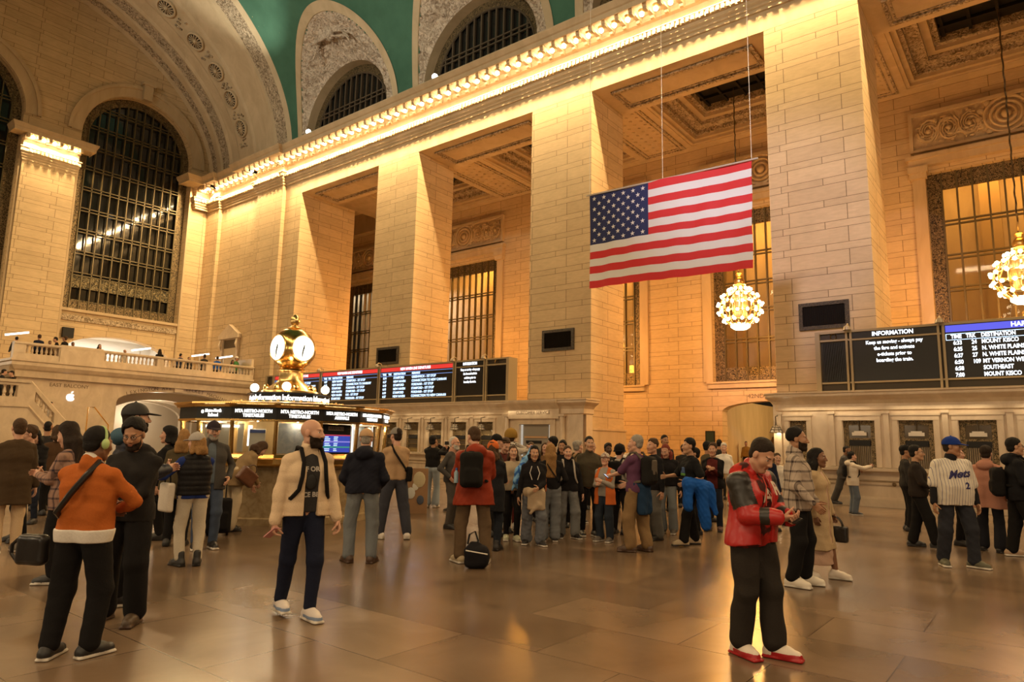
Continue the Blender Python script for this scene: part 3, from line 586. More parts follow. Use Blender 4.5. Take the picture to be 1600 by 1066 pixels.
# ticket counters
RAILM = plain('counter_rail', (.30,.22,.13), .35, .6)
def counter(y0, y1, wins, portal, label, round_end):
    c = empty('ticket_counter', (0,0,0)); H = []
    for a, b in wins: H.append([(a, 1.13), (b, 1.13), (b, 2.5), (a, 2.5)])
    if portal: H.append([(portal[0], .95), (portal[1], .95), (portal[1], 2.4), (portal[0], 2.4)])
    MB().poly([(y0, 0), (y1, 0), (y1, 3.3), (y0, 3.3)], H, lambda u, v: (XC, u, v), lambda u, v: (XC+.2, u, v)).box(XC+.22, y0, 0, XP-.12, y1, 3.3).build('body', MARBLE, c)
    path = [(XC, y0), (XC, y1)]
    prof = [(0,2.78),(.05,2.82),(.05,3.0),(.12,3.1),(.26,3.2),(.30,3.24),(.30,3.31),(.34,3.33),(.34,3.37),(-.4,3.37)]
    if round_end > 0: path = [(XC, y0), (XC, y1-.2), (XC+.06, y1-.06), (XC+.2, y1), (XP-.1, y1)]
    if round_end < 0: path = [(XP-.1, y0), (XC, y0), (XC, y1)]
    MB().sweep(path, prof).build('cornice', MARBLE, c)
    MB().sweep(path, [(0,.99),(.2,1.0),(.24,1.03),(.24,1.1),(0,1.12)]).sweep(path, [(0,0),(.1,0),(.1,.22),(.04,.28),(0,.28)]).build('ledge', MARBLE, c)
    m = MB(); m.tube([(XC-.2, y0+.3, .74), (XC-.2, y1-.3, .74)], .025, 6)
    for k in range(int((y1-y0)/1.5)): y = y0+.7+1.5*k; m.tube([(XC-.2, y, .74), (XC-.1, y, .66), (XC, y, .66)], .018, 5); m.ball((XC-.03, y, .66), .06, 8, 5)
    m.build('rail', RAILM, c)
    for a, b in wins:
        m = MB()
        for y in (a-.16, b+.02): m.box(XC-.04, y, 1.13, XC, y+.14, 2.5)
        m.box(XC-.05, a-.16, 2.5, XC, b+.16, 2.64); m.box(XC-.07, a-.2, 2.64, XC, b+.2, 2.69)
        m.box(XC-.06, b+.24, 1.13, XC, b+.38, 2.7).box(XC-.09, b+.21, 2.7, XC, b+.41, 2.78)
        m.build('window_surround', MARBLE, c)
        w = MB().box(XC+.16, a, 1.13, XC+.19, b, 2.5).build('ticket_window', plain('window_backing', (.07,.05,.03), .4), c); fr = MB(); t = .13
        fr.box(XC+.1, a, 1.13, XC+.16, a+t, 2.5).box(XC+.1, b-t, 1.13, XC+.16, b, 2.5).box(XC+.1, a+t, 2.36, XC+.16, b-t, 2.5).box(XC+.1, a+t, 1.92, XC+.16, b-t, 1.98); fr.build('mosaic_border', GRILLE2, w)
        MB().box(XC+.12, a+t, 1.98, XC+.15, b-t, 2.36).build('upper_pane', plain('window_amber', (.10,.07,.035), .15), w)
        MB().box(XC+.08, a+t+.02, 1.76, XC+.16, b-t-.02, 1.9).build('slot', BLACK, w)
        r = MB()
        if round_end > 0:
            for k in range(12): y = a+t+(b-a-2*t)*(k+.5)/12; r.tube([(XC+.15, y, 1.13), (XC+.15, y, 1.74)], (b-a-2*t)/30, 5)
            r.build('reeded_panel', plain('reeded_bronze', (.26,.19,.11), .35, .5), w)
        else:
            for k in range(3): z = 1.3+.2*k; r.box(XC+.12, a+t, z, XC+.15, b-t, z+.02)
            r.box(XC+.13, a+t, 1.14, XC+.15, b-t, 1.28); r.build('lower_panel', plain('ochre_panel', (.22,.15,.05), .4), w)
    if portal:
        a, b = portal; m = MB().box(XC-.16, a-.5, 2.62, XC, b+.5, 3.34).box(XC-.06, a-.26, .95, XC, a, 2.62).box(XC-.06, b, .95, XC, b+.26, 2.62).box(XC-.06, a, 2.4, XC, b, 2.62)
        for y in (a-.75, b+.5): m.tube([(XC-.1, y+.12, 0), (XC-.1, y+.12, 2.7)], .11, 10); m.box(XC-.24, y-.04, 2.7, XC, y+.28, 2.8)
        m.sweep([(XC-.16, a-.5), (XC-.16, b+.5)], [(0,3.0),(.1,3.12),(.22,3.24),(.24,3.3),(.24,3.37),(0,3.37)]); m.build('portal', MARBLE, c)
        text('inscription', 'CUSTOMER SERVICE', .19, LETTER, (XC-.165, (a+b)/2, 2.86), (0,-1,0), parent=c)
        MB().box(XC+.1, a, .95, XC+.14, b, 2.4).build('service_glass', plain('service_glass', (.30,.27,.22), .12), c); m = MB()
        for y in (a+.04, b-.1):
            for k in range(24): m.box(XC+.04, y, 1.0+.058*k, XC+.1, y+.06, 1.04+.058*k)
        m.build('bead_border', emit('lit_beads', (1,.9,.75), .6), c); MB().box(XC+.05, a+.5, 1.62, XC+.1, b-.3, 1.74).build('slot', BLACK, c); MB().box(XC+.06, a+.2, 1.84, XC+.09, b-.2, 1.92).build('service_plate', plain('copper_plate', (.5,.3,.15), .4), c)
    for k in range(int((y1-y0)/3)):
        l_ = light('cornice_downlight', 'AREA', (XC-.24, y1-1.6-3*k, 2.98), 11 if round_end > 0 else 6, (1,.80,.52), c, shape='RECTANGLE', size=.08, size_y=2.4); l_.rotation_euler = (0, R(14), 0)  # downlights assumed under the cornice lip; no fitting is built
    return tag(c, label, 'counter')
CR = counter(-6, 7.05, [(6.05,6.55),(4.13,4.99),(2.64,3.5),(1.17,2.03),(-.3,.56),(-1.8,-.9),(-3.3,-2.4)], None, 'tan marble ticket counter under the information screen, in front of the right pier', 1)
lw = [(18.79,19.65)]+[(20.31+1.5*k, 21.2+1.5*k) for k in range(10)]
CL = counter(14.25, 36.6, lw, (15.79,17.34), 'tan marble ticket counter running behind the crowd under the red banded screens', -1)
# hanging lamps at the counters
def wire_lamp(x, y, z, label, mat, group=None):
    e = empty('wall_lamp', (x, y, z)); MB().tube([(.25,0,.55),(-.02,0,.5),(0,0,.25)], .018, 6).build('bracket', BRONZE, e)
    m = MB()
    for k in range(8): q = 2*pi*k/8; m.tube([(0,0,.25),(.12*cos(q),.12*sin(q),.18),(.2*cos(q),.2*sin(q),0)], .012, 4)
    for r, zz in ((.2,0),(.13,.17),(.17,.09)): m.tube([(r*cos(2*pi*k/20), r*sin(2*pi*k/20), zz) for k in range(20)], .012, 4, True)
    m.build('shade_frame', BRONZE, e); MB().lathe([(.11,.19),(.19,.01)], (0,0,0), 16).build('shade', mat, e, True); light('shade_light', 'POINT', (0,0,.02), 9, (1,.78,.48), e, shadow_soft_size=.05); tag(e, label, 'lamp', group); return e
SHADE = plain('glass_shade', (.55,.48,.38), .3)
wire_lamp(22.36, 6.9, 2.12, 'wire framed dome lamp hanging at the rounded corner of the right ticket counter', SHADE)
for k, (a, b) in enumerate(lw[:9]): wire_lamp(22.33, (a+b)/2, 2.16, 'small dome lamp hanging before a left ticket counter window', SHADE, 'dome lamps at the left ticket windows')
for k, (y, wd) in enumerate(((4.56,'leftmost uncovered'),(3.07,'middle'),(1.6,'right'))):
    e = tag(empty('counter_sign', (XC+.05, y, 2.1)), ['pale notice in the ticket window behind the pale jacketed photographer', 'pale notice in the ticket window above the man in dark zip jacket', 'pale notice in the ticket window behind the pinstriped jersey man'][k], 'sign')
    MB().box(-.01,-.2,-.05,.01,.2,.05).box(-.01,-.14,.05,.01,.14,.09).build('plate', plain('pale_notice', (.62,.55,.45), .4), e); MB().tube([(0,0,.09),(0,0,.42)], .02, 5).ball((0,0,.45), .06).build('hanger', BRONZE, e)

# departure boards
XBRD = 22.72
TW = emit('led_white', (.86,.92,1), 2.6); TB = emit('led_blue_white', (.55,.74,1), 2.2); RED = emit('led_red', (.85,.035,.03), 1.0); BLU = emit('led_blue', (.10,.11,.80), 1.1); LINE = emit('led_line', (.25,.42,.9), 1.2)
BAND_T = 5.135; ROW0, ROWD = 4.67, .182
def board(y0, y1, label, screens, side):
    b = empty('departure_board', (0,0,0)); MB().box(XBRD+.03, y0, 3.38, XP-.15, y1, 5.24).build('cabinet', LOUVRE, b)
    m = MB().box(XBRD-.05, y0, 5.2, XP-.15, y1, 5.27).box(XBRD-.05, y0, 3.38, XBRD+.03, y1, 3.42).box(XBRD-.04, y0, 3.63, XBRD+.03, y1, 3.68)
    for y in (y0, y1): m.box(XBRD-.08, y-.07, 3.38, XP-.15, y+.07, 5.27)
    fr = m; seen = set()
    for s in screens:
        a, c, kind = s[:3]
        for y in (a, c):
            if round(y, 2) in seen or min(abs(y-y0), abs(y-y1)) < .12: continue
            seen.add(round(y, 2)); fr.box(XBRD-.08, y-.09, 3.38, XBRD+.03, y-.03, 5.27).box(XBRD-.08, y+.03, 3.38, XBRD+.03, y+.09, 5.27)
        if kind == 'panel':
            m = MB()
            for k in range(26): y = a+.12+(c-a-.24)*k/25; m.box(XBRD-.005, y-.008, 3.7, XBRD+.03, y+.008, 4.92)
            m.build('louvre', BOARD, b); fr.box(XBRD-.06, a, 4.95, XBRD+.03, c, 5.01)
            MB().lathe([(.075,0),(.09,-.03),(.10,0),(.09,.03),(.075,0)], (XBRD-.02, (a+c)/2, 5.1), 18, Matrix.Rotation(R(90), 3, 'Y')).build('ring_emblem', GOLD, b, True); continue
        sc = MB().box(XBRD-.01, a+.09, 3.68, XBRD+.03, c-.09, 5.2).build('screen', BOARD, b); up = -1; ym = (a+c)/2; X = XBRD-.014; yl = c-.09
        T = lambda body, size, mat, y, z, al='CENTER', sx=1.0, bold=.006: text('lettering', body, size, mat, (X, y, z), (0,-1,0), parent=sc, align=al, ext=.002, sx=sx, bold=bold)
        if kind == 'info':
            fr.box(XBRD-.06, a, 4.94, XBRD+.02, c, 4.99); T('INFORMATION', .175, TW, ym+.02, 5.1, sx=.92*(c-a)/2.42, bold=.004)
            for k, ln in enumerate(('Keep us moving - always pay', 'the fare and activate', 'e-tickets prior to', 'boarding the train.')): T(ln, .15, TW, ym, 4.84-.183*k, sx=.86*(c-a)/2.42, bold=.003)
            continue
        MB().box(X-.002, a+.11, 4.99, X+.004, c-.11, 5.18).build('header_band', RED if kind == 'red' else BLU, sc)
        T(s[3], .18, TW, s[4], 5.085, sx=s[5], bold=.006)
        MB().box(X-.002, a+.11, 4.925, X+.004, c-.11, 4.94).box(X-.002, a+.11, 4.755, X+.004, c-.11, 4.77).box(X-.002, c-.125, 4.755, X+.004, c-.11, 4.94).build('header_rule', LINE if kind == 'red' else TB, sc)
        w = (c-a)/4.6 if kind == 'red' else 1.0; tm = TB if kind == 'red' else TW
        for nm, dy in (('TIME', .14), ('TRK', .50*w), ('DESTINATION', .85*w)) + ((('REMARKS', 2.0*w),) if kind == 'red' else ()): T(nm, .145 if kind == 'red' else .155, TB if kind == 'red' else TW, yl-dy, 4.85, 'LEFT', sx=.9 if kind == 'red' else .78, bold=.004)
        for k, row in enumerate(s[6]):
            z = ROW0-ROWD*k
            for q, dy in zip(row, (.19, .62*w, .85*w, 2.0*w)):
                if q: T(q, .16, tm, yl-dy, z, 'LEFT', sx=.92 if kind == 'red' else .76, bold=.004)
    fr.build('frame', BFRAME, b)
    for s in screens:
        y = s[0]
        if s[2] == 'panel' and side < 0: continue
        g = MB().tube([(XBRD+.1, y, 5.27), (XBRD+.08, y, 5.42), (XBRD-.1, y, 5.46), (XBRD-.2, y, 5.38)], .022, 6).build('lamp_arm', BFRAME, b); MB().lathe([(.03,.1),(.10,.05),(.12,-.05)], (XBRD-.2, y, 5.3), 14).build('lamp_hood', plain('lamp_hood', (.32,.26,.18), .35, .5), g, True)
    return tag(b, label, 'board')
rowsR = [('6:33','24','MOUNT KISCO'),('6:35','25','N. WHITE PLAINS'),('6:37','27','N. WHITE PLAINS'),('6:50','109','MT VERNON WEST'),('6:58','','SOUTHEAST'),('7:00','','MOUNT KISCO')]
board(-8.2, 5.62, 'dark departure board with blue header band on the right ticket counter', [(4.72, 5.6, 'panel'), (2.3, 4.72, 'info'), (-3.0, 2.3, 'blue', 'HARLEM LINE DEPARTURES', -.35, .93, rowsR), (-8.1, -3.0, 'blue', 'HARLEM LINE DEPARTURES', -5.5, .93, rowsR)], 1)
r1 = [('6:07','','NEW HAVEN','STAMFORD - 1ST STOP'),('6:10','','NEW HAVEN','CONNECTION TO DANBURY'),('6:14','','STAMFORD','FORDHAM - 1ST STOP'),('6:16','','NEW HAVEN','STAMFORD - 1ST STOP'),('6:20','','NEW HAVEN','RYE - 1ST STOP'),('6:22','','STAMFORD','FORDHAM - 1ST STOP')]
r2 = [('6:34','','STAMFORD','GREENWICH - 1ST STOP'),('6:37','','NEW HAVEN','CONNECTION TO NEW CANAAN'),('6:40','','STAMFORD','FORDHAM - 1ST STOP'),('6:43','','NEW HAVEN','STAMFORD - 1ST STOP'),('6:49','','STAMFORD','FORDHAM - 1ST STOP'),('6:57','','NEW HAVEN','CONNECTION TO NEW CANAAN')]
NH = 'NEW HAVEN LINE DEPARTURES'
board(18.1, 36.35, 'dark departure board with red header bands on the left ticket counter', [(18.15, 19.36, 'panel'), (19.36, 21.2, 'info'), (21.2, 26.35, 'red', NH, 23.8, .80, r2), (26.35, 31.1, 'red', NH, 28.7, .78, r1), (31.1, 35.6, 'red', NH, 33.3, .78, r1)], -1)

# information booth with the four-faced clock
BC = Vector((8.75, 13.07, 0)); BO = empty('information_booth', BC); N = 16; A0 = R(90)-R(208.3)
fa = lambda k: A0+2*pi*k/N                                # facet normals, xy angle
def gonlathe(prof): return MB().lathe(prof, (0,0,0), N, None, fa(.5), fa(.5)+2*pi)
gonlathe([(2.04,0),(2.04,.12),(1.98,.14),(1.98,1.02),(2.0,1.08)]).build('base', VEINB, BO)
gonlathe([(1.98,1.06),(2.16,1.10),(2.2,1.13),(2.2,1.22),(2.14,1.24),(2.1,1.3),(1.9,1.31)]).build('counter_ledge', BRASS, BO)
gonlathe([(2.12,1.94),(2.16,1.95),(2.16,2.17),(2.1,2.175)]).build('sign_band', BLACK, BO)
gonlathe([(2.10,1.91),(2.18,1.92),(2.18,1.955),(2.13,1.955)]).build('sign_rail', BRASS, BO); gonlathe([(2.14,2.165),(2.22,2.175),(2.24,2.22),(2.28,2.24),(2.28,2.27),(1.4,2.33),(.001,2.34)]).build('roof', BRASS, BO)
gonlathe([(1.96,1.93),(.001,1.93)]).build('booth_ceiling', emit('booth_ceiling_light', (1,.82,.52), 1.4), BO)
gonlathe([(1.25,1.3),(1.25,1.93)]).build('inner_cabinet', plain('cabinet_brass', (.45,.30,.13), .35, .4), BO)
V16 = [Vector((cos(fa(k+.5)), sin(fa(k+.5)), 0)) for k in range(N)]
for k in range(N): MB().tube([V16[k]*2.06+Vector((0,0,1.3)), V16[k]*2.12+Vector((0,0,2.2))], .04, 6).build('post', BRASS, BO)
MAPM = veined('paper_map', (.62,.60,.52), (.40,.42,.42), 7, .6, (1,1,1)); PAPER = plain('paper_notice', (.66,.60,.45), .6)
SW = emit('sign_white', (1,.96,.88), 2.6); SCRB = emit('arrivals_blue', (.03,.06,.42), 1.2)
for k in range(-4, 5):
    n = Vector((cos(fa(k)), sin(fa(k)), 0)); tx = Vector((-n.y, n.x, 0)); r = 1.96*cos(pi/N)   # k to the viewer's right
    place = lambda mb, nm, mat, d=0, z=0, x=0, par=None: (lambda o: (setattr(o, 'matrix_local', Matrix(((tx.x, n.x, 0, n.x*(r+d)+tx.x*x), (tx.y, n.y, 0, n.y*(r+d)+tx.y*x), (0,0,1,z), (0,0,0,1)))), o)[1])(mb.build(nm, mat, par or BO))
    pane = place(MB().box(-.36,-.008,1.32,.36,.008,1.92), 'booth_pane', GLASS, .02)
    if k in (-1, 0): body = 'MTA METRO-NORTH\nTIMETABLES'
    elif k == 1: body = 'MTA METRO-NORTH\nARRIVALS'
    elif k in (2, 3): body = 'MTA METRO-NORTH\nTIMETABLES'
    else: body = 'Metro-North\nRailroad' if k == -2 else ''
    if body: text('sign_lettering', body, .085, SW, n*(2.165*cos(pi/N)+.012)+Vector((0,0,2.062)), tx, parent=BO, ext=.002, bold=.003, sx=.86)
    if k in (-1, 0, 2, 3): light('cabinet_light', 'POINT', tuple(n*(r-.05)+Vector((0,0,1.88))), 3.2, (1,.88,.66), BO, shadow_soft_size=.02)  # small fill lights added to brighten the posters behind the glass
    if k == -2: o = MB().lathe([(.001,.0),(.035,.0)], n*(2.165*cos(pi/N)+.014)-tx*.26+Vector((0,0,2.085)), 14, Matrix(((tx.x,0,n.x),(tx.y,0,n.y),(0,1,0)))).build('sign_roundel', SW, BO)
    if k == -1: place(MB().box(-.15,0,1.34,.15,.02,1.78), 'notice', PAPER, -.10); place(MB().box(-.15,.02,1.7,.15,.025,1.76), 'notice_band', plain('navy_ink', (.03,.05,.16), .6), -.10); place(MB().box(-.33,-.5,1.45,-.25,-.48,1.85), 'lit_tube', emit('cabinet_tube', (1,.93,.8), 3), .0)
    if k == 0: place(MB().box(-.34,-.02,1.32,.34,0,1.9), 'map_poster', MAPM, -.14)
    if k == 1:
        place(MB().box(-.35,-.02,1.32,.35,0,1.9), 'screen_back', BLACK, .0); place(MB().box(-.17,0,1.78,.17,.02,1.86), 'arrivals_plate', plain('grey_plate', (.22,.16,.12), .4), .01)
        s = place(MB().box(-.33,0,1.36,.33,.012,1.70), 'arrivals_screen', SCRB, .01)
        for z, c_, st in ((1.69,(.6,.05,.08),1.0),(1.565,(.35,.3,.85),1.0),(1.46,(.05,.45,.25),.9)): place(MB().box(-.33,.012,z-.012,.33,.016,z+.012), 'screen_line', emit('line_%d' % int(z*1000), c_, st), .01)
        m = MB(); rr = random.Random(3)
        for q in range(9):
            for x0, w_ in ((-.31,.04),(-.24,.13),(-.04,.1)): m.box(x0, .012, 1.385+.033*q, x0+w_*rr.uniform(.6,1), .015, 1.398+.033*q)
        place(m, 'screen_row', TB, .01); text('lettering', 'ARRIVALS', .075, BLACK, n*(r+.036)+Vector((0,0,1.82)), tx, parent=BO, ext=.001)
    if k in (2, 3): place(MB().box(-.26,-.02,1.34,.26,0,1.88), 'map_poster', MAPM, -.14); place(MB().box(-.34,-.04,1.34,-.28,-.02,1.9), 'lit_tube', emit('poster_tube', (1,.95,.85), 1.2), 0)
    if k in (-3, -2): place(MB().box(-.3,-.3,1.34,-.06,-.29,1.88).box(.16,-.3,1.34,.3,-.29,1.88), 'clerk_partition', plain('pale_partition', (.6,.52,.38), .5), 0); place(MB().box(-.2,-.28,1.8,.2,-.24,1.85), 'lit_tube', emit('clerk_tube', (1,.95,.8), 2.5), 0)
m = MB()
for k in range(48):
    q = 2*pi*k/48; m.ball((1.14*cos(q), 1.14*sin(q), 2.335), .038, 6, 5, (1,1,1.1+.5*(k % 3 == 0)))
m.tube([(1.14*cos(2*pi*k/48), 1.14*sin(2*pi*k/48), 2.33) for k in range(48)], .03, 5, True); m.build('cresting', GOLD, BO, True)
MB().lathe([(.86,2.33),(.88,2.35),(.84,2.37),(.84,2.52),(.9,2.54),(.9,2.56),(.6,2.58)], (0,0,0), 8, None, R(-90), R(270)).build('drum', BLACK, BO)
MB().lathe([(.87,2.325),(.93,2.34),(.87,2.37)], (0,0,0), 8, None, R(-90), R(270)).build('drum_rim', BRASS, BO)
for q in range(8):
    a = R(-90+22.5+45*q); n = Vector((cos(a), sin(a), 0)); tx = Vector((-n.y, n.x, 0))
    text('sign_lettering', 'Information', .155, SW, n*(.84*cos(pi/8)+.006)+Vector((0,0,2.445)), tx, parent=BO, ext=.003, bold=.004, sx=.85)
for q in range(4):
    a = R(-90+45+90*q)-R(10) if 0 else R(213.8-180+90*q+6); c = Vector((cos(R(90)-a)*.74, sin(R(90)-a)*.74, 0))
    g = empty('globe_lamp', BC+c+Vector((0,0,2.555))); MB().lathe([(.05,0),(.04,.03),(.03,.05)], (0,0,0), 10).build('holder', BRASS, g, True); MB().ball((0,0,.13), .092, 16, 10).build('globe', OPAL, g, True)
    light('globe_light', 'POINT', (0,0,.34), 10, (1,.8,.5), g, shadow_soft_size=.05); tag(g, ['opal globe lamp on the sign drum, hidden behind the clock pedestal', 'opal globe lamp on the right rim of the sign drum', 'opal globe lamp in front of the clock pedestal', 'opal globe lamp on the left rim of the sign drum'][q], 'lamp', 'globe lamps around the clock pedestal')
CLK = empty('four_faced_clock', BC+Vector((0,0,2.575)))
m = MB().lathe([(.60,0),(.60,.04),(.52,.09),(.40,.17),(.30,.24),(.26,.3),(.25,.46),(.30,.48),(.30,.5)], (0,0,0), 28); m.build('pedestal', GOLD, CLK, True)
for k in range(8): q = 2*pi*(k+.5)/8; MB().ball((.5*cos(q), .5*sin(q), .1), .07, 8, 6, (1,1,1.3)).build('pedestal_boss', BRASS, CLK, True)
MB().lathe([(.2,.5),(.26,.52),(.28,.55),(.2,.58),(.24,.62)], (0,0,0), 20).build('collar', BRASS, CLK, True)
BR = .475; BZ = .98
def cutball(u, v):
    d = Vector((cos(2*pi*u)*sin(pi*v), sin(2*pi*u)*sin(pi*v), -cos(pi*v))); mx = max(abs(d.x), abs(d.y))
    s = min(BR, .385/max(mx, 1e-6)); return (d.x*s, d.y*s, BZ+d.z*s)
MB().grid(cutball, 96, 48).build('case', BRASS, CLK, True)
FACE = emit('clock_opal', (1,.90,.70), 2.2)
for q in range(4):
    a = q*pi/2; n = Vector((cos(a), sin(a), 0)); tx = Vector((-sin(a), cos(a), 0)); M = Matrix(((tx.x,0,n.x),(tx.y,0,n.y),(0,1,0)))
    f = MB().lathe([(.001,.0),(.27,.0)], n*.392+Vector((0,0,BZ)), 40, M).build('dial', FACE, CLK); MB().lathe([(.262,-.01),(.285,.012),(.30,-.01)], n*.39+Vector((0,0,BZ)), 40, M).build('dial_rim', GOLD, CLK, True)
    for ang, L, w in ((R(193), .15, .016), (R(189), .23, .011)):
        d = tx*sin(ang)+Vector((0,0,1))*cos(ang); m = MB(); c0 = n*.40+Vector((0,0,BZ)); m.tube([c0-d*.07, c0, c0+d*L*.6, c0+d*L], [w*.8, w, w, w*.3], 4); m.ball(c0, .02, 8, 5); m.build('hand', BLACK, f)
MB().lathe([(.14,.0),(.16,.02),(.08,.05),(.06,.09),(.09,.12),(.11,.18),(.09,.26),(.05,.31),(.001,.34)], (0,0,BZ+BR-.02), 14).build('finial', GOLD, CLK, True)
tag(BO, 'round marble and brass information booth carrying the golden clock', 'booth'); tag(CLK, 'golden ball clock with glowing opal dials on top of the information booth', 'clock')

# chandeliers in the passage
def chandelier(x, y, ztop, label):
    e = empty('chandelier', (x, y, ztop)); MB().tube([(.02*(k % 2)*2-.02, .02*((k//2) % 2), .1+.17*k) for k in range(int((18.7-ztop)/.17))], .03, 5).build('chain', BRONZE, e)
    m = MB().lathe([(.12,.35),(.16,.3),(.1,.2),(.2,.08),(.24,0),(.22,-.12),(.3,-.2),(.2,-.3)], (0,0,0), 16); m.build('crown', GOLD, e, True)
    lat = [(.42,-.42),(.72,-.72),(.90,-1.1),(.88,-1.48),(.66,-1.84),(.42,-2.05)]; n = 14; m = MB()
    for k in range(n):
        q = 2*pi*k/n; m.tube([(r*cos(q), r*sin(q), z) for r, z in [(.2,-.25)]+lat], .028, 5)
    for r, z in lat: m.tube([(r*cos(2*pi*k/28), r*sin(2*pi*k/28), z) for k in range(28)], .024, 4, True)
    m.build('cage', GOLD, e, True); MB().lathe([(.44,-2.02),(.42,-2.14),(.28,-2.24),(.001,-2.28)], (0,0,0), 20).build('bowl', emit('chandelier_bowl', (1,.82,.5), 9), e, True); b0 = MB().ball((0,0,0), .070, 8, 6)
    bo = None
    for j, (r, z) in enumerate(lat[:5]):
        for k in range(n):
            q = 2*pi*(k+.5*(j % 2))/n
            if bo is None: bo = c = b0.build('bulb', BULB2, e, True)
            else: c = bo.copy(); COL.objects.link(c); c.parent = e
            c.location = ((r+.07)*cos(q), (r+.07)*sin(q), z)
    MB().lathe([(.3,-.5),(.36,-1.1),(.3,-1.75)], (0,0,0), 14).build('inner_drum', plain('crystal_drum', (.5,.36,.18), .25, .6), e, True)
    for zz, pw in ((-2.62, 700), (.62, 60)): light('chandelier_light', 'POINT', (0,0,zz), pw, (1,.40,.05), e, shadow_soft_size=.3)
    for k in range(3): q = 2*pi*k/3; light('chandelier_side_light', 'POINT', (1.25*cos(q), 1.25*sin(q), -1.3), 200, (1,.40,.05), e, shadow_soft_size=.25)
    return tag(e, label, 'chandelier')
chandelier(30.2, 10.72, 9.15, 'globe chandelier of bare bulbs hanging in the bay just below the flag')
chandelier(30.2, .42, 9.2, 'globe chandelier of bare bulbs at the right edge above the blue departure board')
chandelier(30.2, 21.2, 9.15, 'globe chandelier of bare bulbs hidden behind the middle pier'); chandelier(30.2, 31.6, 9.15, 'globe chandelier of bare bulbs hidden behind the far pier')

# flag on its pole and wires
FLG = empty('hanging_flag', (18.0, 8.55, 9.56)); FR, FW, FB = plain('flag_red', (.62,.018,.020), .7, sheen=.2), plain('flag_white', (.74,.72,.70), .7), plain('flag_blue', (.012,.020,.10), .7)
L_, H_ = 5.2, 3.06
def fpt(s, t, off=0):
    w_ = .035*sin(9*s+2.2*t)+.02*sin(31*s)*t+.05*max(0, s-.86)*sin(14*t+3)/.14*.6+.02*sin(46*s+5*t)*min(1, t*2)
    return (w_+off, L_/2-L_*s+.035*t*s, -.012-H_*t-.10*s*1.0+.02*sin(16*s)*(t < .02)+(.0 if t < .5 else .02*sin(pi*s)))
m = MB(); nu, nv = 80, 39
vs = [fpt(i/nu, j/nv) for i in range(nu+1) for j in range(nv+1)]; m.v = [tuple(p) for p in vs]
for i in range(nu):
    for j in range(nv): a = i*(nv+1)+j; m.f.append((a, a+nv+1, a+nv+2, a+1)); m.m.append(2 if i < nu*.4 and j < 21 else (j//3) % 2)
m.cur = 1
for r in range(9):
    for q in range(6 if r % 2 == 0 else 5):
        s0 = .4*((q+.5)/6 if r % 2 == 0 else (q+1)/6); t0 = (r+.85)/9.6*7/13; c = Vector(fpt(s0, t0, -.02)); pts = []
        for k in range(10): rr = .082 if k % 2 == 0 else .032; pts.append(c+Vector((0, -rr*sin(pi*k/5), rr*cos(pi*k/5))))
        m.add([c]+pts, [(0, 1+k, 1+(k+1) % 10) for k in range(10)])
o = m.build('cloth', [FR, FW, FB], FLG, True); MB().tube([(0, L_/2+.12, 0), (0, -L_/2-.18, -.1)], .03, 8).build('pole', plain('flag_pole', (.62,.55,.45), .35, .3), FLG)
m = MB()
for y in (L_/2, .05, -L_/2): m.tube([(0, y, -.05*(1-y/L_*2)), (.02, y, 17.5)], .008, 4)
m.build('wire', plain('steel_wire', (.6,.56,.5), .4), FLG); tag(FLG, 'large striped flag with blue star field hanging on wires in front of the piers', 'flag')

# small signs and equipment
a = empty('fruit_sign', (13.4, YB+.5, 3.45)); pts = []
for k in range(40):
    q = 2*pi*k/40; r = 1-.16*max(0, cos(q-pi/2))**6-.1*max(0, cos(q+pi/2))**8; pts.append((.185*r*cos(q)*(1+.06*sin(q)), .2*r*sin(q)))
pts = [(x, z) if math.hypot(x-.21, z-.03) > .095 else ((.21-sqrt(max(0, .095**2-(z-.03)**2))), z) for x, z in pts]
MB().poly(pts, [], lambda u, v: (u, -.03, v)).poly(pts, [], lambda u, v: (u, -.001, v)).add([(x, -.03, z) for x, z in pts]+[(x, -.001, z) for x, z in pts], [(k, (k+1) % 40, 40+(k+1) % 40, 40+k) for k in range(40)]).build('fruit_emblem', emit('emblem_white', (1,.97,.93), 3), a)
MB().poly([(.0,.21),(.03,.29),(.10,.315),(.075,.235)], [], lambda u, v: (u, -.03, v)).build('leaf_emblem', emit('emblem_white_leaf', (1,.97,.93), 3), a)
tag(a, 'glowing white bitten fruit emblem on the balcony wall above the stair', 'sign')
a = empty('notice_board', (XB, 13.95, 2.1)); MB().box(-.05,-.25,-.36,0,.25,.36).build('frame', BLACK, a); MB().box(-.06,-.2,-.31,-.05,.2,.31).build('sheet', plain('dark_green', (.010,.028,.022), .5), a); tag(a, 'dark green framed notice beside the street arch', 'sign')
tag(MB().box(15.0, YE-.2, 7.35, 15.6, YE, 7.95).build('wall_speaker', BLACK), 'small dark square box on the end wall above the balcony', 'speaker')
for k, (x, y) in enumerate(((17.9, 42.2), (21.2, 41.6), (22.6, 41.3), (11.5, 41.6))):
    e = empty('tube_light', (x, y, 4.8)); MB().lathe([(.18,0),(.18,.03),(.025,.06),(.025,1.75)], (0,0,0), 10).build('stand', plain('lamp_stand', (.5,.45,.38), .4), e); MB().tube([(-.5,0,1.75),(.45,-.3,1.98)], .05, 8).build('tube', emit('tube_white', (1,.95,.86), 3), e)
    tag(e, ['white tube light above the middle of the balcony rail', 'white tube light right of the seated woman at the balcony', 'white tube light by the balcony door', 'white tube light at the left end of the balcony'][k], 'lamp')
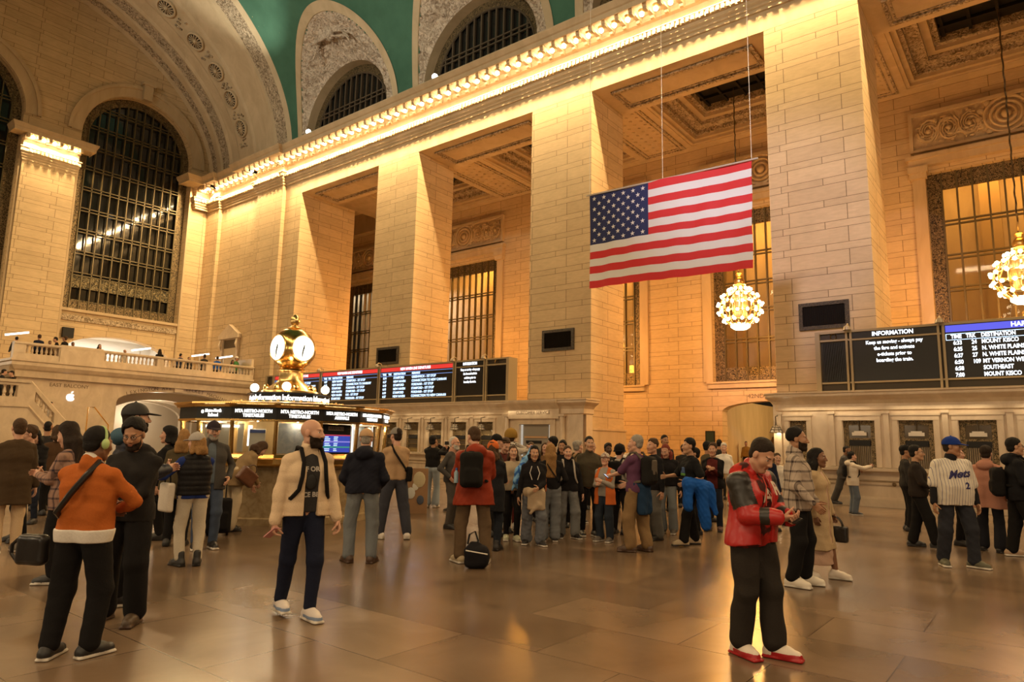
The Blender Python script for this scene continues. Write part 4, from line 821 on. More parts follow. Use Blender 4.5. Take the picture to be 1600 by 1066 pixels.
for k, (x, y) in enumerate(((22.25, 33.2), (22.25, 22.8))):
    e = empty('flood_lamp', (x, y, 19.28)); MB().lathe([(.08,0),(.06,.1),(.05,.14)], (0,0,0), 10).build('base', BRONZE, e); MB().ball((0,0,.26), .15, 12, 8).build('bulb', emit('flood_white', (.95,1,.95), 14), e)
    tag(e, 'round white flood lamp on the cornice before the %s half round window' % ('first' if k == 0 else 'second'), 'lamp')
# ------------------------------------------------------------------ people: soft-blended solids turned into skin by surface nets
V3 = lambda *a: np.array(a, float)
def nrm(v): return v/max(1e-9, np.linalg.norm(v))
class Field:
    def __init__(s, lo, hi, h):
        s.h = h; s.o = np.array(lo, float); s.n = np.maximum(4, np.ceil((np.array(hi)-s.o)/h).astype(int)+1); s.F = np.full(s.n, 9.0, np.float32)
        s.ax = [s.o[i]+h*np.arange(s.n[i]) for i in range(3)]
    def _sub(s, lo, hi):
        a = np.clip(((np.array(lo)-s.o)/s.h).astype(int), 0, s.n); b = np.clip(((np.array(hi)-s.o)/s.h).astype(int)+2, 0, s.n)
        if (b <= a).any(): return None
        sl = tuple(slice(a[i], b[i]) for i in range(3)); return sl, [s.ax[0][sl[0]][:, None, None], s.ax[1][sl[1]][None, :, None], s.ax[2][sl[2]][None, None, :]]
    def _mix(s, sl, d, k, op):
        A = s.F[sl]; d = d.astype(np.float32)
        if op == 'u':
            if k > 0: h = np.maximum(k-np.abs(A-d), 0)/k; s.F[sl] = np.minimum(A, d)-h*h*k*.25
            else: s.F[sl] = np.minimum(A, d)
        else:
            d = -d
            if k > 0: h = np.maximum(k-np.abs(A-d), 0)/k; s.F[sl] = np.maximum(A, d)+h*h*k*.25
            else: s.F[sl] = np.maximum(A, d)
    def cone(s, a, b, ra, rb, k=.02, op='u', fl=None):
        a, b = np.array(a, float), np.array(b, float); m = max(ra, rb)+k+3*s.h
        q = s._sub(np.minimum(a, b)-m, np.maximum(a, b)+m)
        if q is None: return
        sl, (X, Y, Z) = q; d = b-a; L = max(1e-9, d @ d); t = np.clip(((X-a[0])*d[0]+(Y-a[1])*d[1]+(Z-a[2])*d[2])/L, 0, 1)
        D = np.sqrt((X-a[0]-t*d[0])**2+(Y-a[1]-t*d[1])**2+(Z-a[2]-t*d[2])**2)-(ra+t*(rb-ra)); s._mix(sl, D, k, op)
    def ell(s, c, r, M=None, k=.02, op='u', clip=None):
        c, r = np.array(c, float), np.array(r, float); m = r.max()+k+3*s.h; q = s._sub(c-m, c+m)
        if q is None: return
        sl, (X, Y, Z) = q; M = np.eye(3) if M is None else M; P = [(X-c[0])*M[0][i]+(Y-c[1])*M[1][i]+(Z-c[2])*M[2][i] for i in range(3)]
        n = np.sqrt(sum((P[i]/r[i])**2 for i in range(3))); n2 = np.sqrt(sum((P[i]/r[i]**2)**2 for i in range(3)))
        D = n*(n-1)/np.maximum(n2, 1e-6)
        if clip is not None: D = np.maximum(D, clip(*P))
        s._mix(sl, D, k, op)
    def box(s, c, r, M=None, rd=.02, k=.01, op='u'):
        c, r = np.array(c, float), np.array(r, float); m = np.linalg.norm(r)+k+3*s.h; q = s._sub(c-m, c+m)
        if q is None: return
        sl, (X, Y, Z) = q; M = np.eye(3) if M is None else M; P = [np.abs((X-c[0])*M[0][i]+(Y-c[1])*M[1][i]+(Z-c[2])*M[2][i])-(r[i]-rd) for i in range(3)]
        D = np.sqrt(sum(np.maximum(p, 0)**2 for p in P))+np.minimum(np.maximum(np.maximum(P[0], P[1]), P[2]), 0)-rd; s._mix(sl, D, k, op)
    def fold(s, amp, seed, ridge=0, per=.09):
        """cloth folds"""
        r = np.random.RandomState(seed); X, Y, Z = s.ax[0][:, None, None], s.ax[1][None, :, None], s.ax[2][None, None, :]; W = 0
        for q in range(5): k = r.normal(0, 1, 3)*(15, 15, 13); W = W+np.sin(k[0]*X+k[1]*Y+k[2]*Z+r.uniform(0, 6))/(1+.35*q)
        for q in range(3): k = r.normal(0, 1, 3)*(20, 20, 18); k2 = r.normal(0, 1, 3)*9; W = W+.75*(np.abs(np.sin(k[0]*X+k[1]*Y+k[2]*Z+r.uniform(0, 6)+1.3*np.sin(k2[0]*X+k2[1]*Y+k2[2]*Z)))**.7-.68)
        if ridge: W = W*.4
        D = amp*W/2.2
        if ridge: D = D+ridge*(np.abs(np.sin(pi*Z/per))**.6-.6)*-1.0
        s.F = (s.F+np.where(np.abs(s.F) < .06, D, 0)).astype(np.float32)
    def below(s, z): s.F = np.maximum(s.F, (z-s.ax[2][None, None, :]).astype(np.float32))
    def above(s, z): s.F = np.maximum(s.F, (s.ax[2][None, None, :]-z).astype(np.float32))
    def plane(s, p, n):
        X, Y, Z = s.ax[0][:, None, None], s.ax[1][None, :, None], s.ax[2][None, None, :]; n = nrm(np.array(n, float))
        s.F = np.maximum(s.F, ((X-p[0])*n[0]+(Y-p[1])*n[1]+(Z-p[2])*n[2]).astype(np.float32))
    def mesh(s):
        F = np.pad(s.F, 1, constant_values=9.0); I = F < 0; o = s.o-s.h
        c = [I[i:I.shape[0]-1+i, j:I.shape[1]-1+j, k:I.shape[2]-1+k] for i in (0,1) for j in (0,1) for k in (0,1)]
        cnt = sum(x.astype(np.int8) for x in c); act = (cnt > 0) & (cnt < 8); ijk = np.argwhere(act); nv = len(ijk)
        if nv == 0: return np.zeros((0, 3)), np.zeros((0, 4), int)
        idx = np.full(act.shape, -1, np.int32); idx[act] = np.arange(nv); acc = np.zeros((nv, 3)); num = np.zeros(nv)
        g = lambda d: F[ijk[:, 0]+d[0], ijk[:, 1]+d[1], ijk[:, 2]+d[2]]
        for ax in range(3):
            o1, o2 = [q for q in range(3) if q != ax]
            for p in (0, 1):
                for q in (0, 1):
                    d0 = [0]*3; d0[o1] = p; d0[o2] = q; d1 = list(d0); d1[ax] = 1; a, b = g(d0), g(d1); mk = (a < 0) != (b < 0)
                    t = np.where(mk, a/np.where(mk, a-b, 1), 0); P = np.array(d0, float)[None, :].repeat(nv, 0); P[:, ax] = t; acc += P*mk[:, None]; num += mk
        V = o+s.h*(ijk+acc/num[:, None]); Q = []
        for ax in range(3):
            o1, o2 = [(1, 2), (2, 0), (0, 1)][ax]; a = [slice(1, -1)]*3; b = [slice(1, -1)]*3; a[ax] = slice(0, -1); b[ax] = slice(1, None)
            A, B = I[tuple(a)], I[tuple(b)]
            for sgn, mk in ((1, A & ~B), (-1, ~A & B)):
                e = np.argwhere(mk)
                if len(e) == 0: continue
                e = e+1; e[:, ax] -= 1
                def cell(u, v): w = e.copy(); w[:, o1] += u; w[:, o2] += v; return idx[w[:, 0], w[:, 1], w[:, 2]]
                q = np.stack([cell(-1, -1), cell(0, -1), cell(0, 0), cell(-1, 0)], 1); Q.append(q if sgn > 0 else q[:, ::-1])
        return V, np.concatenate(Q)
def link(name, parts, mats, parent=None, scale=1.0, matf=None, col=None):
    """joins (verts, quads) pieces into one smooth mesh object"""
    Vs, Fs, b = [], [], 0
    for V, Q in parts: Vs.append(V); Fs.append(Q+b); b += len(V)
    V = np.concatenate(Vs)*scale; Q = np.concatenate(Fs); me = bpy.data.meshes.new(name); me.vertices.add(len(V)); me.vertices.foreach_set('co', V.astype(np.float32).ravel())
    me.loops.add(Q.size); me.loops.foreach_set('vertex_index', Q.astype(np.int32).ravel()); me.polygons.add(len(Q)); me.polygons.foreach_set('loop_start', np.arange(0, Q.size, 4, dtype=np.int32))
    for m in (mats if isinstance(mats, (list, tuple)) else [mats]): me.materials.append(m)
    if matf is not None: me.polygons.foreach_set('material_index', matf(V[Q].mean(1)/scale).astype(np.int32))
    me.polygons.foreach_set('use_smooth', np.ones(len(Q), bool)); me.update(calc_edges=True); me.validate()
    o = bpy.data.objects.new(name, me); COL.objects.link(o)
    if parent is not None: o.parent = parent
    return o
def rotm(yaw=0, pitch=0, roll=0):
    """yaw turns to the left, pitch nods forward, roll tips to the right shoulder (degrees)"""
    y, p, r_ = R(yaw), R(-pitch), R(roll)
    Rz = np.array([[cos(y),-sin(y),0],[sin(y),cos(y),0],[0,0,1]]); Rx = np.array([[1,0,0],[0,cos(p),-sin(p)],[0,sin(p),cos(p)]]); Ry = np.array([[cos(r_),0,sin(r_)],[0,1,0],[-sin(r_),0,cos(r_)]])
    return Rz @ Rx @ Ry
def ik(a, t, l1, l2, pole):
    d = t-a; L = np.linalg.norm(d)
    if L > (l1+l2)*.998: t = a+d/L*(l1+l2)*.998; d = t-a; L = np.linalg.norm(d)
    x = (l1*l1-l2*l2+L*L)/(2*L); h = sqrt(max(0, l1*l1-x*x)); n = d/L; p = pole-n*(pole @ n); return a+n*x+nrm(p)*h, t

SKINS = {}
def skinmat(tone):
    c = {'light': (.50,.27,.17), 'fair': (.55,.31,.21), 'tan': (.36,.185,.10), 'asian': (.46,.26,.155), 'brown': (.20,.095,.05), 'dark': (.09,.045,.025)}[tone]
    if tone not in SKINS:
        k = lambda n, col: plain('skin_%s_%s' % (tone, n), col, .5, spec=.35)
        s = k('base', c); nt = s.node_tree; b = [q for q in nt.nodes if q.type == 'BSDF_PRINCIPLED'][0]; b.inputs['Subsurface Weight'].default_value = .12; b.inputs['Subsurface Radius'].default_value = (.02,.008,.004)
        SKINS[tone] = [s, k('lips', (c[0]*.8, c[1]*.55, c[2]*.55)), plain('eye_white', (.55,.5,.45), .3), plain('eye_dark', (.02,.012,.008), .25), plain('brow', (.03,.02,.012), .8)]
    return SKINS[tone]
HAIRC = {'black': (.010,.008,.007), 'dark': (.022,.014,.009), 'brown': (.06,.033,.017), 'blonde': (.26,.14,.05), 'red': (.16,.03,.02), 'grey': (.27,.24,.20), 'white': (.5,.46,.4)}
def hairmat(c): return plain('hair_'+c, HAIRC[c], .7, spec=.18, noise=.5, nscale=60, bump=.6)

LODS = ((.009, .0045, .005), (.0125, .0065, .006), (.018, .010, .009), (.03, .018, .02))
NPERS = 0
class Person:
    def __init__(s, x, y, h, face, label, skin='light', lod=1, z=0, feet=((-.11,0),(.11,0)), toe=(-8, 8), lean=0, twist=0, sway=0, hands=None, grip=(0, 0), palm=None, head=(0, 0, 0), wide=1.0, group=None, absdir=None, hip=.93, lift=(0,0), fat=0, elbow=None):
        global NPERS; NPERS += 1; s.id = NPERS; s.seed = NPERS*7+1; s.sc = h/1.75; s.lod = lod; s.h, s.hh, s.hf = LODS[lod]
        A = (atan2(x, y)+R(face)) if absdir is None else R(absdir); s.rz = -A; s.loc = (x, y, z)
        s.root = empty('person', s.loc, s.rz); tag(s.root, label, 'person', group)
        s.w = wide; s.fat = fat; T = rotm(0, lean, sway); piv = V3(0, 0, hip); s.T = lambda p: piv+T @ (np.array(p, float)-V3(0, 0, .93)); tw = rotm(twist); s.TW = lambda p: s.T(tw @ np.array(p, float)); s.Rt = T @ tw
        J = s.J = {}; J['pel'] = V3(0, 0, hip+.02); J['neck'] = s.TW((0, -.015, 1.475)); J['chest'] = s.TW((0, 0, 1.28)); s.hipz = hip
        for i, sg in ((0, -1), (1, 1)):
            J['hip', i] = V3(sg*.088*wide, 0, hip); tgt = V3(feet[i][0], feet[i][1]-.02, .085+lift[i]); ty = rotm(-toe[i]) @ V3(0, 1, 0)
            kn, an = ik(J['hip', i], tgt, .43, .425, ty+V3(sg*.12, 0, 0)); J['knee', i] = kn; J['ank', i] = an; J['toe', i] = ty
            J['sh', i] = s.TW((sg*.166*wide, -.012, 1.378))
            hd = (hands or {}).get(i, 'down'); loc = True
            if hd == 'down': hd = (sg*(.255*wide+.02), .03, .84)
            elif hd == 'pocket': hd = (sg*.225*wide, .06, .98)
            elif hd == 'phone': hd = (sg*.055, .30, 1.17)
            elif hd == 'strap': hd = (sg*.13, .17, 1.27)
            elif hd == 'face': hd = (sg*.06, .27, 1.52)
            elif hd == 'belly': hd = (sg*.05, .24, 1.02)
            elif hd == 'back': hd = (sg*.14, -.16, 1.0)
            t = s.TW(hd); pol = s.Rt @ V3(sg*.55, -.75, -.35) if hd[2] < 1.45 else s.Rt @ V3(sg*.9, -.1, -.5)
            if elbow and i in elbow: pol = s.Rt @ np.array(elbow[i], float)
            J['el', i], J['wr', i] = ik(J['sh', i], t, .285, .25, pol)
        s.grip = grip; s.palm = palm or {}; s.hy, s.hp, s.hr = head; s.Rh = s.Rt @ rotm(*head)
        s.hc = J['neck']+(s.Rt @ rotm(head[0]*.3, head[1]*.5, head[2]*.5)) @ V3(0, .02, .040)+s.Rh @ V3(0, .012, .115)
        s.hair_spec = None; s.skin = skin; s.kids = []
        allp = np.array(list(v for k, v in J.items() if not (isinstance(k, tuple) and k[0] == 'toe'))+[s.hc]); s.lo, s.hi = allp.min(0)-.26, allp.max(0)+.26; s.lo[2] = min(s.lo[2], 0)-.0 if not z else s.lo[2]
    def field(s, h=None, lo=None, hi=None): return Field(s.lo if lo is None else lo, s.hi if hi is None else hi, h or s.h)
    def add(s, name, parts, mats, **k):
        o = link(name, parts, mats, s.root, s.sc, **k); s.kids.append(o); return o
    def torso(s, F, off=0, hem=.9, flare=0, k=.05):
        w, f = s.w, s.fat
        for sg in (-1, 1):
            a, b, c, d = V3(sg*.078*w, -.0, s.hipz+.03), s.TW((sg*.066*w, .005+f*.4, 1.08)), s.TW((sg*.080*w, .005, 1.27)), s.TW((sg*.105*w, -.015, 1.385))
            F.cone(a, b, .101+off+f*.5, .091+off+f, k); F.cone(b, c, .091+off+f, .100+off*.9+f*.3, k); F.cone(c, d, .100+off*.9, .058+off*.6, k)
            if hem < .93: F.cone(V3(sg*(.082+flare*.3)*w, 0, hem), a, .100+off+flare, .101+off+f*.5, k)
        F.cone(s.TW((-.08*w, -.02, 1.395)), s.TW((.08*w, -.02, 1.395)), .05+off*.5, .05+off*.5, k); F.cone(s.J['neck']-s.Rt @ V3(0,0,.038), s.TW((0, -.005, 1.34)), .056+off*.4, .085+off*.5, k)
    def arm(s, F, i, r0, r1, r2, upto=1.0, k=.018):
        J = s.J; a, e, w = J['sh', i], J['el', i], J['wr', i]; F.cone(s.TW(((.10 if i else -.10)*s.w, -.012, 1.375)), a, r0*1.05, r0*1.08, k)
        if upto <= .5: F.cone(a, a+(e-a)*upto*2, r0, r0+(r1-r0)*upto*2, k)
        else: F.cone(a, e, r0, r1, k); q = e+(w-e)*(upto*2-1); F.cone(e, q, r1, r2, k)
    def leg(s, F, i, r0, r1, r2, upto=1.0, k=.03):
        J = s.J; a, kn, an = J['hip', i], J['knee', i], J['ank', i]; F.cone(a, kn, r0, r1, k); e = kn+(an-kn)*upto; F.cone(kn, e, r1, r2, k)
    def head_field(s, h, lo=.2):
        c = s.hc; Rm = s.Rh; H = Field(c-V3(.16, .17, .19), c+V3(.16, .17, .17), h); P = lambda *p: c+Rm @ np.array(p, float); MT = Rm
        H.ell(P(0, -.014, .033), (.076, .096, .090), MT, .02); H.ell(P(0, .028, -.035), (.058, .062, .083), MT, .03); H.cone(P(0, .066, -.102), P(0, .05, -.085), .022, .03, .02)
        for sg in (-1, 1):
            H.cone(P(sg*.05, .0, -.066), P(sg*.012, .066, -.102), .02, .02, .03); H.ell(P(sg*.036, .060, -.022), (.028, .028, .028), MT, .035); H.ell(P(sg*.079, -.008, .0), (.011, .022, .033), MT, .008)
        H.cone(P(-.032, .082, .031), P(.032, .082, .031), .0095, .0095, .02); H.cone(P(0, .089, .02), P(0, .112, -.026), .009, .0145, .012)
        for sg in (-1, 1): H.ell(P(sg*.014, .1, -.031), (.011, .013, .010), MT, .008); H.ell(P(sg*.033, .104, .010), (.018, .014, .012), MT, .012, 'd'); H.ell(P(sg*.031, .0755, .0095), (.0145, .0135, .0135), MT, .003)
        H.cone(P(-.017, .089, -.058), P(.017, .089, -.058), .008, .008, .008); H.cone(P(-.014, .088, -.069), P(.014, .088, -.069), .009, .009, .008)
        nk = s.J['neck']; H.cone(P(0, -.022, -.06), nk-V3(0, 0, .03), .052, .056, .03); return H
    def headmats(s, C):
        p = (C-s.hc) @ s.Rh; x, y, z = np.abs(p[:, 0]), p[:, 1], p[:, 2]; m = np.zeros(len(C), int); fr = y > .06
        if s.lod == 3: return m
        m[fr & (x < .024) & (z < -.053) & (z > -.074) & (y > .085)] = 1
        ex = (x-.031)/.0155; ez = (z-.0095)/.0068; m[fr & (ex**2+ez**2 < 1)] = 2 if s.lod < 2 else 3
        m[fr & ((x-.031)**2+(z-.0095)**2 < .0062**2)] = 3; m[fr & (x > .014) & (x < .048) & (np.abs(z-.033+.15*(x-.03)**2*20) < .0029)] = 4
        return m
    def hand(s, i):
        J = s.J; w = J['wr', i]; d = nrm(w-J['el', i]); sg = -1 if i == 0 else 1
        pd = s.palm.get(i); n = s.Rt @ V3(-sg*1.0, .1, -.05) if pd is None else s.Rt @ np.array(pd, float)
        n = nrm(n-d*(n @ d)); u = np.cross(d, n)*(1 if i else -1)          # u: towards the thumb
        g = s.grip[i]; c = w+d*.09; H = Field(c-V3(.15, .15, .15), c+V3(.15, .15, .15), s.hf); B = w-d*.03
        H.cone(B, w+d*.02, .027, .025, .012)
        for q in (-.028, -.009, .009, .027): H.cone(w+d*.025+u*q*.7, w+d*.085+u*q, .0155, .0125, .014)
        for q, L in zip((.029, .010, -.009, -.027), (.070, .079, .073, .057)):
            p = w+d*.088+u*q; dr = d.copy(); a0 = {0: 16, 1: 34, 2: 55, 3: 4}[g]
            for j, (fr, rr) in enumerate(((.44, .0092), (.31, .0083), (.25, .0072))):
                a = R(a0*(1+.25*j)+q*60*(g == 0)); dr = nrm(dr*cos(a)+n*sin(a)); e = p+dr*L*fr+u*q*.02; H.cone(p, e, rr, rr*.92, .004); p = e
        p = w+d*.025+u*.024
        for L, rr, a in ((.046, .0125, 0), (.032, .0095, 20), (.026, .0085, 30)):
            dr = nrm(d*.62+u*(.7-.5*(g > 0)-a*.012)+n*(.25+.35*(g > 0)+a*.01)); e = p+dr*L; H.cone(p, e, rr, rr*.9, .006); p = e
        return H.mesh()
    def body(s, shorts=False):
        parts = []; F = s.field(max(s.h*1.6, .016)); s.torso(F, -.012); kk = .03
        for i in (0, 1):
            s.arm(F, i, .047, .037, .026, .97); s.leg(F, i, .082, .055, .038); a, t = s.J['ank', i], s.J['toe', i]; F.cone(a-t*.04-V3(0, 0, .035), a+t*.14-V3(0, 0, .055), .03, .022, .03)
        parts.append(F.mesh()); parts.append(s.head_field(s.hh).mesh())
        if s.lod < 3: parts += [s.hand(0), s.hand(1)]
        return s.add('body', parts, skinmat(s.skin), matf=s.headmats)
    def top(s, mat, name='jacket', off=.016, hem=.9, flare=.0, slv=.98, rs=(.057, .052, .044), amp=.007, ridge=0, per=.085, openf=0, collar=0, hood=0, cuffs=None, wl=None, matf=None, neckcut=None, zf=0):
        F = s.field(); s.torso(F, off, hem, flare); F.below(hem)
        if zf: F.above(zf)
        for i in (0, 1):
            if slv > 0: s.arm(F, i, rs[0], rs[1], rs[2], slv)
        n = s.J['neck']
        if collar: F.cone(n+s.Rt @ V3(0, -.035, .0), n+s.Rt @ V3(0, -.03, collar), .062, .058, .02); F.cone(n+s.Rt @ V3(0, .0, -.03), n+s.Rt @ V3(0, .012, collar*.55), .078, .07, .02)
        if hood: F.ell(n+s.Rt @ V3(0, -.095, -.035), (.135, .075, .085), s.Rt, .03); F.ell(n+s.Rt @ V3(0, -.03, .02), (.105, .085, .05), s.Rt, .03)
        if amp: F.fold(amp, s.seed, ridge, per)
        if openf:
            M = s.Rt
            for j in range(2): F.box(s.TW((0, .22, 1.0)), (openf, .17 if s.fat == 0 else .16, .52), M, .01, .006, 'd')
        return s.add(name, [F.mesh()], mat, matf=matf)
    def pants(s, mat, rs=(.098, .075, .062), upto=.94, name='trousers', amp=.006, top=1.03, off=.006, matf=None, upto2=None):
        lo = s.lo.copy(); hi = s.hi.copy(); hi[2] = 1.15; F = s.field(None, lo, hi)
        for sg in (-1, 1): F.cone(V3(sg*.085*s.w, -.008, s.hipz+.0), V3(sg*.075*s.w, .0+s.fat*.4, top), .100+off, .092+off+s.fat*.8, .05)
        for i in (0, 1): s.leg(F, i, rs[0], rs[1], rs[2], upto, .03)
        F.fold(amp, s.seed+3)
        for i in (0, 1):
            a, kn = s.J['ank', i], s.J['knee', i]
        F.below(.015) if not s.loc[2] else None
        return s.add(name, [F.mesh()], mat, matf=matf)
    def skirt(s, mat, hem, r=.2, name='skirt', top=1.05, off=.02):
        F = s.field(None, None, V3(s.hi[0], s.hi[1], 1.2)); a0, a1 = s.J['ank', 0], s.J['ank', 1]; c = (a0+a1)/2; c[2] = hem
        F.cone(c+V3(-.05, 0, 0), V3(-.07, 0, top), r*.85, .10+off, .06); F.cone(c+V3(.05, 0, 0), V3(.07, 0, top), r*.85, .10+off, .06); F.fold(.008, s.seed+9); F.below(hem); return s.add(name, [F.mesh()], mat)
    def shoes(s, mat, sole=None, high=.10, name='shoe', big=1.06, accent=None):
        for i in (0, 1):
            a, t = s.J['ank', i], s.J['toe', i]; z0 = a[2]-.085; g = V3(a[0], a[1], z0); b = V3(0, 0, 1); F = Field(g-V3(.26, .26, .02), g+V3(.26, .26, .2), min(s.h, .012) if s.lod < 2 else s.h)
            q = big; F.cone(g-t*.045+b*.045, g+t*.09+b*.048, .044*q, .050*q, .03); F.cone(g+t*.09+b*.036, g+t*.165+b*.036, .048*q, .040*q, .03); F.cone(g-t*.04+b*.05, a+b*(high-.085)-t*.015, .042*q, .045*q, .03); F.cone(g+t*.02+b*.075, g+t*.09+b*.05, .042*q, .036*q, .03)
            F.box(g+t*.06+b*.012, (.05*q, .142*q, .016), np.array([[t[1], t[0], 0], [-t[0], t[1], 0], [0, 0, 1]]), .02, .004)
            F.below(z0+.003); m = [mat, sole or mat]+([accent] if accent else [])
            def mf(C, g=g, t=t, z0=z0):
                r = np.where(C[:, 2] < z0+.030, 1, 0); p = (C-g) @ t
                if accent: r = np.where((C[:, 2] >= z0+.03) & (C[:, 2] < z0+.055) & (p > -.02), 2, r)
                return r
            s.add(name, [F.mesh()], m, matf=mf)
    def hair(s, color, style='short', t=None, cut=.036, low=-.075, long=0, vol=0, name='hair'):
        c, Rm = s.hc, s.Rh; P = lambda *p: c+Rm @ np.array(p, float); h = max(s.hh, .006); lo = V3(.22, .24, .19+long); H = Field(c-lo, c+V3(.22, .22, .22), h); t = t or {'short': .013, 'buzz': .005, 'volume': .026}.get(style, .014)
        H.ell(P(0, -.026, .040+t*.6), (.0735+t*.6, .096+t*.55, .090+t*.6), Rm, 0, clip=lambda x, y, z: np.maximum.reduce(np.broadcast_arrays(.8*(y-.026)-.6*z-cut+.01+.006*np.sin(90*x+s.seed)+.02*np.abs(x)*(y > .02), (.023-np.sqrt((y-.018)**2+((z+.05)*.72)**2)-(0 if not long else .06))*(np.abs(x) > .045)-.2*(np.abs(x) <= .045), low-z-.04+.004*np.sin(70*x+60*y))))
        H.ell(P(0, -.056, -.018), (.064+t*.4, .052+t*.5, .068), Rm, .012, clip=lambda x, y, z: np.maximum(low-z+.02, y-.035)) if low < -.05 else None
        if style == 'volume' or vol: H.fold(.012, s.seed, 0)
        else: H.fold(.0045, s.seed, 0)
        if long:
            for sg in (-1, 1):
                H.cone(P(sg*.066, -.012, .03), P(sg*.078, -.02, -.09), .026, .034, .03); e = P(sg*.078, -.02, -.09); H.cone(e, e+V3(0, 0, -long+.1)+s.Rt @ V3(sg*.02, -.02, 0), .036, .03, .03)
            e = P(0, -.085, .0); H.cone(e, P(0, -.10, -.1), .06, .065, .04)
            for sg in (-1, 0, 1): e = P(sg*.045, -.095, -.1); H.cone(e, e+V3(0, 0, -long+.1)+s.Rt @ V3(sg*.02, -.02, 0), .05, .035, .04)
            H.fold(.007, s.seed+5, 0)
        if style == 'bun': H.ell(P(0, -.115, .055), (.05, .05, .05), Rm, .02)
        if style == 'pony': H.cone(P(0, -.10, .04), P(0, -.15, -.02), .03, .035, .02); H.cone(P(0, -.15, -.02), P(0, -.13, -.16), .035, .015, .02)
        return s.add(name, [H.mesh()], hairmat(color))
    def cap(s, mat, brim=True, mat2=None, back=False, name='cap', t=.018, low=.03, bl=.075):
        c, Rm = s.hc, s.Rh; P = lambda *p: c+Rm @ np.array(p, float); H = Field(c-V3(.2, .26, .06), c+V3(.2, .26, .2), max(s.hh, .006))
        H.ell(P(0, -.012, .040), (.078+t, .098+t, .090+t), Rm, 0, clip=lambda x, y, z: low-.04-z)
        if brim: sg = -1 if back else 1; H.ell(P(0, sg*.105, low+.012), (.075, bl+.02, .010), Rm @ rotm(0, 8*sg), .006)
        if brim == 'bucket': H.ell(P(0, -.01, low+.0), (.13, .15, .02), Rm, .02)
        H.ell(P(0, -.012, .133+t), (.012, .012, .008), Rm, .004)
        return s.add(name, [H.mesh()], mat)
    def beard(s, color, t=.009, low=-.2, high=-.046):
        H = s.head_field(s.hh); c, Rm = s.hc, s.Rh; H.F -= t; X, Y, Z = H.ax[0][:, None, None]-c[0], H.ax[1][None, :, None]-c[1], H.ax[2][None, None, :]-c[2]
        x = X*Rm[0, 0]+Y*Rm[1, 0]+Z*Rm[2, 0]; y = X*Rm[0, 1]+Y*Rm[1, 1]+Z*Rm[2, 1]; z = X*Rm[0, 2]+Y*Rm[1, 2]+Z*Rm[2, 2]
        H.F = np.maximum.reduce([H.F, (z-(high+.25*np.maximum(np.abs(x)-.028, 0)+.55*np.maximum(.05-y, 0))).astype(np.float32), (.016-y).astype(np.float32), (-.135-z).astype(np.float32)])
        lip = np.sqrt((x/.021)**2+((y-.1)/.03)**2+((z+.0635)/.0095)**2)-1; H.F = np.maximum(H.F, (-lip*.01).astype(np.float32)); return s.add('beard', [H.mesh()], hairmat(color))
    def glasses(s, mat=None):
        c, Rm = s.hc, s.Rh; P = lambda *p: tuple((c+Rm @ np.array(p, float))*s.sc); m = MB(); z = .008
        for sg in (-1, 1):
            m.tube([P(sg*.034+.021*cos(2*pi*k/14), .099-.004*abs(cos(2*pi*k/14)), z+.017*sin(2*pi*k/14)) for k in range(14)], .0022, 4, True); m.tube([P(sg*.054, .096, z+.006), P(sg*.078, .04, z+.008), P(sg*.084, -.01, z)], .0022, 4)
        m.tube([P(-.013, .1, z+.004), P(.013, .1, z+.004)], .0022, 4); o = m.build('glasses', mat or BLACK, s.root); return o
    def world(s, p): return Matrix.Translation(s.loc) @ Matrix.Rotation(s.rz, 4, 'Z') @ Vector(np.array(p)*s.sc)
    def own(s, name, label, cat, base, group=None):
        """a carried thing: its own top-level empty, turned like the person"""
        e = empty(name, s.world(base), s.rz); tag(e, label, cat, group); e['_b'] = [float(q) for q in np.array(base)*s.sc]; return e
    def put(s, e, name, parts, mats, **k):
        b = np.array(e['_b'])/s.sc; o = link(name, [(V-b, Q) for V, Q in parts], mats, e, s.sc, **k); return o
    def putmb(s, e, name, m, mat, smooth=True):
        b = Vector(e['_b']); m.v = [tuple(Vector(p)*s.sc-b) for p in m.v]; return m.build(name, mat, e, smooth)
    def backpack(s, mat, label, mat2=None, off=.03, drop=0, size=(.145, .085, .22), side=0, name='backpack'):
        cz = 1.22-drop; c = s.TW((side, -.155-off-size[1]*.45, cz)); e = s.own(name, label, 'backpack', c); F = Field(c-V3(.28, .28, .34), c+V3(.28, .28, .34), s.h); M = s.Rt
        F.box(c, size, M, .07, .01); F.box(c+M @ V3(0, -size[1]*.75, -size[2]*.32), (size[0]*.78, size[1]*.5, size[2]*.5), M, .05, .012); F.fold(.006, s.seed+2); F.cone(c+M @ V3(-.03, .06, size[2]), c+M @ V3(.03, .06, size[2]), .012, .012, .01)
        s.put(e, 'pack', [F.mesh()], mat)
        for sg in (-1, 1):
            m = MB(); q = .095*s.w; pts = [s.TW(p) for p in ((sg*q*.8+side, -.10-off, 1.40), (sg*q, -.05, 1.475+off*.6), (sg*q, .04, 1.47+off*.6), (sg*q*1.05, .107+off, 1.38), (sg*q*1.15, .122+off, 1.26), (sg*(q+.035), .115+off, 1.14), (sg*(q+.075), .05+off, 1.06), (sg*(q+.075), -.04, 1.04), (sg*(q+.03), -.12-off, 1.06))]
            m.tube([tuple(p) for p in pts], .019, 6); s.putmb(e, 'strap', m, mat2 or mat)
        if mat2: F = Field(c-V3(.28, .28, .34), c+V3(.28, .28, .34), s.h); F.box(c+M @ V3(0, -size[1]*.95, .05), (size[0]*.5, .03, size[2]*.55), M, .03, .01); s.put(e, 'pocket', [F.mesh()], mat2)
        return e
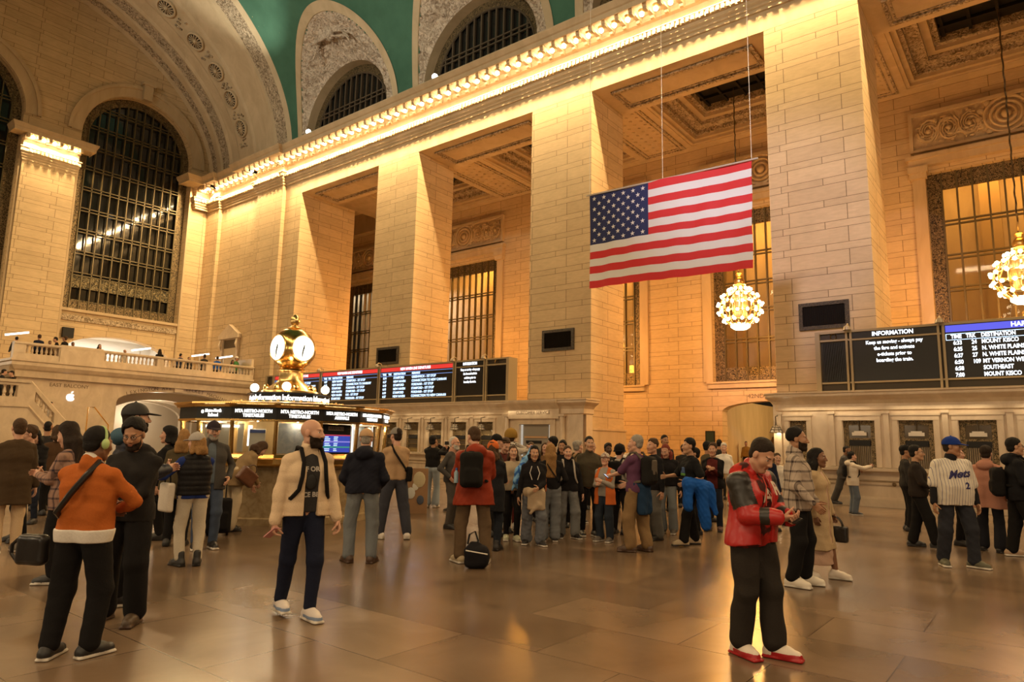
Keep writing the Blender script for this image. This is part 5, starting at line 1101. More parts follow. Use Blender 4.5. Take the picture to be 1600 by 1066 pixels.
    def phone(s, i, label, mat=None, lit=None, up=None, size=(.036, .075, .005)):
        J = s.J; d = nrm(J['wr', i]-J['el', i]); c = J['wr', i]+d*.105; n = s.palm.get(i); n = nrm(s.Rt @ np.array(n if n is not None else (0, -.5, .8), float)); n = nrm(n-d*(n @ d)*.3); c = c+n*.012
        e = s.own('phone', label, 'phone', c); u = nrm(np.array(up if up is not None else d, float)); u = nrm(u-n*(u @ n)); x = np.cross(u, n); M = Matrix(((x[0],u[0],n[0]),(x[1],u[1],n[1]),(x[2],u[2],n[2])))
        m = MB().cbox(c, tuple(2*q for q in size), M); s.putmb(e, 'case', m, mat or BLACK, False)
        if lit: m = MB().cbox(Vector(c)+Vector(n)*.0056, (size[0]*1.8, size[1]*1.85, .001), M); s.putmb(e, 'screen', m, lit, False)
        return e
    def decal(s, target, body, size, mat, p, right, up, parent=None, name='lettering', sx=1.0, shear=0, bold=0):
        """lettering laid on a garment: flat letters pushed onto the cloth along -normal"""
        rt, u = Vector(right), Vector(up); n = rt.cross(u).normalized(); o = text(name, body, size, mat, Vector(p)*s.sc, rt, u, None, ext=0, sx=sx, shear=shear, bold=bold)
        me = target.data; bv = BVHTree.FromPolygons([v.co[:] for v in me.vertices], [tuple(q.vertices) for q in me.polygons])
        bm = bmesh.new(); bm.from_mesh(o.data); bmesh.ops.triangulate(bm, faces=bm.faces); bmesh.ops.subdivide_edges(bm, edges=[e for e in bm.edges if e.calc_length() > .03], cuts=2)
        for v in bm.verts:
            hit = bv.ray_cast(v.co+n*.4, -n)
            if hit[0] is not None: v.co = hit[0]+n*.004
        bm.to_mesh(o.data); bm.free(); o.parent = target; return o
def cloth(name, c, rough=.9, noise=.12, bump=.25, sheen=0, nscale=70): return plain(name, c, rough, spec=.15, noise=noise, nscale=nscale, bump=bump, sheen=sheen)
# ------------------------------------------------------------------ the crowd
def C(n, *c, **k): return cloth('cloth_'+n, c, **k)
BLK = C('black', .010,.009,.009); CHAR = C('charcoal', .028,.025,.023); NAVY = C('navy', .012,.015,.032); DKB = C('dark_blue', .018,.024,.05); JEAN = C('light_denim', .17,.20,.24); JEAN2 = C('mid_denim', .055,.075,.12); DJEAN = C('dark_denim', .016,.020,.032)
GREY = C('grey', .20,.18,.155); LGREY = C('light_grey', .40,.36,.31); DGREY = C('dark_grey', .06,.055,.05); CREAM = C('cream', .62,.50,.36); OFFW = C('off_white', .60,.54,.46); TAN = C('tan', .40,.25,.13); BEIGE = C('beige', .50,.36,.22); OLIVE = C('olive', .075,.058,.03); KHAKI = C('khaki', .24,.145,.065); BROWN = C('brown', .075,.04,.02); WHT = C('white', .66,.62,.56)
RUST = C('rust', .36,.095,.018); ORANGE = C('orange', .55,.13,.03); REDR = C('brick_red', .26,.035,.014); MAROON = C('maroon', .10,.018,.015); PURP = C('purple', .12,.045,.10); PINK = C('dusty_pink', .48,.235,.165); BLUEC = C('bright_blue', .012,.085,.36); TEAL = C('slate_blue', .05,.10,.14); GREENC = C('green', .05,.16,.05); BROWNL = C('warm_brown', .16,.085,.04); MUST = C('mustard', .26,.15,.03)
SBLK = plain('shoe_black', (.014,.012,.011), .5); SWHT = plain('shoe_white', (.62,.57,.5), .5); SOLEW = plain('sole_white', (.60,.55,.47), .5); SBRN = plain('shoe_brown', (.06,.03,.016), .5); SBEI = plain('shoe_beige', (.38,.29,.18), .6); LEATHB = plain('black_leather', (.014,.012,.011), .35, bump=.2, nscale=40); SGRY = plain('shoe_grey', (.13,.11,.09), .6)
def pat(name, fn):
    m, nt, b = newmat(name); b.inputs['Roughness'].default_value = .85; b.inputs['Specular IOR Level'].default_value = .25; tc = nd(nt, 'TexCoord'); fn(nt, tc.outputs['Object'], b); return m
def plaid(name, base, line, sc=(9, 9, 9), line2=None):
    def fn(nt, v, b):
        sx = nd(nt, 'SeparateXYZ'); nt.links.new(v, sx.inputs[0]); col = None
        def stripe(o, f, w):
            m = nd(nt, 'Math', _operation='MULTIPLY', i1=f); nt.links.new(o, m.inputs[0]); q = nd(nt, 'Math', _operation='FRACT'); nt.links.new(m.outputs[0], q.inputs[0]); l = nd(nt, 'Math', _operation='LESS_THAN', i1=w); nt.links.new(q.outputs[0], l.inputs[0]); return l.outputs[0]
        a = stripe(sx.outputs[2], sc[2], .22); h = nd(nt, 'Math', _operation='ADD'); nt.links.new(sx.outputs[0], h.inputs[0]); nt.links.new(sx.outputs[1], h.inputs[1]); c = stripe(h.outputs[0], sc[0], .22); d = stripe(h.outputs[0], sc[0]*3, .16)
        s_ = nd(nt, 'Math', _operation='ADD'); nt.links.new(a, s_.inputs[0]); nt.links.new(c, s_.inputs[1]); s2 = nd(nt, 'Math', _operation='MULTIPLY_ADD', i1=.4); nt.links.new(d, s2.inputs[0]); nt.links.new(s_.outputs[0], s2.inputs[2]); s3 = nd(nt, 'Math', _operation='MULTIPLY', i1=.62, _use_clamp=True); nt.links.new(s2.outputs[0], s3.inputs[0])
        mx = nd(nt, 'Mix', _data_type='RGBA'); nt.links.new(s3.outputs[0], mx.inputs[0]); mx.inputs[6].default_value = rgb(base); mx.inputs[7].default_value = rgb(line); nt.links.new(mx.outputs[2], b.inputs['Base Color'])
    return pat(name, fn)
def pin(name, base, line, f=28, w=.13):
    def fn(nt, v, b):
        sx = nd(nt, 'SeparateXYZ'); nt.links.new(v, sx.inputs[0]); m = nd(nt, 'Math', _operation='MULTIPLY', i1=f); nt.links.new(sx.outputs[0], m.inputs[0]); q = nd(nt, 'Math', _operation='FRACT'); nt.links.new(m.outputs[0], q.inputs[0]); l = nd(nt, 'Math', _operation='LESS_THAN', i1=w); nt.links.new(q.outputs[0], l.inputs[0])
        mx = nd(nt, 'Mix', _data_type='RGBA'); nt.links.new(l.outputs[0], mx.inputs[0]); mx.inputs[6].default_value = rgb(base); mx.inputs[7].default_value = rgb(line); nt.links.new(mx.outputs[2], b.inputs['Base Color'])
    return pat(name, fn)
def blotch(name, c1, c2, sc=14, a=.45, z=.55):
    def fn(nt, v, b):
        n = nd(nt, 'TexNoise', Scale=sc, Detail=2.0, Distortion=.6); nt.links.new(v, n.inputs['Vector']); r = nd(nt, 'ValToRGB'); r.color_ramp.elements[0].position = a; r.color_ramp.elements[1].position = z; r.color_ramp.elements[0].color = rgb(c1); r.color_ramp.elements[1].color = rgb(c2); nt.links.new(n.outputs['Fac'], r.inputs[0]); nt.links.new(r.outputs[0], b.inputs['Base Color'])
    return pat(name, fn)
PLAIDG = plaid('grey_plaid', (.42,.34,.27), (.045,.03,.028), (8, 8, 9)); PLAIDD = plaid('dark_plaid', (.30,.18,.13), (.03,.02,.03), (10, 10, 10)); PINS = pin('pinstripe', (.66,.60,.50), (.10,.10,.22)); REDCAMO = blotch('red_camo', (.05,.012,.01), (.42,.022,.014), 11); FLORAL = blotch('dark_floral', (.012,.01,.01), (.35,.22,.12), 30, .55, .6); BLUESPOT = blotch('blue_spotted', (.03,.12,.40), (.20,.42,.70), 9, .44, .5); CAMOW = blotch('white_print', (.45,.40,.33), (.16,.06,.04), 26, .5, .55); SCARFP = blotch('white_scarf_print', (.55,.5,.42), (.05,.04,.04), 30)
PHONELIT = emit('phone_screen', (.55,.75,1), .9); PINKC = plain('pink_case', (.55,.25,.24), .4)

PLACED = []
def mk(x, y, h, face, label, skin='light', lod=1, top=None, bot=None, shoe=(SBLK, SOLEW), hair=('black', 'short'), **kw):
    if not kw.get('z'):
        for q in (1, 1.025, .975, 1.05, .95, 1.075, 1.1, .925, 1.125, 1.15, .9, 1.2):
            if all(math.hypot(x*q-a, y*q-b) > .52 for a, b in PLACED): break
        else: q = 1
        x, y, h = x*q, y*q, 1.6+(h-1.6)*(1+(q-1)*.8); PLACED.append((x, y))
    p = Person(x, y, h, face, label, skin, lod, **kw); p.body()
    if isinstance(top, dict): d = dict(top); m = d.pop('m'); p.j = p.top(m, **d)
    elif top: p.j = p.top(top)
    if isinstance(bot, dict): d = dict(bot); m = d.pop('m'); p.t = p.pants(m, **d)
    elif bot: p.t = p.pants(bot)
    if shoe: p.shoes(*shoe)
    if hair:
        d = hair[2] if len(hair) > 2 else {}; p.hair(hair[0], hair[1], **d)
    return p
WIDE = (.105, .098, .10); FLARE = (.098, .08, .095); SLIM = (.092, .066, .052)
def strap_across(p, e, mat, sg=1, off=.03, w=.02, front=True):
    """a band over one shoulder across the body to the other hip"""
    m = MB(); q = [(-sg*.19, .02, 1.0), (-sg*.13, -.12-off, 1.1), (-sg*.02, -.135-off, 1.24), (sg*.07, -.10-off, 1.38), (sg*.085, -.03, 1.465+off*.5), (sg*.07, .07+off, 1.41), (0, .125+off, 1.28), (-sg*.12, .115+off, 1.1), (-sg*.19, .03, .98)]
    m.tube([tuple(p.TW(k)) for k in q], w, 6); p.putmb(e, 'strap', m, mat)
def bagbox(p, e, c, r, mat, M=None, rd=.03, name='pouch'):
    c = np.array(c, float); R_ = np.linalg.norm(r)+.05; F = Field(c-R_, c+R_, min(p.h, .012)); F.box(c, r, p.Rt if M is None else M, rd, .01); F.fold(.004, p.seed+4); p.put(e, name, [F.mesh()], mat)

# --- nearest figures
p = mk(2.17, 5.74, 1.65, 38, 'person in orange bomber jacket with green headphones, seen from behind', 'brown', 0, dict(m=C('orange_suede', .40,.105,.02), name='jacket', off=.024, hem=.94, flare=.006, collar=.02, amp=.009), dict(m=BLK, rs=(.112,.09,.075)), (SBLK, SOLEW), ('black', 'short'), wide=1.14, feet=((-.13,-.06),(.13,.03)), toe=(-12,22), hands={0:(-.02,.25,1.08),1:(.10,.26,1.10)}, elbow={1:(1.2,-.1,-.25),0:(-1,-.3,-.4)}, head=(-18,8,0), fat=.012)
p.top(WHT, 'shirt', off=.022, hem=.865, slv=0, amp=.003, zf=.965)
F = p.field(); n = p.J['neck']; F.cone(n+p.Rt @ V3(0,-.02,-.01), n+p.Rt @ V3(0,-.012,.03), .064, .06, .02); p.add('shirt_collar', [F.mesh()], WHT)
m = MB(); hp = lambda *q: tuple((p.hc+p.Rh @ np.array(q, float))*p.sc); m.tube([hp(.092*cos(a), -.005, .02+.118*sin(a)) for a in [pi*k/16 for k in range(17)]], .011, 6)
for sg in (-1, 1): m.ball(hp(sg*.094, -.004, .0), .036, 12, 8, (.6,1,1.15))
m.build('headphones', plain('mint_green', (.40,.55,.22), .35), p.root, True)
c = p.TW((-.36, -.08, .80)); e = p.own('shoulder_bag', 'black leather shoulder bag on the hip of the person in orange', 'bag', c); bagbox(p, e, c, (.125,.055,.12), LEATHB, rd=.045); strap_across(p, e, LEATHB, 1, .04, .024)
m = MB(); m.tube([tuple(p.TW(q)) for q in ((-.49,-.08,.88),(-.55,-.07,.83),(-.55,-.07,.76),(-.49,-.08,.71))], .014, 6); p.putmb(e, 'handle', m, LEATHB)
p = mk(2.80, 6.50, 1.74, -152, 'bearded person in black hoodie and glasses looking down at a camera', 'tan', 0, dict(m=C('black_hoodie', .018,.016,.015), off=.024, hem=.86, flare=.01, hood=1, amp=.009), dict(m=C('black_wide_trousers', .013,.012,.012), rs=(.115,.10,.092)), (plain('shoe_bronze', (.07,.045,.025), .5), SBRN, .1), ('black', 'volume', dict(vol=1, cut=.03)), wide=1.08, feet=((-.16,.06),(.16,-.05)), hands={0:(-.05,.29,1.0),1:(.06,.30,1.02)}, grip=(1,1), palm={0:(.6,0,.6),1:(-.6,0,.6)}, head=(8,20,0))
p.beard('dark', .0025, high=-.055); p.glasses()
c = p.TW((.0,.34,.98)); e = p.own('camera', 'black camera with round lens held by the bearded person in glasses', 'camera', c); bagbox(p, e, c, (.065,.03,.045), BLACK, rd=.012, name='camera_body'); m = MB().lathe([(.001,.10),(.034,.10),(.04,.09),(.04,.0)], Vector(c), 16, Matrix((tuple(p.Rt[0]), tuple(p.Rt[1]), tuple(p.Rt[2]))) @ Matrix.Rotation(R(-110), 3, 'X')); p.putmb(e, 'lens', m, plain('lens_black', (.02,.02,.022), .2))
p = mk(3.06, 7.18, 1.90, 78, 'tall person in black cap and navy puffer jacket with blue hood', 'fair', 0, dict(m=C('navy_puffer', .016,.018,.03, rough=.5), off=.034, hem=.88, ridge=.012, per=.075, amp=.006, rs=(.066,.06,.05)), BLK, (SBLK, SOLEW), ('dark', 'short'), wide=1.1, hands={0:'phone',1:'phone'}, head=(-4,-2,0))
F = p.field(); n = p.J['neck']; F.ell(n+p.Rt @ V3(0,-.08,-.01), (.135,.09,.075), p.Rt, .03); F.ell(n+p.Rt @ V3(0,.0,.0), (.115,.105,.05), p.Rt, .03); F.fold(.006, 4); p.add('hood', [F.mesh()], TEAL); p.cap(plain('black_cap', (.014,.013,.013), .7), bl=.085); p.beard('dark', .004)
p = mk(3.90, 5.47, 1.78, 158, 'bald bearded person in cream fleece jacket walking with phone in hand', 'fair', 0, dict(m=C('cream_fleece', .66,.50,.33, bump=.6, nscale=120), off=.028, hem=.90, flare=.008, openf=.062, collar=.045, rs=(.068,.062,.052), amp=.011, ridge=.004), dict(m=NAVY, rs=(.098,.072,.056)), None, None, feet=((-.07,.10),(.07,-.24)), toe=(-4,4), lift=(0,.03), lean=3, hands={0:(-.27,.10,.86),1:(.27,.02,.85)}, grip=(1,2), head=(40,-2,0))
p.shoes(plain('shoe_mesh', (.58,.52,.48), .6), SOLEW, accent=plain('shoe_blue', (.18,.24,.36), .6), big=1.05)
for i in (0, 1):
    a, t = p.J['ank', i], p.J['toe', i]; F = Field(a-V3(.2,.2,.1), a+V3(.2,.2,.15), .009); F.cone(a+t*.06-V3(0,0,.018), a+t*.125-V3(0,0,.036), .036, .036, .01); p.add('shoe_laces', [F.mesh()], plain('lace_coral', (.75,.10,.06), .6))
sh = p.top(C('graphite_shirt', .035,.033,.033), 'shirt', off=.010, hem=.93, slv=0, amp=.004); p.beard('dark', .010)
for k, (tx, sz, z) in enumerate((('F OR', .06, 1.315), ('CE BE', .06, 1.09))): p.decal(sh, tx, sz, plain('print_grey', (.42,.38,.33), .7), p.TW((0,.3,z)), p.Rt @ V3(-1,0,0), p.Rt @ V3(0,0,1), bold=.002)
m = plain('print_dark', (.012,.012,.012), .7); F = Field(p.TW((0,.1,1.2))-.15, p.TW((0,.1,1.2))+.15, .009); F.ell(p.TW((.01,.118,1.205)), (.055,.018,.07), p.Rt, .01); p.add('shirt_emblem', [F.mesh()], m)
p.phone(1, 'pink cased phone held low by the walking person in cream fleece', PINKC); p.backpack(BLK, 'black backpack worn by the walking bald person in cream fleece', off=.04)
p = mk(6.16, 7.36, 1.74, 6, 'person in navy hooded jacket and pale jeans with tan cap, seen from behind', 'fair', 0, dict(m=C('navy_hooded', .013,.014,.022), off=.03, hem=.91, hood=1, amp=.010, rs=(.07,.064,.054)), dict(m=C('grey_blue_jeans', .16,.175,.185), rs=(.108,.086,.076), amp=.008), (SBRN, SBRN), ('grey', 'buzz'), wide=1.13, feet=((-.15,.02),(.15,-.02)), toe=(-30,14), hands={0:(-.2,.2,.98),1:(.2,.2,.98)}, head=(0,6,0), fat=.015)
p.cap(C('tan_cap', .45,.29,.16))
p = mk(5.64, 1.96, 1.70, 128, 'person in red and black leather jacket looking down at a phone', 'light', 0, None, dict(m=C('washed_black_trousers', .026,.021,.017), rs=(.115,.098,.09), amp=.012, upto=.88), None, ('dark', 'buzz', dict(t=.008)), wide=1.06, feet=((-.085,.14),(.10,-.05)), toe=(-22,10), lean=3, hands={0:(-.035,.33,1.12),1:(.05,.31,1.13)}, grip=(1,1), palm={0:(.5,-.3,.8),1:(-.5,-.3,.8)}, head=(2,32,0))
REDL = plain('red_leather', (.40,.016,.014), .38, bump=.25, nscale=25); BLKL = plain('black_leather_sleeve', (.022,.018,.014), .42, bump=.25, nscale=25)
def redf(Cn, p=p):
    r = np.zeros(len(Cn), int)
    for i in (0, 1):
        a, e, w = p.J['sh', i], p.J['el', i], p.J['wr', i]; t = ((Cn-a) @ (e-a))/((e-a) @ (e-a)); d = np.linalg.norm(Cn-a-np.clip(t, 0, 1)[:, None]*(e-a), axis=1); r[(d < .105) & (t < .75) & (t > -.25)] = 1
        t2 = ((Cn-e) @ (w-e))/((w-e) @ (w-e)); d2 = np.linalg.norm(Cn-e-np.clip(t2, 0, 1)[:, None]*(w-e), axis=1); r[(d2 < .09) & (t2 > .38) & (t2 < .68)] = 1
    r[(np.abs(Cn @ p.Rt[:, 0]) < .0)] = 0; return r
j = p.top([REDL, BLKL], 'jacket', off=.042, hem=.88, flare=.012, openf=.07, collar=.05, rs=(.082,.078,.058), amp=.012, matf=redf)
sh = p.top(REDCAMO, 'hooded_sweatshirt', off=.022, hem=.86, slv=0, hood=1, amp=.006); p.shoes(plain('shoe_cream', (.66,.58,.48), .45), plain('shoe_red', (.36,.012,.014), .4), .13, accent=plain('shoe_red', (.36,.012,.014), .4), big=1.12)
p.decal(sh, 'A', .15, plain('letter_cream', (.62,.5,.38), .7), p.TW((-.035,.3,1.27)), p.Rt @ V3(-1,0,0), p.Rt @ V3(0,0,1), bold=.004); p.decal(j, 'R', .14, plain('letter_cream', (.62,.5,.38), .7), p.TW((-.13,.3,1.33)), p.Rt @ V3(-1,0,0), p.Rt @ V3(0,0,1), bold=.004)
m = MB()
for sg in (-1, 1): m.tube([tuple(p.TW(q)) for q in ((sg*.03,.12,1.43),(sg*.035,.16,1.36),(sg*.04,.165,1.2))], .005, 5)
m.v = [tuple(Vector(q)*p.sc) for q in m.v]; m.build('drawstring', plain('red_cord', (.5,.05,.03), .7), p.root, True); p.phone(0, 'dark phone held up by the person in red leather jacket', BLACK)
p = mk(8.78, 2.48, 1.85, 96, 'bearded person in grey plaid overshirt beside the woman in cream coat', 'tan', 0, dict(m=PLAIDG, name='shirt', off=.026, hem=.84, flare=.012, collar=.04, rs=(.07,.064,.05), amp=.010), dict(m=BLK, rs=(.105,.085,.075)), (plain('shoe_chalk', (.66,.6,.5), .45), SOLEW), ('black', 'volume', dict(low=-.03, cut=.03, t=.02)), wide=1.1, fat=.03, feet=((-.11,.05),(.11,-.06)), toe=(-6,16), hands={0:(-.24,.16,.92),1:(.25,.18,.93)}, head=(0,2,0))
p.beard('dark', .006)
p = mk(9.22, 2.36, 1.61, 106, 'long haired person in cream coat carrying a black handbag', 'brown', 0, dict(m=C('cream_coat', .47,.345,.20), name='coat', off=.024, hem=.40, flare=.045, openf=.05, collar=.04, amp=.008), None, (plain('shoe_pearl', (.68,.6,.5), .45), SOLEW), ('black', 'short', dict(long=.32)), feet=((-.10,.17),(.10,-.17)), toe=(-5,10), hands={0:(-.27,.10,.86),1:(.26,.02,.86)}, grip=(1,1), head=(0,2,0))
p.top(C('blush_top', .55,.38,.28), 'blouse', off=.008, slv=0, hem=.9, amp=.004); p.skirt(C('blush_skirt', .50,.33,.24), .20, .185)
c = p.J['wr',0]+V3(0,.02,-.28); e = p.own('handbag', 'black handbag with twin handles carried by the woman in cream coat', 'handbag', c-V3(0,0,.12)); bagbox(p, e, c, (.06,.17,.11), LEATHB, rd=.03)
m = MB()
for s_ in (-.03, .03): m.tube([tuple(c+p.Rt @ V3(s_, .11*cos(a), .09+.15*sin(a))) for a in [pi*k/10 for k in range(11)]], .008, 5)
p.putmb(e, 'handle', m, LEATHB)
# --- around the booth
p = mk(7.98, 8.74, 1.81, -18, 'person in tan sweater and grey cap with dark strap across the back', 'fair', 1, dict(m=C('tan_sweater', .40,.26,.145), off=.022, hem=.93, amp=.008), dict(m=C('slate_trousers', .045,.047,.06), rs=(.108,.092,.075)), (SWHT, SOLEW), ('dark', 'short'), feet=((-.2,.08),(.2,-.1)), toe=(-35,20), hands={0:(-.12,.26,1.1),1:(.05,.28,1.1)}, head=(12,4,0)); p.cap(C('heather_cap', .22,.2,.18))
c = p.TW((.2,-.10,1.02)); e = p.own('sling_bag', 'dark sling bag on the back of the tan sweater person', 'bag', c); bagbox(p, e, c, (.05,.045,.12), BLK); strap_across(p, e, BLK, -1, .03, .017)
p = mk(4.50, 8.68, 1.64, -22, 'person in black vest, white jeans and pale grey cap, seen from behind', 'fair', 1, dict(m=C('royal_blue_sleeves', .018,.035,.16), name='sweater', off=.012, hem=.88, amp=.006), dict(m=C('white_jeans', .52,.46,.36), rs=(.10,.076,.062), amp=.008), (SBLK, SBLK, .17), ('blonde', 'short', dict(long=.14)), wide=1.1, feet=((-.1,.03),(.1,-.04)), toe=(-10,24), hands={0:(-.34,.30,1.16),1:(.05,.30,1.12)}, head=(30,2,0)); p.top(C('black_vest', .012,.011,.012, rough=.55), 'vest', off=.034, hem=.93, slv=0, ridge=.009, per=.07, collar=.03); p.cap(C('pale_grey_cap', .36,.33,.30), t=.02)
c = p.TW((-.30,.12,.90)); e = p.own('tote_bag', 'white tote bag hanging from the arm of the person in black vest', 'bag', c); bagbox(p, e, c, (.05,.16,.19), OFFW); m = MB(); m.tube([tuple(c+p.Rt @ V3(0, .1*cos(a), .17+.16*sin(a))) for a in [pi*k/8 for k in range(9)]], .01, 5); p.putmb(e, 'handle', m, BLK)
p = mk(5.30, 9.80, 1.82, 172, 'older person in dark jacket and dark cap facing the one in black vest', 'fair', 1, dict(m=DGREY, off=.028, hem=.82, openf=.05, collar=.03), dict(m=JEAN2), (SBLK, SOLEW), ('grey', 'buzz'), wide=1.1, head=(5,5,0), hands={0:'pocket'}); p.top(C('faded_denim_shirt', .10,.12,.14), 'shirt', off=.01, slv=0); p.cap(C('plum_cap', .03,.022,.03)); p.beard('grey', .003)
p = mk(5.02, 10.1, 1.70, 12, 'blonde person in olive coat behind the older person in dark cap', 'fair', 2, dict(m=OLIVE, hem=.7, off=.025), BLK, (SBLK,), ('blonde', 'short', dict(long=.2)))
p = mk(6.60, 11.35, 1.72, 62, 'person in tan coat bending over the booth counter', 'fair', 1, dict(m=C('camel_coat', .27,.18,.09), name='coat', off=.03, hem=.80, flare=.03, amp=.01), dict(m=C('ecru_trousers', .52,.42,.28), rs=FLARE), (SBLK, SBLK), ('brown', 'short', dict(long=.15)), lean=38, feet=((-.1,.02),(.1,-.05)), hands={0:(-.1,.42,1.05),1:(.12,.36,1.08)}, head=(0,20,0))
c = p.TW((.24,.02,1.0))+V3(.08,.0,-.02); e = p.own('leather_bag', 'brown leather bag on the arm of the person in tan coat', 'bag', c); bagbox(p, e, c, (.06,.17,.13), plain('brown_leather', (.12,.045,.02), .4, noise=.3)); m = MB(); m.tube([tuple(c+p.Rt @ V3(0, .1*cos(a), .1+.14*sin(a))) for a in [pi*k/8 for k in range(9)]], .01, 5); p.putmb(e, 'handle', m, SBRN)
e = tag(empty('suitcase', (6.12, 10.92, 0), R(-30)), 'black wheeled suitcase with raised handle beside the person in tan coat', 'suitcase'); F = Field(V3(-.3,-.2,0), V3(.3,.2,.7), .014); F.box(V3(0,0,.33), (.2,.12,.28), None, .05, .01); F.box(V3(0,-.1,.25), (.16,.05,.15), None, .04, .01); link('case', [F.mesh()], BLK, e); MB().tube([(-.09,.08,.6),(-.09,.08,1.02),(.09,.08,1.02),(.09,.08,.6)], .012, 6).build('handle', BLACK, e)
m = MB()
for x in (-.15, .15): m.lathe([(.001,-.02),(.04,-.02),(.04,.02),(.001,.02)], (x, .09, .04), 12, Matrix.Rotation(R(90), 3, 'Y'))
m.build('wheel', BLACK, e)
p = mk(5.30, 11.15, 1.74, -75, 'black haired person in black coat in profile left of the booth', 'light', 1, dict(m=BLK, hem=.6, off=.03, flare=.02), BLK, (SBLK,), ('black', 'volume', dict(long=.12, t=.03)), head=(0,0,0))
p = mk(5.80, 11.62, 1.56, -165, 'dark haired person in floral skirt looking up beside the booth', 'fair', 1, dict(m=BLK, hem=.85), None, (SBLK,), ('black', 'short', dict(long=.2)), head=(0,-28,0)); p.skirt(FLORAL, .25, .2)
p = mk(7.62, 10.45, 1.60, 20, 'dark haired person at the arrivals screen behind the bald walker', 'tan', 1, dict(m=CHAR, hem=.85), BLK, (SBLK, SOLEW), ('black', 'volume'), head=(-30,0,0)); p.backpack(BLK, 'black backpack of the person standing at the arrivals screen')
# --- left edge
p = mk(3.30, 11.3, 1.79, -14, 'person in long brown coat and pale trousers cut by the left edge', 'fair', 1, dict(m=C('umber_coat', .06,.038,.02), off=.03, hem=.62, flare=.02), dict(m=BEIGE), (SGRY, SOLEW), ('brown', 'short'))
p = mk(3.75, 12.3, 1.70, -105, 'person with glasses looking left beside the long brown coat', 'fair', 1, DGREY, BLK, (SBLK,), ('brown', 'volume'), head=(0,8,0)); p.glasses()
p = mk(4.55, 14.6, 1.68, -150, 'person in black puffer reading a lit phone near the left edge', 'fair', 2, dict(m=BLK, off=.035, hem=.8, ridge=.01), dict(m=DJEAN, rs=SLIM), (SBLK, SBLK, .2), ('black', 'short', dict(long=.2)), hands={0:'phone',1:'phone'}, grip=(1,1), palm={0:(.4,-.5,.7),1:(-.4,-.5,.7)}, head=(0,25,0)); p.phone(1, 'lit phone held by the person in black puffer near the left edge', None, PHONELIT)
p = mk(5.45, 16.9, 1.86, 10, 'short haired person in dark coat standing farthest back before the stair', 'tan', 2, dict(m=CHAR, hem=.7), BLK, (SBLK,), ('black', 'buzz'))
p = mk(5.30, 15.9, 1.73, -20, 'curly brown haired person in dark coat before the stair', 'fair', 2, dict(m=BROWN, hem=.7), BLK, (SBLK,), ('brown', 'volume', dict(t=.04, long=.1)))
p = mk(3.05, 8.66, 1.72, -60, 'long haired person in pink plaid shirt behind the orange bomber jacket', 'fair', 1, dict(m=PLAIDD, name='shirt', hem=.8), BLK, (SBLK, SOLEW), ('dark', 'volume', dict(long=.34)), hands={0:'phone',1:'phone'}, head=(0,20,0))
# --- behind the red hooded jacket
p = mk(12.40, 12.23, 1.73, 18, 'black haired person in black sweater and pale flared jeans by the ticket windows', 'tan', 2, dict(m=BLK, off=.018, hem=.98), dict(m=C('pale_flared_jeans', .27,.31,.34), rs=(.1,.076,.098)), (SWHT, SOLEW), ('black', 'volume', dict(t=.034)), hands={0:'face',1:'face'}, head=(-20,0,0))
p = mk(12.02, 11.15, 1.70, -62, 'person in black jacket holding a camera up to the face', 'fair', 2, dict(m=BLK, hem=.85), BLK, (SBLK, SOLEW), ('dark', 'short'), hands={0:(-.08,.24,1.5),1:(.06,.24,1.52)}, grip=(1,1)); c = p.hc+p.Rh @ V3(0,.2,.0); e = p.own('camera', 'small camera held to the face of the person in black jacket', 'camera', c); bagbox(p, e, c, (.06,.04,.045), BLACK, rd=.015, name='camera_body')
p = mk(9.72, 9.04, 1.70, 118, 'grey bearded person in glasses and dark jacket behind the red hooded jacket', 'fair', 1, dict(m=DGREY, off=.028, hem=.88, openf=.04), dict(m=C('grey_trousers', .08,.07,.06)), (SBLK, SBLK), ('white', 'buzz', dict(cut=-.012)), wide=1.08, hands={0:'pocket',1:'pocket'}); p.top(C('salmon_scarf', .40,.22,.15), 'scarf', off=.012, slv=0, collar=.02); p.beard('white', .006); p.glasses()
p = mk(7.19, 6.28, 1.81, -4, 'person in brick red hooded rain jacket with a black backpack, seen from behind', 'fair', 0, dict(m=C('rain_jacket', .245,.033,.013, rough=.6), off=.036, hem=.74, flare=.038, hood=1, amp=.012, rs=(.076,.074,.056)), dict(m=C('taupe_trousers', .115,.075,.042), rs=(.104,.085,.076), amp=.009), (plain('shoe_sand', (.40,.32,.2), .6), SOLEW), ('brown', 'short', dict(t=.018)), wide=1.1, feet=((-.17,.02),(.17,-.02)), toe=(-25,12), hands={0:(-.12,.33,1.12),1:(.1,.33,1.14)}, head=(26,18,0))
p.backpack(C('black_pack', .012,.011,.010), 'black backpack with silver emblem on the brick red rain jacket', off=.05, drop=.02, side=-.06, size=(.15,.085,.23))
c = p.TW((-.25,-.17,1.11)); e = p.own('water_bottle', 'clear blue capped water bottle in the side pocket of the black backpack', 'bottle', c); m = MB().lathe([(.001,-.08),(.03,-.08),(.03,.05),(.012,.08)], Vector(c), 12); p.putmb(e, 'bottle_body', m, plain('water_plastic', (.25,.35,.42), .1)); m = MB().lathe([(.014,.08),(.014,.11),(.001,.11)], Vector(c), 10); p.putmb(e, 'bottle_cap', m, plain('cap_blue', (.03,.12,.4), .4))
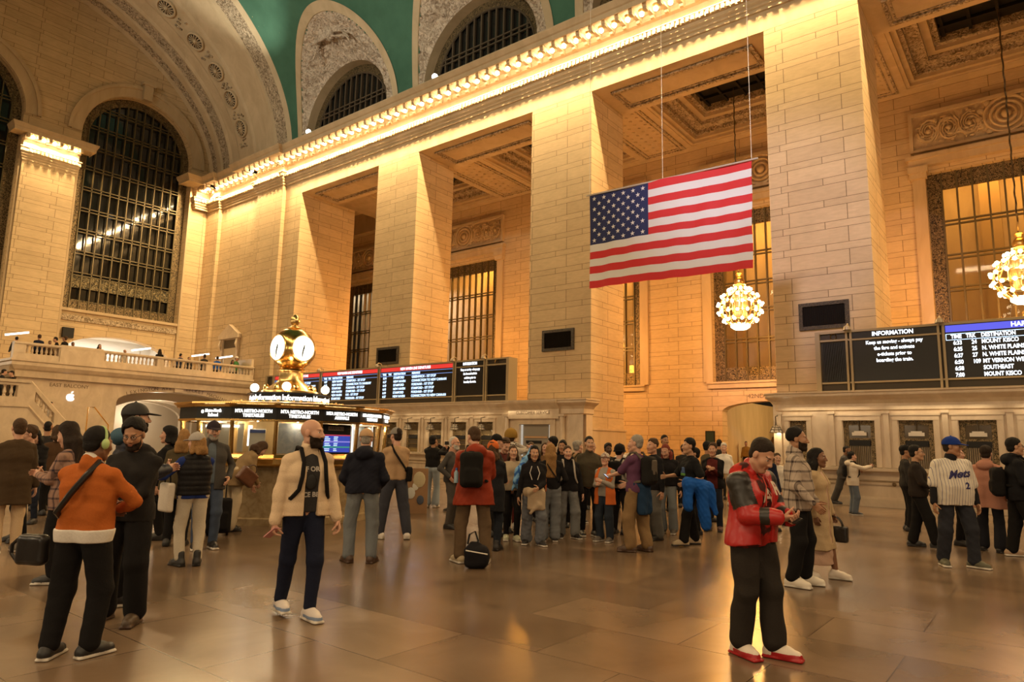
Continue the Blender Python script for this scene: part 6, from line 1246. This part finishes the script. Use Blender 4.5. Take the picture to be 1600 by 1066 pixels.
e = tag(empty('duffel_bag', (6.93, 5.98, 0), R(-50)), 'black bag with white zipper strip on the floor behind the brick red jacket', 'bag'); F = Field(V3(-.26,-.2,0), V3(.26,.2,.5), .01); F.box(V3(0,0,.15), (.165,.11,.145), None, .09, .01); F.box(V3(-.03,.02,.28), (.08,.06,.06), None, .05, .05); F.fold(.008, 5); link('bag_body', [F.mesh()], C('black_nylon', .012,.011,.013), e); m = MB(); m.tube([(-.14,-.105,.235),(.0,-.125,.215),(.14,-.105,.19)], .009, 4); m.build('zipper', plain('zip_white', (.6,.56,.5), .5), e); m = MB(); m.tube([(-.12,.0,.3),(-.1,.02,.42),(-.03,.02,.46),(.02,0,.33)], .013, 6); m.build('handle', BLK, e)
p = mk(8.23, 6.83, 1.62, 12, 'person in long dark coat and orange beanie right of the brick red jacket', 'fair', 1, dict(m=C('ink_coat', .016,.017,.02), off=.03, hem=.62, flare=.01), dict(m=C('ink_jeans', .018,.022,.03)), (SBLK, SBLK, .14), ('brown', 'short', dict(long=.16)), hands={0:'phone',1:'phone'}); p.cap(ORANGE, False, t=.02, low=.01)
p = mk(9.47, 7.79, 1.74, 70, 'person in dark cap and dark jacket behind the orange beanie', 'fair', 2, dict(m=CHAR), BLK, (SBLK,), ('dark', 'short')); p.cap(BLK)
p = mk(9.95, 8.0, 1.70, 160, 'brown haired person looking down behind the mustard beanie', 'fair', 2, dict(m=C('dark_red_sweater', .09,.025,.02)), BLK, (SBLK,), ('brown', 'volume'), head=(10,28,0))
p = mk(10.22, 8.05, 1.84, 5, 'person in tall mustard beanie and patterned scarf, seen from behind', 'fair', 1, dict(m=LGREY, hem=.75), dict(m=MAROON), (SWHT, SOLEW), ('brown', 'short'), hands={0:'face',1:'face'}); p.cap(MUST, False, t=.045, low=-.01); F = p.field(); F.cone(p.J['neck']-V3(.04,0,.01), p.J['neck']+V3(.04,0,0), .085, .085, .02); p.add('scarf', [F.mesh()], SCARFP)
p = mk(9.80, 7.66, 1.56, 172, 'person in cream sweater and black trousers holding up a blue spotted costume', 'light', 1, dict(m=C('ecru_sweater', .42,.33,.22), off=.02, hem=.92), dict(m=BLK, rs=SLIM), (plain('shoe_mint', (.42,.42,.28), .5), SOLEW, .15), ('brown', 'short', dict(long=.15)), feet=((-.08,.1),(.1,0)), hands={0:(-.34,.12,1.66),1:(.2,.2,1.1)}, grip=(1,0))
c = p.J['wr',0]; e = p.own('costume', 'bright blue spotted costume held up in the crowd', 'costume', c+V3(.3,.1,-.6)); F = Field(c-V3(.2,.4,1.0), c+V3(.6,.4,.25), .014); q = [c+V3(0,.03,.06), c+V3(.10,.05,-.16), c+V3(.22,.06,-.36), c+V3(.27,.05,-.56), c+V3(.20,.05,-.74)]
for a, b, ra, rb in zip(q, q[1:], (.035,.06,.085,.08), (.06,.085,.08,.06)): F.cone(a, b, ra, rb, .04)
F.cone(q[3], q[3]+V3(.10,0,-.16), .05, .03, .03); F.cone(q[2], q[2]+V3(-.13,.0,-.08), .05, .03, .03); F.fold(.016, 8); p.put(e, 'costume_cloth', [F.mesh()], BLUESPOT)
p = mk(9.32, 6.84, 1.56, 172, 'black haired person in black hoodie with a beige jacket around the waist', 'asian', 0, dict(m=C('black_zip_hoodie', .012,.011,.012), off=.024, hem=.92, hood=1), dict(m=C('wide_grey_jeans', .135,.145,.165), rs=WIDE, amp=.01), (SBLK, SOLEW), ('black', 'short', dict(long=.06)), feet=((-.13,.05),(.10,-.12)), toe=(-20,20), hands={0:'belly',1:'down'}, head=(4,4,0))
F = p.field(None, V3(-.45,-.4,.5), V3(.45,.45,1.2)); F.cone(V3(-.08,.01,.98), V3(.08,.01,.96), .135, .135, .03); F.box(V3(-.03,.145,.80), (.15,.03,.16), None, .03, .04); F.box(V3(-.17,.05,.80), (.03,.12,.17), None, .03, .05); F.cone(V3(-.06,.15,.72), V3(.06,.165,.58), .06, .03, .04); F.cone(V3(.02,.15,.97), V3(.10,.15,.93), .04, .035, .02); F.fold(.012, 3); p.add('tied_jacket', [F.mesh()], C('oat_jacket', .42,.32,.21))
m = MB()
for sg in (-1, 1): m.tube([tuple(p.TW(q)*p.sc) for q in ((sg*.05,.11,1.4),(sg*.09,.14,1.28),(sg*.05,.155,1.16))], .006, 5)
m.build('drawstring', WHT, p.root, True)
p = mk(11.79, 8.73, 1.62, 175, 'brown haired pale face left of the pair behind the girl in black hoodie', 'fair', 2, CHAR, BLK, (SBLK,), ('brown', 'short', dict(long=.2)))
p = mk(12.05, 8.55, 1.63, 178, 'long haired person in brown scarf, right of the pair of faces in the crowd', 'fair', 2, BROWNL, BLK, (SBLK,), ('brown', 'short', dict(long=.25)))
p = mk(9.66, 6.74, 1.60, -8, 'person with long blonde hair and an orange bag, seen from behind', 'fair', 0, dict(m=C('black_track_top', .011,.010,.011), off=.022, hem=.94), dict(m=C('stone_washed_jeans', .165,.175,.185), rs=WIDE, amp=.01), (SBLK, SOLEW), ('blonde', 'short', dict(long=.46)), wide=1.02, hands={0:(-.12,.2,1.2),1:(.2,.15,1.0)}, feet=((-.13,0),(.10,0)))
c = p.TW((-.15,-.17,1.02)); e = p.own('cloth_bag', 'coral orange cloth bag on the back of the long blonde haired person', 'bag', c); bagbox(p, e, c, (.06,.03,.13), C('coral', .42,.12,.05)); strap_across(p, e, BLK, -1, .03, .012)
p = mk(9.95, 6.58, 1.57, 172, 'person in black zip jacket and pale cargo jeans facing the hall', 'fair', 0, dict(m=C('black_zip_jacket', .012,.011,.012), off=.024, hem=.9, collar=.04), dict(m=C('pale_cargo_jeans', .19,.195,.195), rs=WIDE, amp=.012), (SBLK, SOLEW), ('brown', 'pony'), feet=((-.14,.05),(.12,-.02)), toe=(-25,10), head=(0,2,3), wide=1.05); p.backpack(LGREY, 'pale grey backpack on the person in black zip jacket', off=.03)
p = mk(12.14, 8.42, 1.74, -70, 'dark haired person looking left behind the long blonde hair', 'tan', 2, CHAR, BLK, (SBLK,), ('black', 'volume'))
p = mk(11.82, 7.95, 1.68, -170, 'dark haired person in black jacket right of the long blonde hair', 'tan', 2, BLK, BLK, (SBLK,), ('black', 'short', dict(long=.2)))
p = mk(12.00, 7.70, 1.67, 55, 'grey haired person in tan coat with patterned bag in the crowd', 'fair', 1, dict(m=TAN, hem=.7, off=.03), dict(m=DJEAN, upto=.85), (SBLK, SOLEW), ('grey', 'volume'), hands={0:'strap'}); p.backpack(OLIVE, 'olive patterned backpack on the grey haired person in tan coat')
c = p.TW((.2,-.12,1.16)); e = p.own('water_flask', 'turquoise flask hanging from the olive backpack', 'bottle', c-V3(0,0,.1)); p.putmb(e, 'flask_body', MB().lathe([(.001,-.1),(.04,-.1),(.04,.06),(.025,.09),(.001,.1)], Vector(c), 12), plain('turquoise', (.05,.35,.28), .35))
p = mk(10.72, 6.63, 1.74, 165, 'tall person in olive jacket behind the child in grey sweatshirt', 'asian', 0, dict(m=C('olive_jacket', .058,.048,.03), off=.028, hem=.86, collar=.03), dict(m=BLK, rs=SLIM), (SBLK, SOLEW), ('black', 'short', dict(t=.018)), wide=1.02, head=(0,0,0), feet=((-.1,.05),(.1,-.05)))
p = mk(10.58, 6.22, 1.46, -152, 'child in grey sweatshirt, orange vest and patterned cap looking up', 'fair', 0, dict(m=C('grey_sweatshirt', .30,.27,.23), off=.016, hem=.9), dict(m=C('slate_jeans', .028,.036,.05), rs=(.1,.085,.08)), (SGRY, SOLEW), ('dark', 'short'), hands={0:(-.05,.22,1.2),1:(.06,.24,1.14)}, grip=(1,1), head=(10,-10,0)); p.cap(CAMOW, back=False); F = p.field(); p.torso(F, .03, .72, .02); F.box(p.TW((0,.2,1.0)), (.085,.2,.6), p.Rt, .02, .01, 'd'); F.below(.74); p.add('vest', [F.mesh()], ORANGE)
p = mk(11.38, 6.38, 1.61, 28, 'person in black bucket hat and grey top behind the child', 'fair', 1, dict(m=LGREY, off=.02), dict(m=BLK), (SBLK, SBLK), ('black', 'short')); p.cap(BLK, 'bucket', t=.03, low=.0); p.backpack(BLK, 'black backpack on the person in black bucket hat')
p = mk(13.40, 7.80, 1.63, 160, 'dark haired person deep in the crowd above the patterned cap', 'dark', 2, CHAR, BLK, (SBLK,), ('black', 'volume'))
# --- right of the gap
p = mk(9.75, 5.16, 1.76, -58, 'grey haired person in purple t-shirt and khaki trousers with dark backpack', 'fair', 0, dict(m=C('purple_tee', .105,.042,.085), name='shirt', off=.020, hem=.9, slv=.42, rs=(.064,.066,.05), amp=.008), dict(m=C('khaki_cargo', .215,.135,.063), rs=(.108,.098,.09), amp=.010), (SBRN, SBRN), ('grey', 'short', dict(t=.016)), wide=1.08, hands={0:(-.1,.42,1.12),1:(.2,.3,1.0)}, grip=(1,0), feet=((-.14,.05),(.13,-.08)), toe=(-25,10), head=(14,0,0)); p.backpack(C('dark_pack', .014,.013,.012), 'dark backpack with grey pocket on the person in purple t-shirt', C('grey_pocket', .11,.09,.07), off=.03)
F = p.field(None, V3(-.45,-.45,.4), V3(.45,.4,1.15)); F.cone(V3(-.08,0,1.0), V3(.08,0,1.0), .128, .128, .03); F.cone(V3(.05,-.11,.96), V3(.08,-.13,.62), .09, .09, .05); F.cone(V3(-.04,-.12,.96), V3(-.05,-.13,.6), .08, .08, .05); F.fold(.012, 6); F.below(.56); p.add('tied_sweater', [F.mesh()], C('petrol_blue', .014,.035,.075)); p.phone(0, 'lit phone held out by the person in purple t-shirt', None, PHONELIT)
p = mk(11.20, 5.60, 1.72, -128, 'young person in black jacket beside the purple t-shirt', 'light', 0, dict(m=C('black_windbreaker', .012,.012,.014), off=.026, hem=.86), dict(m=C('grey_loose_jeans', .12,.115,.105), rs=WIDE), (SBLK, SBLK), ('brown', 'volume', dict(low=-.03, t=.024)), head=(0,0,0))
p = mk(12.15, 5.79, 1.65, -165, 'red haired person in black varsity top looking down', 'fair', 1, dict(m=C('black_varsity', .012,.011,.012), off=.024, hem=.93), dict(m=C('pale_blue_jeans', .19,.21,.22), rs=FLARE), (SGRY, SOLEW), ('red', 'short', dict(long=.28)), head=(-8,24,0))
p = mk(10.97, 4.82, 1.73, -116, 'black haired person in printed black t-shirt with a blue jacket over the arm', 'asian', 0, dict(m=C('black_tee', .010,.010,.011), name='shirt', off=.02, hem=.92, slv=.42, rs=(.066,.07,.05), amp=.008), dict(m=BLK, rs=(.1,.084,.078)), (SBEI, SBLK), ('black', 'short', dict(t=.022)), feet=((-.10,.2),(.12,-.12)), toe=(0,10), hands={1:(.2,.34,1.12),0:(-.22,.16,1.04)}, head=(0,0,0))
F = Field(V3(-.6,-.45,.2), V3(.0,.5,1.2), .012); F.cone(V3(-.26,-.12,1.0), V3(-.27,.18,1.02), .09, .10, .05); F.cone(V3(-.29,.16,.98), V3(-.31,.20,.66), .11, .07, .06); F.cone(V3(-.28,-.05,.95), V3(-.28,-.12,.34), .12, .085, .06); F.cone(V3(-.29,-.18,.98), V3(-.31,-.30,.56), .09, .055, .05); F.fold(.02, 4); c = V3(-.28,0,.4); e = p.own('draped_jacket', 'bright blue jacket draped over the arm of the black t-shirt person', 'jacket', c); p.put(e, 'jacket_cloth', [F.mesh()], BLUEC)
q0 = p.TW((0,.3,1.25)); o = p.decal(p.j, 'I', .01, plain('tee_print', (.05,.10,.22), .7), q0, p.Rt @ V3(-1,0,0), p.Rt @ V3(0,0,1)); F = Field(p.TW((0,.1,1.2))-.16, p.TW((0,.1,1.2))+.16, .01); F.box(p.TW((0,.122,1.235)), (.075,.012,.05), p.Rt, .005, 0); g = Field(p.TW((0,.1,1.2))-.16, p.TW((0,.1,1.2))+.16, .01); g.box(p.TW((0,.12,1.165)), (.075,.016,.024), p.Rt, .005, 0); p.add('shirt_print', [F.mesh(), g.mesh()], [plain('print_blue', (.05,.10,.24), .7), plain('print_green', (.10,.26,.05), .7)], matf=lambda Cn: np.where(Cn[:, 2] < 1.187, 1, 0)); bpy.data.objects.remove(o)
p = mk(12.47, 5.37, 1.58, -100, 'dark haired child half hidden behind the printed black t-shirt', 'asian', 1, MAROON, BLK, (SBLK,), ('black', 'short', dict(t=.02)))
p = mk(14.81, 6.08, 1.73, 58, 'bearded person in olive jacket behind the maroon shirted youth', 'tan', 2, OLIVE, BLK, (SBLK,), ('black', 'short')); p.beard('dark', .006)
p = mk(13.21, 5.32, 1.67, -172, 'curly haired person in maroon shirt holding hands at the chest', 'light', 1, dict(m=C('wine_shirt', .085,.016,.014), off=.02, hem=.85), dict(m=DJEAN), (plain('boot_wine', (.06,.015,.012), .5), SBLK, .14), ('brown', 'volume', dict(t=.03, low=-.03)), hands={0:(-.03,.25,1.24),1:(.04,.26,1.22)}, grip=(1,1)); p.top(BLK, 'jacket', off=.03, hem=.85, openf=.1)
p = mk(19.25, 7.42, 1.71, 178, 'white haired person in white top near the street arch', 'fair', 2, WHT, BEIGE, (SWHT,), ('white', 'volume')); p = mk(21.3, 8.35, 1.85, 20, 'person in dark suit in front of the green framed notice', 'tan', 2, CHAR, BLK, (SBLK,), ('black', 'short'))
p = mk(14.05, 4.53, 1.60, 40, 'person in navy coat directly behind the red leather jacket', 'fair', 1, dict(m=NAVY, hem=.7), BLK, (SBLK,), ('black', 'volume')); p = mk(15.3, 4.72, 1.50, 165, 'fair haired child in pale top behind the plaid overshirt', 'fair', 2, OFFW, BEIGE, (SWHT,), ('brown', 'short'))
p = mk(16.09, 7.73, 1.88, 150, 'person with raised head far behind the young person in black jacket', 'tan', 2, CHAR, BLK, (SBLK,), ('black', 'short'))
ramp = lambda x: .0 if x < 35.1 else 1.25*(x-35.1)/10.9
for x, y, h, fc, lab, tp in ((37.5, 13.2, 1.7, 180, 'long haired person in yellow top inside the street arch', MUST), (38.2, 12.6, 1.72, 5, 'person in grey suit walking up inside the street arch', DGREY), (43.0, 13.3, 1.75, 185, 'person in brown jacket highest on the ramp inside the street arch', BROWNL), (40.5, 12.3, 1.72, 175, 'person in dark coat coming down the ramp below the brown jacket', CHAR)): mk(x, y, h, fc, lab, 'tan', 3, tp, BLK, (SBLK,), ('dark', 'short'), z=ramp(x))
for x, y, h, fc, lab, tp, hc in ((15.2, 9.3, 1.66, 175, 'person in red jacket far behind the bucket hat', REDR, 'white'), (16.2, 9.0, 1.62, 20, 'brown haired person in white shirt far behind the bucket hat', WHT, 'brown'), (17.4, 9.4, 1.68, 190, 'person in cream jacket beneath the pier, far behind the crowd', CREAM, 'dark'), (17.6, 7.9, 1.66, 0, 'dark haired person before the bay wall, right of the young black jacket', CHAR, 'black')): mk(x, y, h, fc, lab, 'fair', 2, tp, BLK, (SBLK,), (hc, 'short'))
# --- right side
p = mk(22.05, 4.95, 1.74, 100, 'bearded person in grey suit leaning on the ticket counter ledge', 'brown', 2, dict(m=DGREY, hem=.78, off=.024), DGREY, (SBLK,), ('black', 'buzz'), lean=12, hands={1:(.1,.34,1.15),0:(-.15,.38,1.12)}, feet=((-.1,-.25),(.1,-.3))); p.beard('black', .008)
p = mk(19.22, 4.08, 1.56, 72, 'person in pale jacket taking a photo with raised phone', 'fair', 1, dict(m=C('ivory_jacket', .58,.50,.40), off=.028, hem=.82, hood=1), dict(m=C('blue_grey_jeans', .10,.12,.15), rs=(.1,.09,.085)), (SBLK, SOLEW), ('black', 'short', dict(t=.018)), hands={0:(-.03,.46,1.36),1:(.06,.48,1.36)}, grip=(1,1), palm={0:(.3,-.9,.2),1:(-.3,-.9,.2)}); p.backpack(BLK, 'small black drawstring backpack on the person in pale jacket', size=(.12,.05,.18)); p.phone(1, 'phone raised by the person in pale jacket', up=(0,0,1))
p = mk(13.71, 1.89, 1.70, 92, 'person in glasses and dark zip jacket walking right', 'asian', 0, dict(m=C('brown_black_jacket', .022,.016,.013), off=.03, hem=.88, amp=.011), dict(m=BLK, rs=(.108,.092,.08)), (SBLK, SBLK), ('black', 'short', dict(t=.018, cut=.03)), wide=1.08, fat=.02, feet=((-.1,-.12),(.1,.24)), hands={1:(.2,.28,1.0),0:(-.22,.14,.95)}); p.glasses()
p = mk(16.36, 2.45, 1.72, 80, 'person in dark cap hidden behind the dark zip jacket', 'tan', 2, CHAR, BLK, (SBLK,), ('black', 'short')); p.cap(BLK)
p = mk(11.85, 1.19, 1.81, 152, 'person in white pinstriped jersey and blue cap looking right', 'tan', 0, dict(m=PINS, name='jersey', off=.034, hem=.83, flare=.012, slv=.46, rs=(.076,.08,.06), amp=.008, collar=.0), dict(m=C('indigo_jeans', .026,.028,.036), rs=(.104,.088,.08), amp=.010), (plain('shoe_moss', (.09,.085,.05), .6), SOLEW), ('dark', 'short'), wide=1.14, fat=.03, feet=((-.17,.08),(.16,-.06)), toe=(-38,12), hands={0:(-.27,.06,.86),1:(.29,.05,.86)}, head=(52,2,0))
p.top(C('black_undershirt', .014,.013,.015), 'undershirt', off=.014, hem=1.0, collar=.03, rs=(.056,.05,.042)); p.cap(C('royal_cap', .012,.035,.20), t=.02); o = p.decal(p.j, 'Mets', .155, plain('navy_script', (.018,.016,.10), .6), p.TW((-.01,.32,1.255)), p.Rt @ V3(-1,.0,.13), p.Rt @ V3(0,0,1), shear=.35, bold=.005, sx=1.0); p.decal(p.j, '2', .12, plain('navy_script', (.018,.016,.10), .6), p.TW((-.10,.32,1.10)), p.Rt @ V3(-1,0,0), p.Rt @ V3(0,0,1), bold=.005)
p = mk(14.6, 1.38, 1.69, 110, 'person with green scarf hidden behind the pinstriped jersey', 'fair', 1, dict(m=BLK, hem=.8), BLK, (SBLK,), ('brown', 'short', dict(long=.25))); F = p.field(); F.cone(p.TW((.0,.13,1.4)), p.TW((.05,.17,.95)), .05, .06, .03); F.cone(p.J['neck']-V3(.03,0,0), p.J['neck']+V3(.03,0,0), .085, .085, .02); p.add('scarf', [F.mesh()], GREENC)
p = mk(14.49, .94, 1.71, 14, 'person in dusty pink hooded parka, seen from behind', 'fair', 0, dict(m=C('pink_parka', .44,.21,.145), name='parka', off=.034, hem=.72, flare=.03, hood=1, amp=.009), dict(m=C('ink_trousers', .013,.013,.018), rs=FLARE), (SBLK, SBLK), ('dark', 'volume', dict(t=.026)), wide=1.06, feet=((-.15,.03),(.13,-.08)), hands={0:'belly',1:'down'})
p = mk(14.02, .52, 1.84, 76, 'tall person in black jacket at the right edge with a black backpack', 'asian', 0, dict(m=C('black_parka', .011,.011,.013), off=.034, hem=.84, hood=1), dict(m=BLK, rs=(.108,.09,.08)), (plain('shoe_tan', (.36,.24,.15), .6), SOLEW), ('black', 'short', dict(t=.02)), wide=1.06, feet=((-.1,-.1),(.1,.22)), hands={1:(.2,.2,.95),0:(-.2,.2,.95)}); p.backpack(BLK, 'black backpack on the tall person at the right edge', off=.05, drop=.12); p.glasses()
# --- balcony and stair
BAL = [(11.09,1.52,'dark jacket leaning at the left end of the balcony',CHAR,15,40.0), (11.92,1.68,'navy jacket with pale collar standing at the balcony',NAVY,0,39.6), (12.40,1.42,'brown hair low behind the balcony balusters',BROWN,180,39.6), (12.88,1.69,'black coat bending left beside the dark wall box',BLK,-70,39.8), (13.19,1.80,'black coat standing under the dark wall box',BLK,-40,40.0), (13.64,1.55,'pale head just above the solid balcony panel',LGREY,180,40.2), (14.78,1.56,'long dark hair at the right end of the solid balcony panel',CHAR,170,39.8), (16.31,1.50,'bald head before the bright balcony opening',LGREY,160,40.4), (17.72,1.62,'long black hair seated on the balcony rail',BLK,0,39.3), (18.96,1.57,'blue jacket bending over the balcony rail',DKB,60,39.6), (19.66,1.42,'dark head behind the balusters beside the blue jacket',CHAR,180,39.8), (20.49,1.66,'dark jacket left of the balcony door',CHAR,0,39.6), (21.30,1.62,'bright blue jacket before the balcony door',BLUEC,10,39.6), (22.65,1.78,'green jacket and pale cap at the balcony end',GREENC,150,39.8), (22.35,1.52,'pale top with long dark hair at the balcony end',LGREY,170,39.7)]
for k, (x, h, lab, mt, dr, y) in enumerate(BAL): q = mk(x, y, h+.04, 0, 'person in '+lab if 'jacket' in lab or 'coat' in lab else 'person with '+lab, ('light','tan','brown')[k % 3], 3, mt, BLK, (SBLK,), None if 'bald' in lab else (('black', 'brown', 'dark')[k % 3], 'short', dict(long=.22) if 'long' in lab else {}), z=4.8, absdir=dr+0, lean=14 if 'bending' in lab or 'leaning' in lab else 0); (q.cap(OFFW) if 'pale cap' in lab else None)
for x, y, z, h, lab, dr, mt in ((9.45, 35.6, 2.72, 1.62, 'person in dark jacket leaning right on the stair landing', 90, CHAR), (10.05, 35.9, 2.72, 1.60, 'balding person in black jacket facing left on the stair landing', -90, BLK), (11.55, 36.1, 1.35, 1.7, 'person in pale coat descending behind the stair rail', 150, LGREY), (12.35, 35.4, .5, 1.6, 'person in black coat at the foot of the stair', 20, BLK)): mk(x, y, h, 0, lab, 'fair', 3, mt, BLK, (SBLK,), ('dark', 'short'), z=z, absdir=dr, lean=10)
# cardboard display beside the tan sweater
e = tag(empty('cardboard_display', (11.05, 11.45, 0), R(-40)), 'brown cardboard display with coloured cut-out shapes beside the booth', 'display'); MB().box(-.3,-.03,0,.3,.03,1.0).build('panel', plain('cardboard', (.30,.17,.08), .8, noise=.1), e)
for k, (x, z, c_, r_) in enumerate(((-.2,.2,(.55,.2,.05),.1),(.1,.75,(.5,.42,.25),.14),(-.08,.45,(.5,.5,.45),.1),(.14,.3,(.06,.07,.1),.08),(.02,.6,(.6,.58,.5),.07))): MB().ball((x,-.045,z), r_, 10, 6, (1,.15,1.3)).build('cutout_shape', plain('cutout_%d' % k, c_, .7), e)
# ------------------------------------------------------------------ light, camera
for k, y in enumerate((-8, 2, 12, 22, 32)):     # added area lights standing for assumed lamps on the unseen opposite cornice
    o = light('north_cornice_light', 'AREA', (-5.4, y, 18.6), 800, (1,.69,.38), shape='RECTANGLE', size=8, size_y=.5); aim(o, (7, y, 0))
o = light('flag_spot', 'SPOT', (-5.2, 4.0, 19.0), 18000, (.80,.74,1), spot_size=R(17), spot_blend=.35, shadow_soft_size=1.2); aim(o, (22, 6.9, 9.4))  # spot out of view, assumed from the cool light on flag and pier
for y in (-10, 0, 10, 20, 30):     # low fill added off view to brighten counters and people; no gates built
    o = light('gate_light', 'AREA', (-6.2, y, 4.2), 270, (1,.76,.47), shape='RECTANGLE', size=5, size_y=.6); aim(o, (20, y, 2.4))
for x in (-2, 6, 14):     # frontal fill added behind the camera, not tied to any fitting
    o = light('west_cornice_light', 'AREA', (x, -14, 14), 420, (1,.70,.41), shape='RECTANGLE', size=5, size_y=1); aim(o, (x+2, 9, 1))
o = light('bay_spot', 'SPOT', (-5, -6, 19), 5000, (1,.66,.78), spot_size=R(6.5), spot_blend=.15, shadow_soft_size=.1); aim(o, (34.4, 4.6, 10.2))  # assumed spot out of view, added for the pink patch on the pilaster
for x, y, tx, ty, tz, pw, sz in ((20.6, 35.9, 18.2, 36.2, 27.5, 2600, 60), (-5.5, 30, 16, 32, 29, 9000, 70), (-5.5, 10, 16, 14, 28, 8000, 80)):
    o = light('ceiling_flood', 'SPOT', (x, y, 19.9), pw, (1,.98,.82), spot_size=R(sz), spot_blend=.7, shadow_soft_size=.2); aim(o, (tx, ty, tz))  # assumed floods, placed apart from the visible flood lamps
for k, (x, y, z, pw) in enumerate(((36.4, 10.8, 15.2, 900), (36.4, .5, 15.2, 600), (36.4, 21.2, 15.2, 1000), (36.4, 31.5, 15.2, 1000), (36.4, 42, 15.2, 500))):
    o = light('corridor_light', 'AREA', (x, y, z), pw, (1,.50,.11), shape='RECTANGLE', size=1.2, size_y=6); o.rotation_euler = (0,0,0)
for y in (38, 42): light('office_tube', 'AREA', (36.2, y, 13.5), 420, (1,.95,.85), shape='RECTANGLE', size=1, size_y=2)  # white lights assumed behind the far window; no tubes are built
light('street_light', 'POINT', (39, 9.5, 3.6), 420, (1,.66,.26), shadow_soft_size=.3); light('street_light', 'POINT', (43, 8, 4.2), 350, (1,.66,.26), shadow_soft_size=.3)
light('arch_light', 'POINT', (18.8, 41.5, 3.2), 90, (1,.82,.6), shadow_soft_size=.3); light('arch_light', 'POINT', (18.8, 44.5, 2.8), 80, (1,.86,.66), shadow_soft_size=.3)
for c in (18.28, 8.25): o = light('shop_light', 'AREA', (c, 49, 8.1), 420, (1,.96,.9), shape='RECTANGLE', size=5, size_y=4)
for k in range(6): light('booth_light', 'POINT', (8.75+1.6*cos(k*pi/3), 13.07+1.6*sin(k*pi/3), 1.86), 16, (1,.74,.38), shadow_soft_size=.06)
w = bpy.data.worlds.new('hall_air'); S.world = w; w.use_nodes = True; bg = w.node_tree.nodes['Background']; bg.inputs[0].default_value = (1,.68,.38,1); bg.inputs[1].default_value = .012

cam = bpy.data.cameras.new('camera'); co = bpy.data.objects.new('camera', cam); COL.objects.link(co); S.camera = co
yaw, pit, rol = 0.90242, 0.14920, 0.02085
f = Vector((sin(yaw)*cos(pit), cos(yaw)*cos(pit), sin(pit))); r0 = Vector((cos(yaw), -sin(yaw), 0)); u0 = r0.cross(f)
r = r0*cos(rol)+u0*sin(rol); u = u0*cos(rol)-r0*sin(rol)
co.matrix_world = Matrix(((r.x, u.x, -f.x, 0), (r.y, u.y, -f.y, 0), (r.z, u.z, -f.z, 1.6), (0,0,0,1)))
cam.sensor_width = 36; cam.lens = 24; cam.clip_end = 300
S.view_settings.view_transform = 'Standard'; S.view_settings.look = 'None'; S.view_settings.gamma = 1; S.view_settings.use_curve_mapping = False; S.view_settings.exposure = 0.0
S.cycles.use_denoising = True; S.cycles.max_bounces = 7; S.cycles.diffuse_bounces = 4; S.cycles.glossy_bounces = 3; S.cycles.transparent_max_bounces = 8; S.cycles.sample_clamp_indirect = 6; S.cycles.caustics_reflective = False; S.cycles.caustics_refractive = False
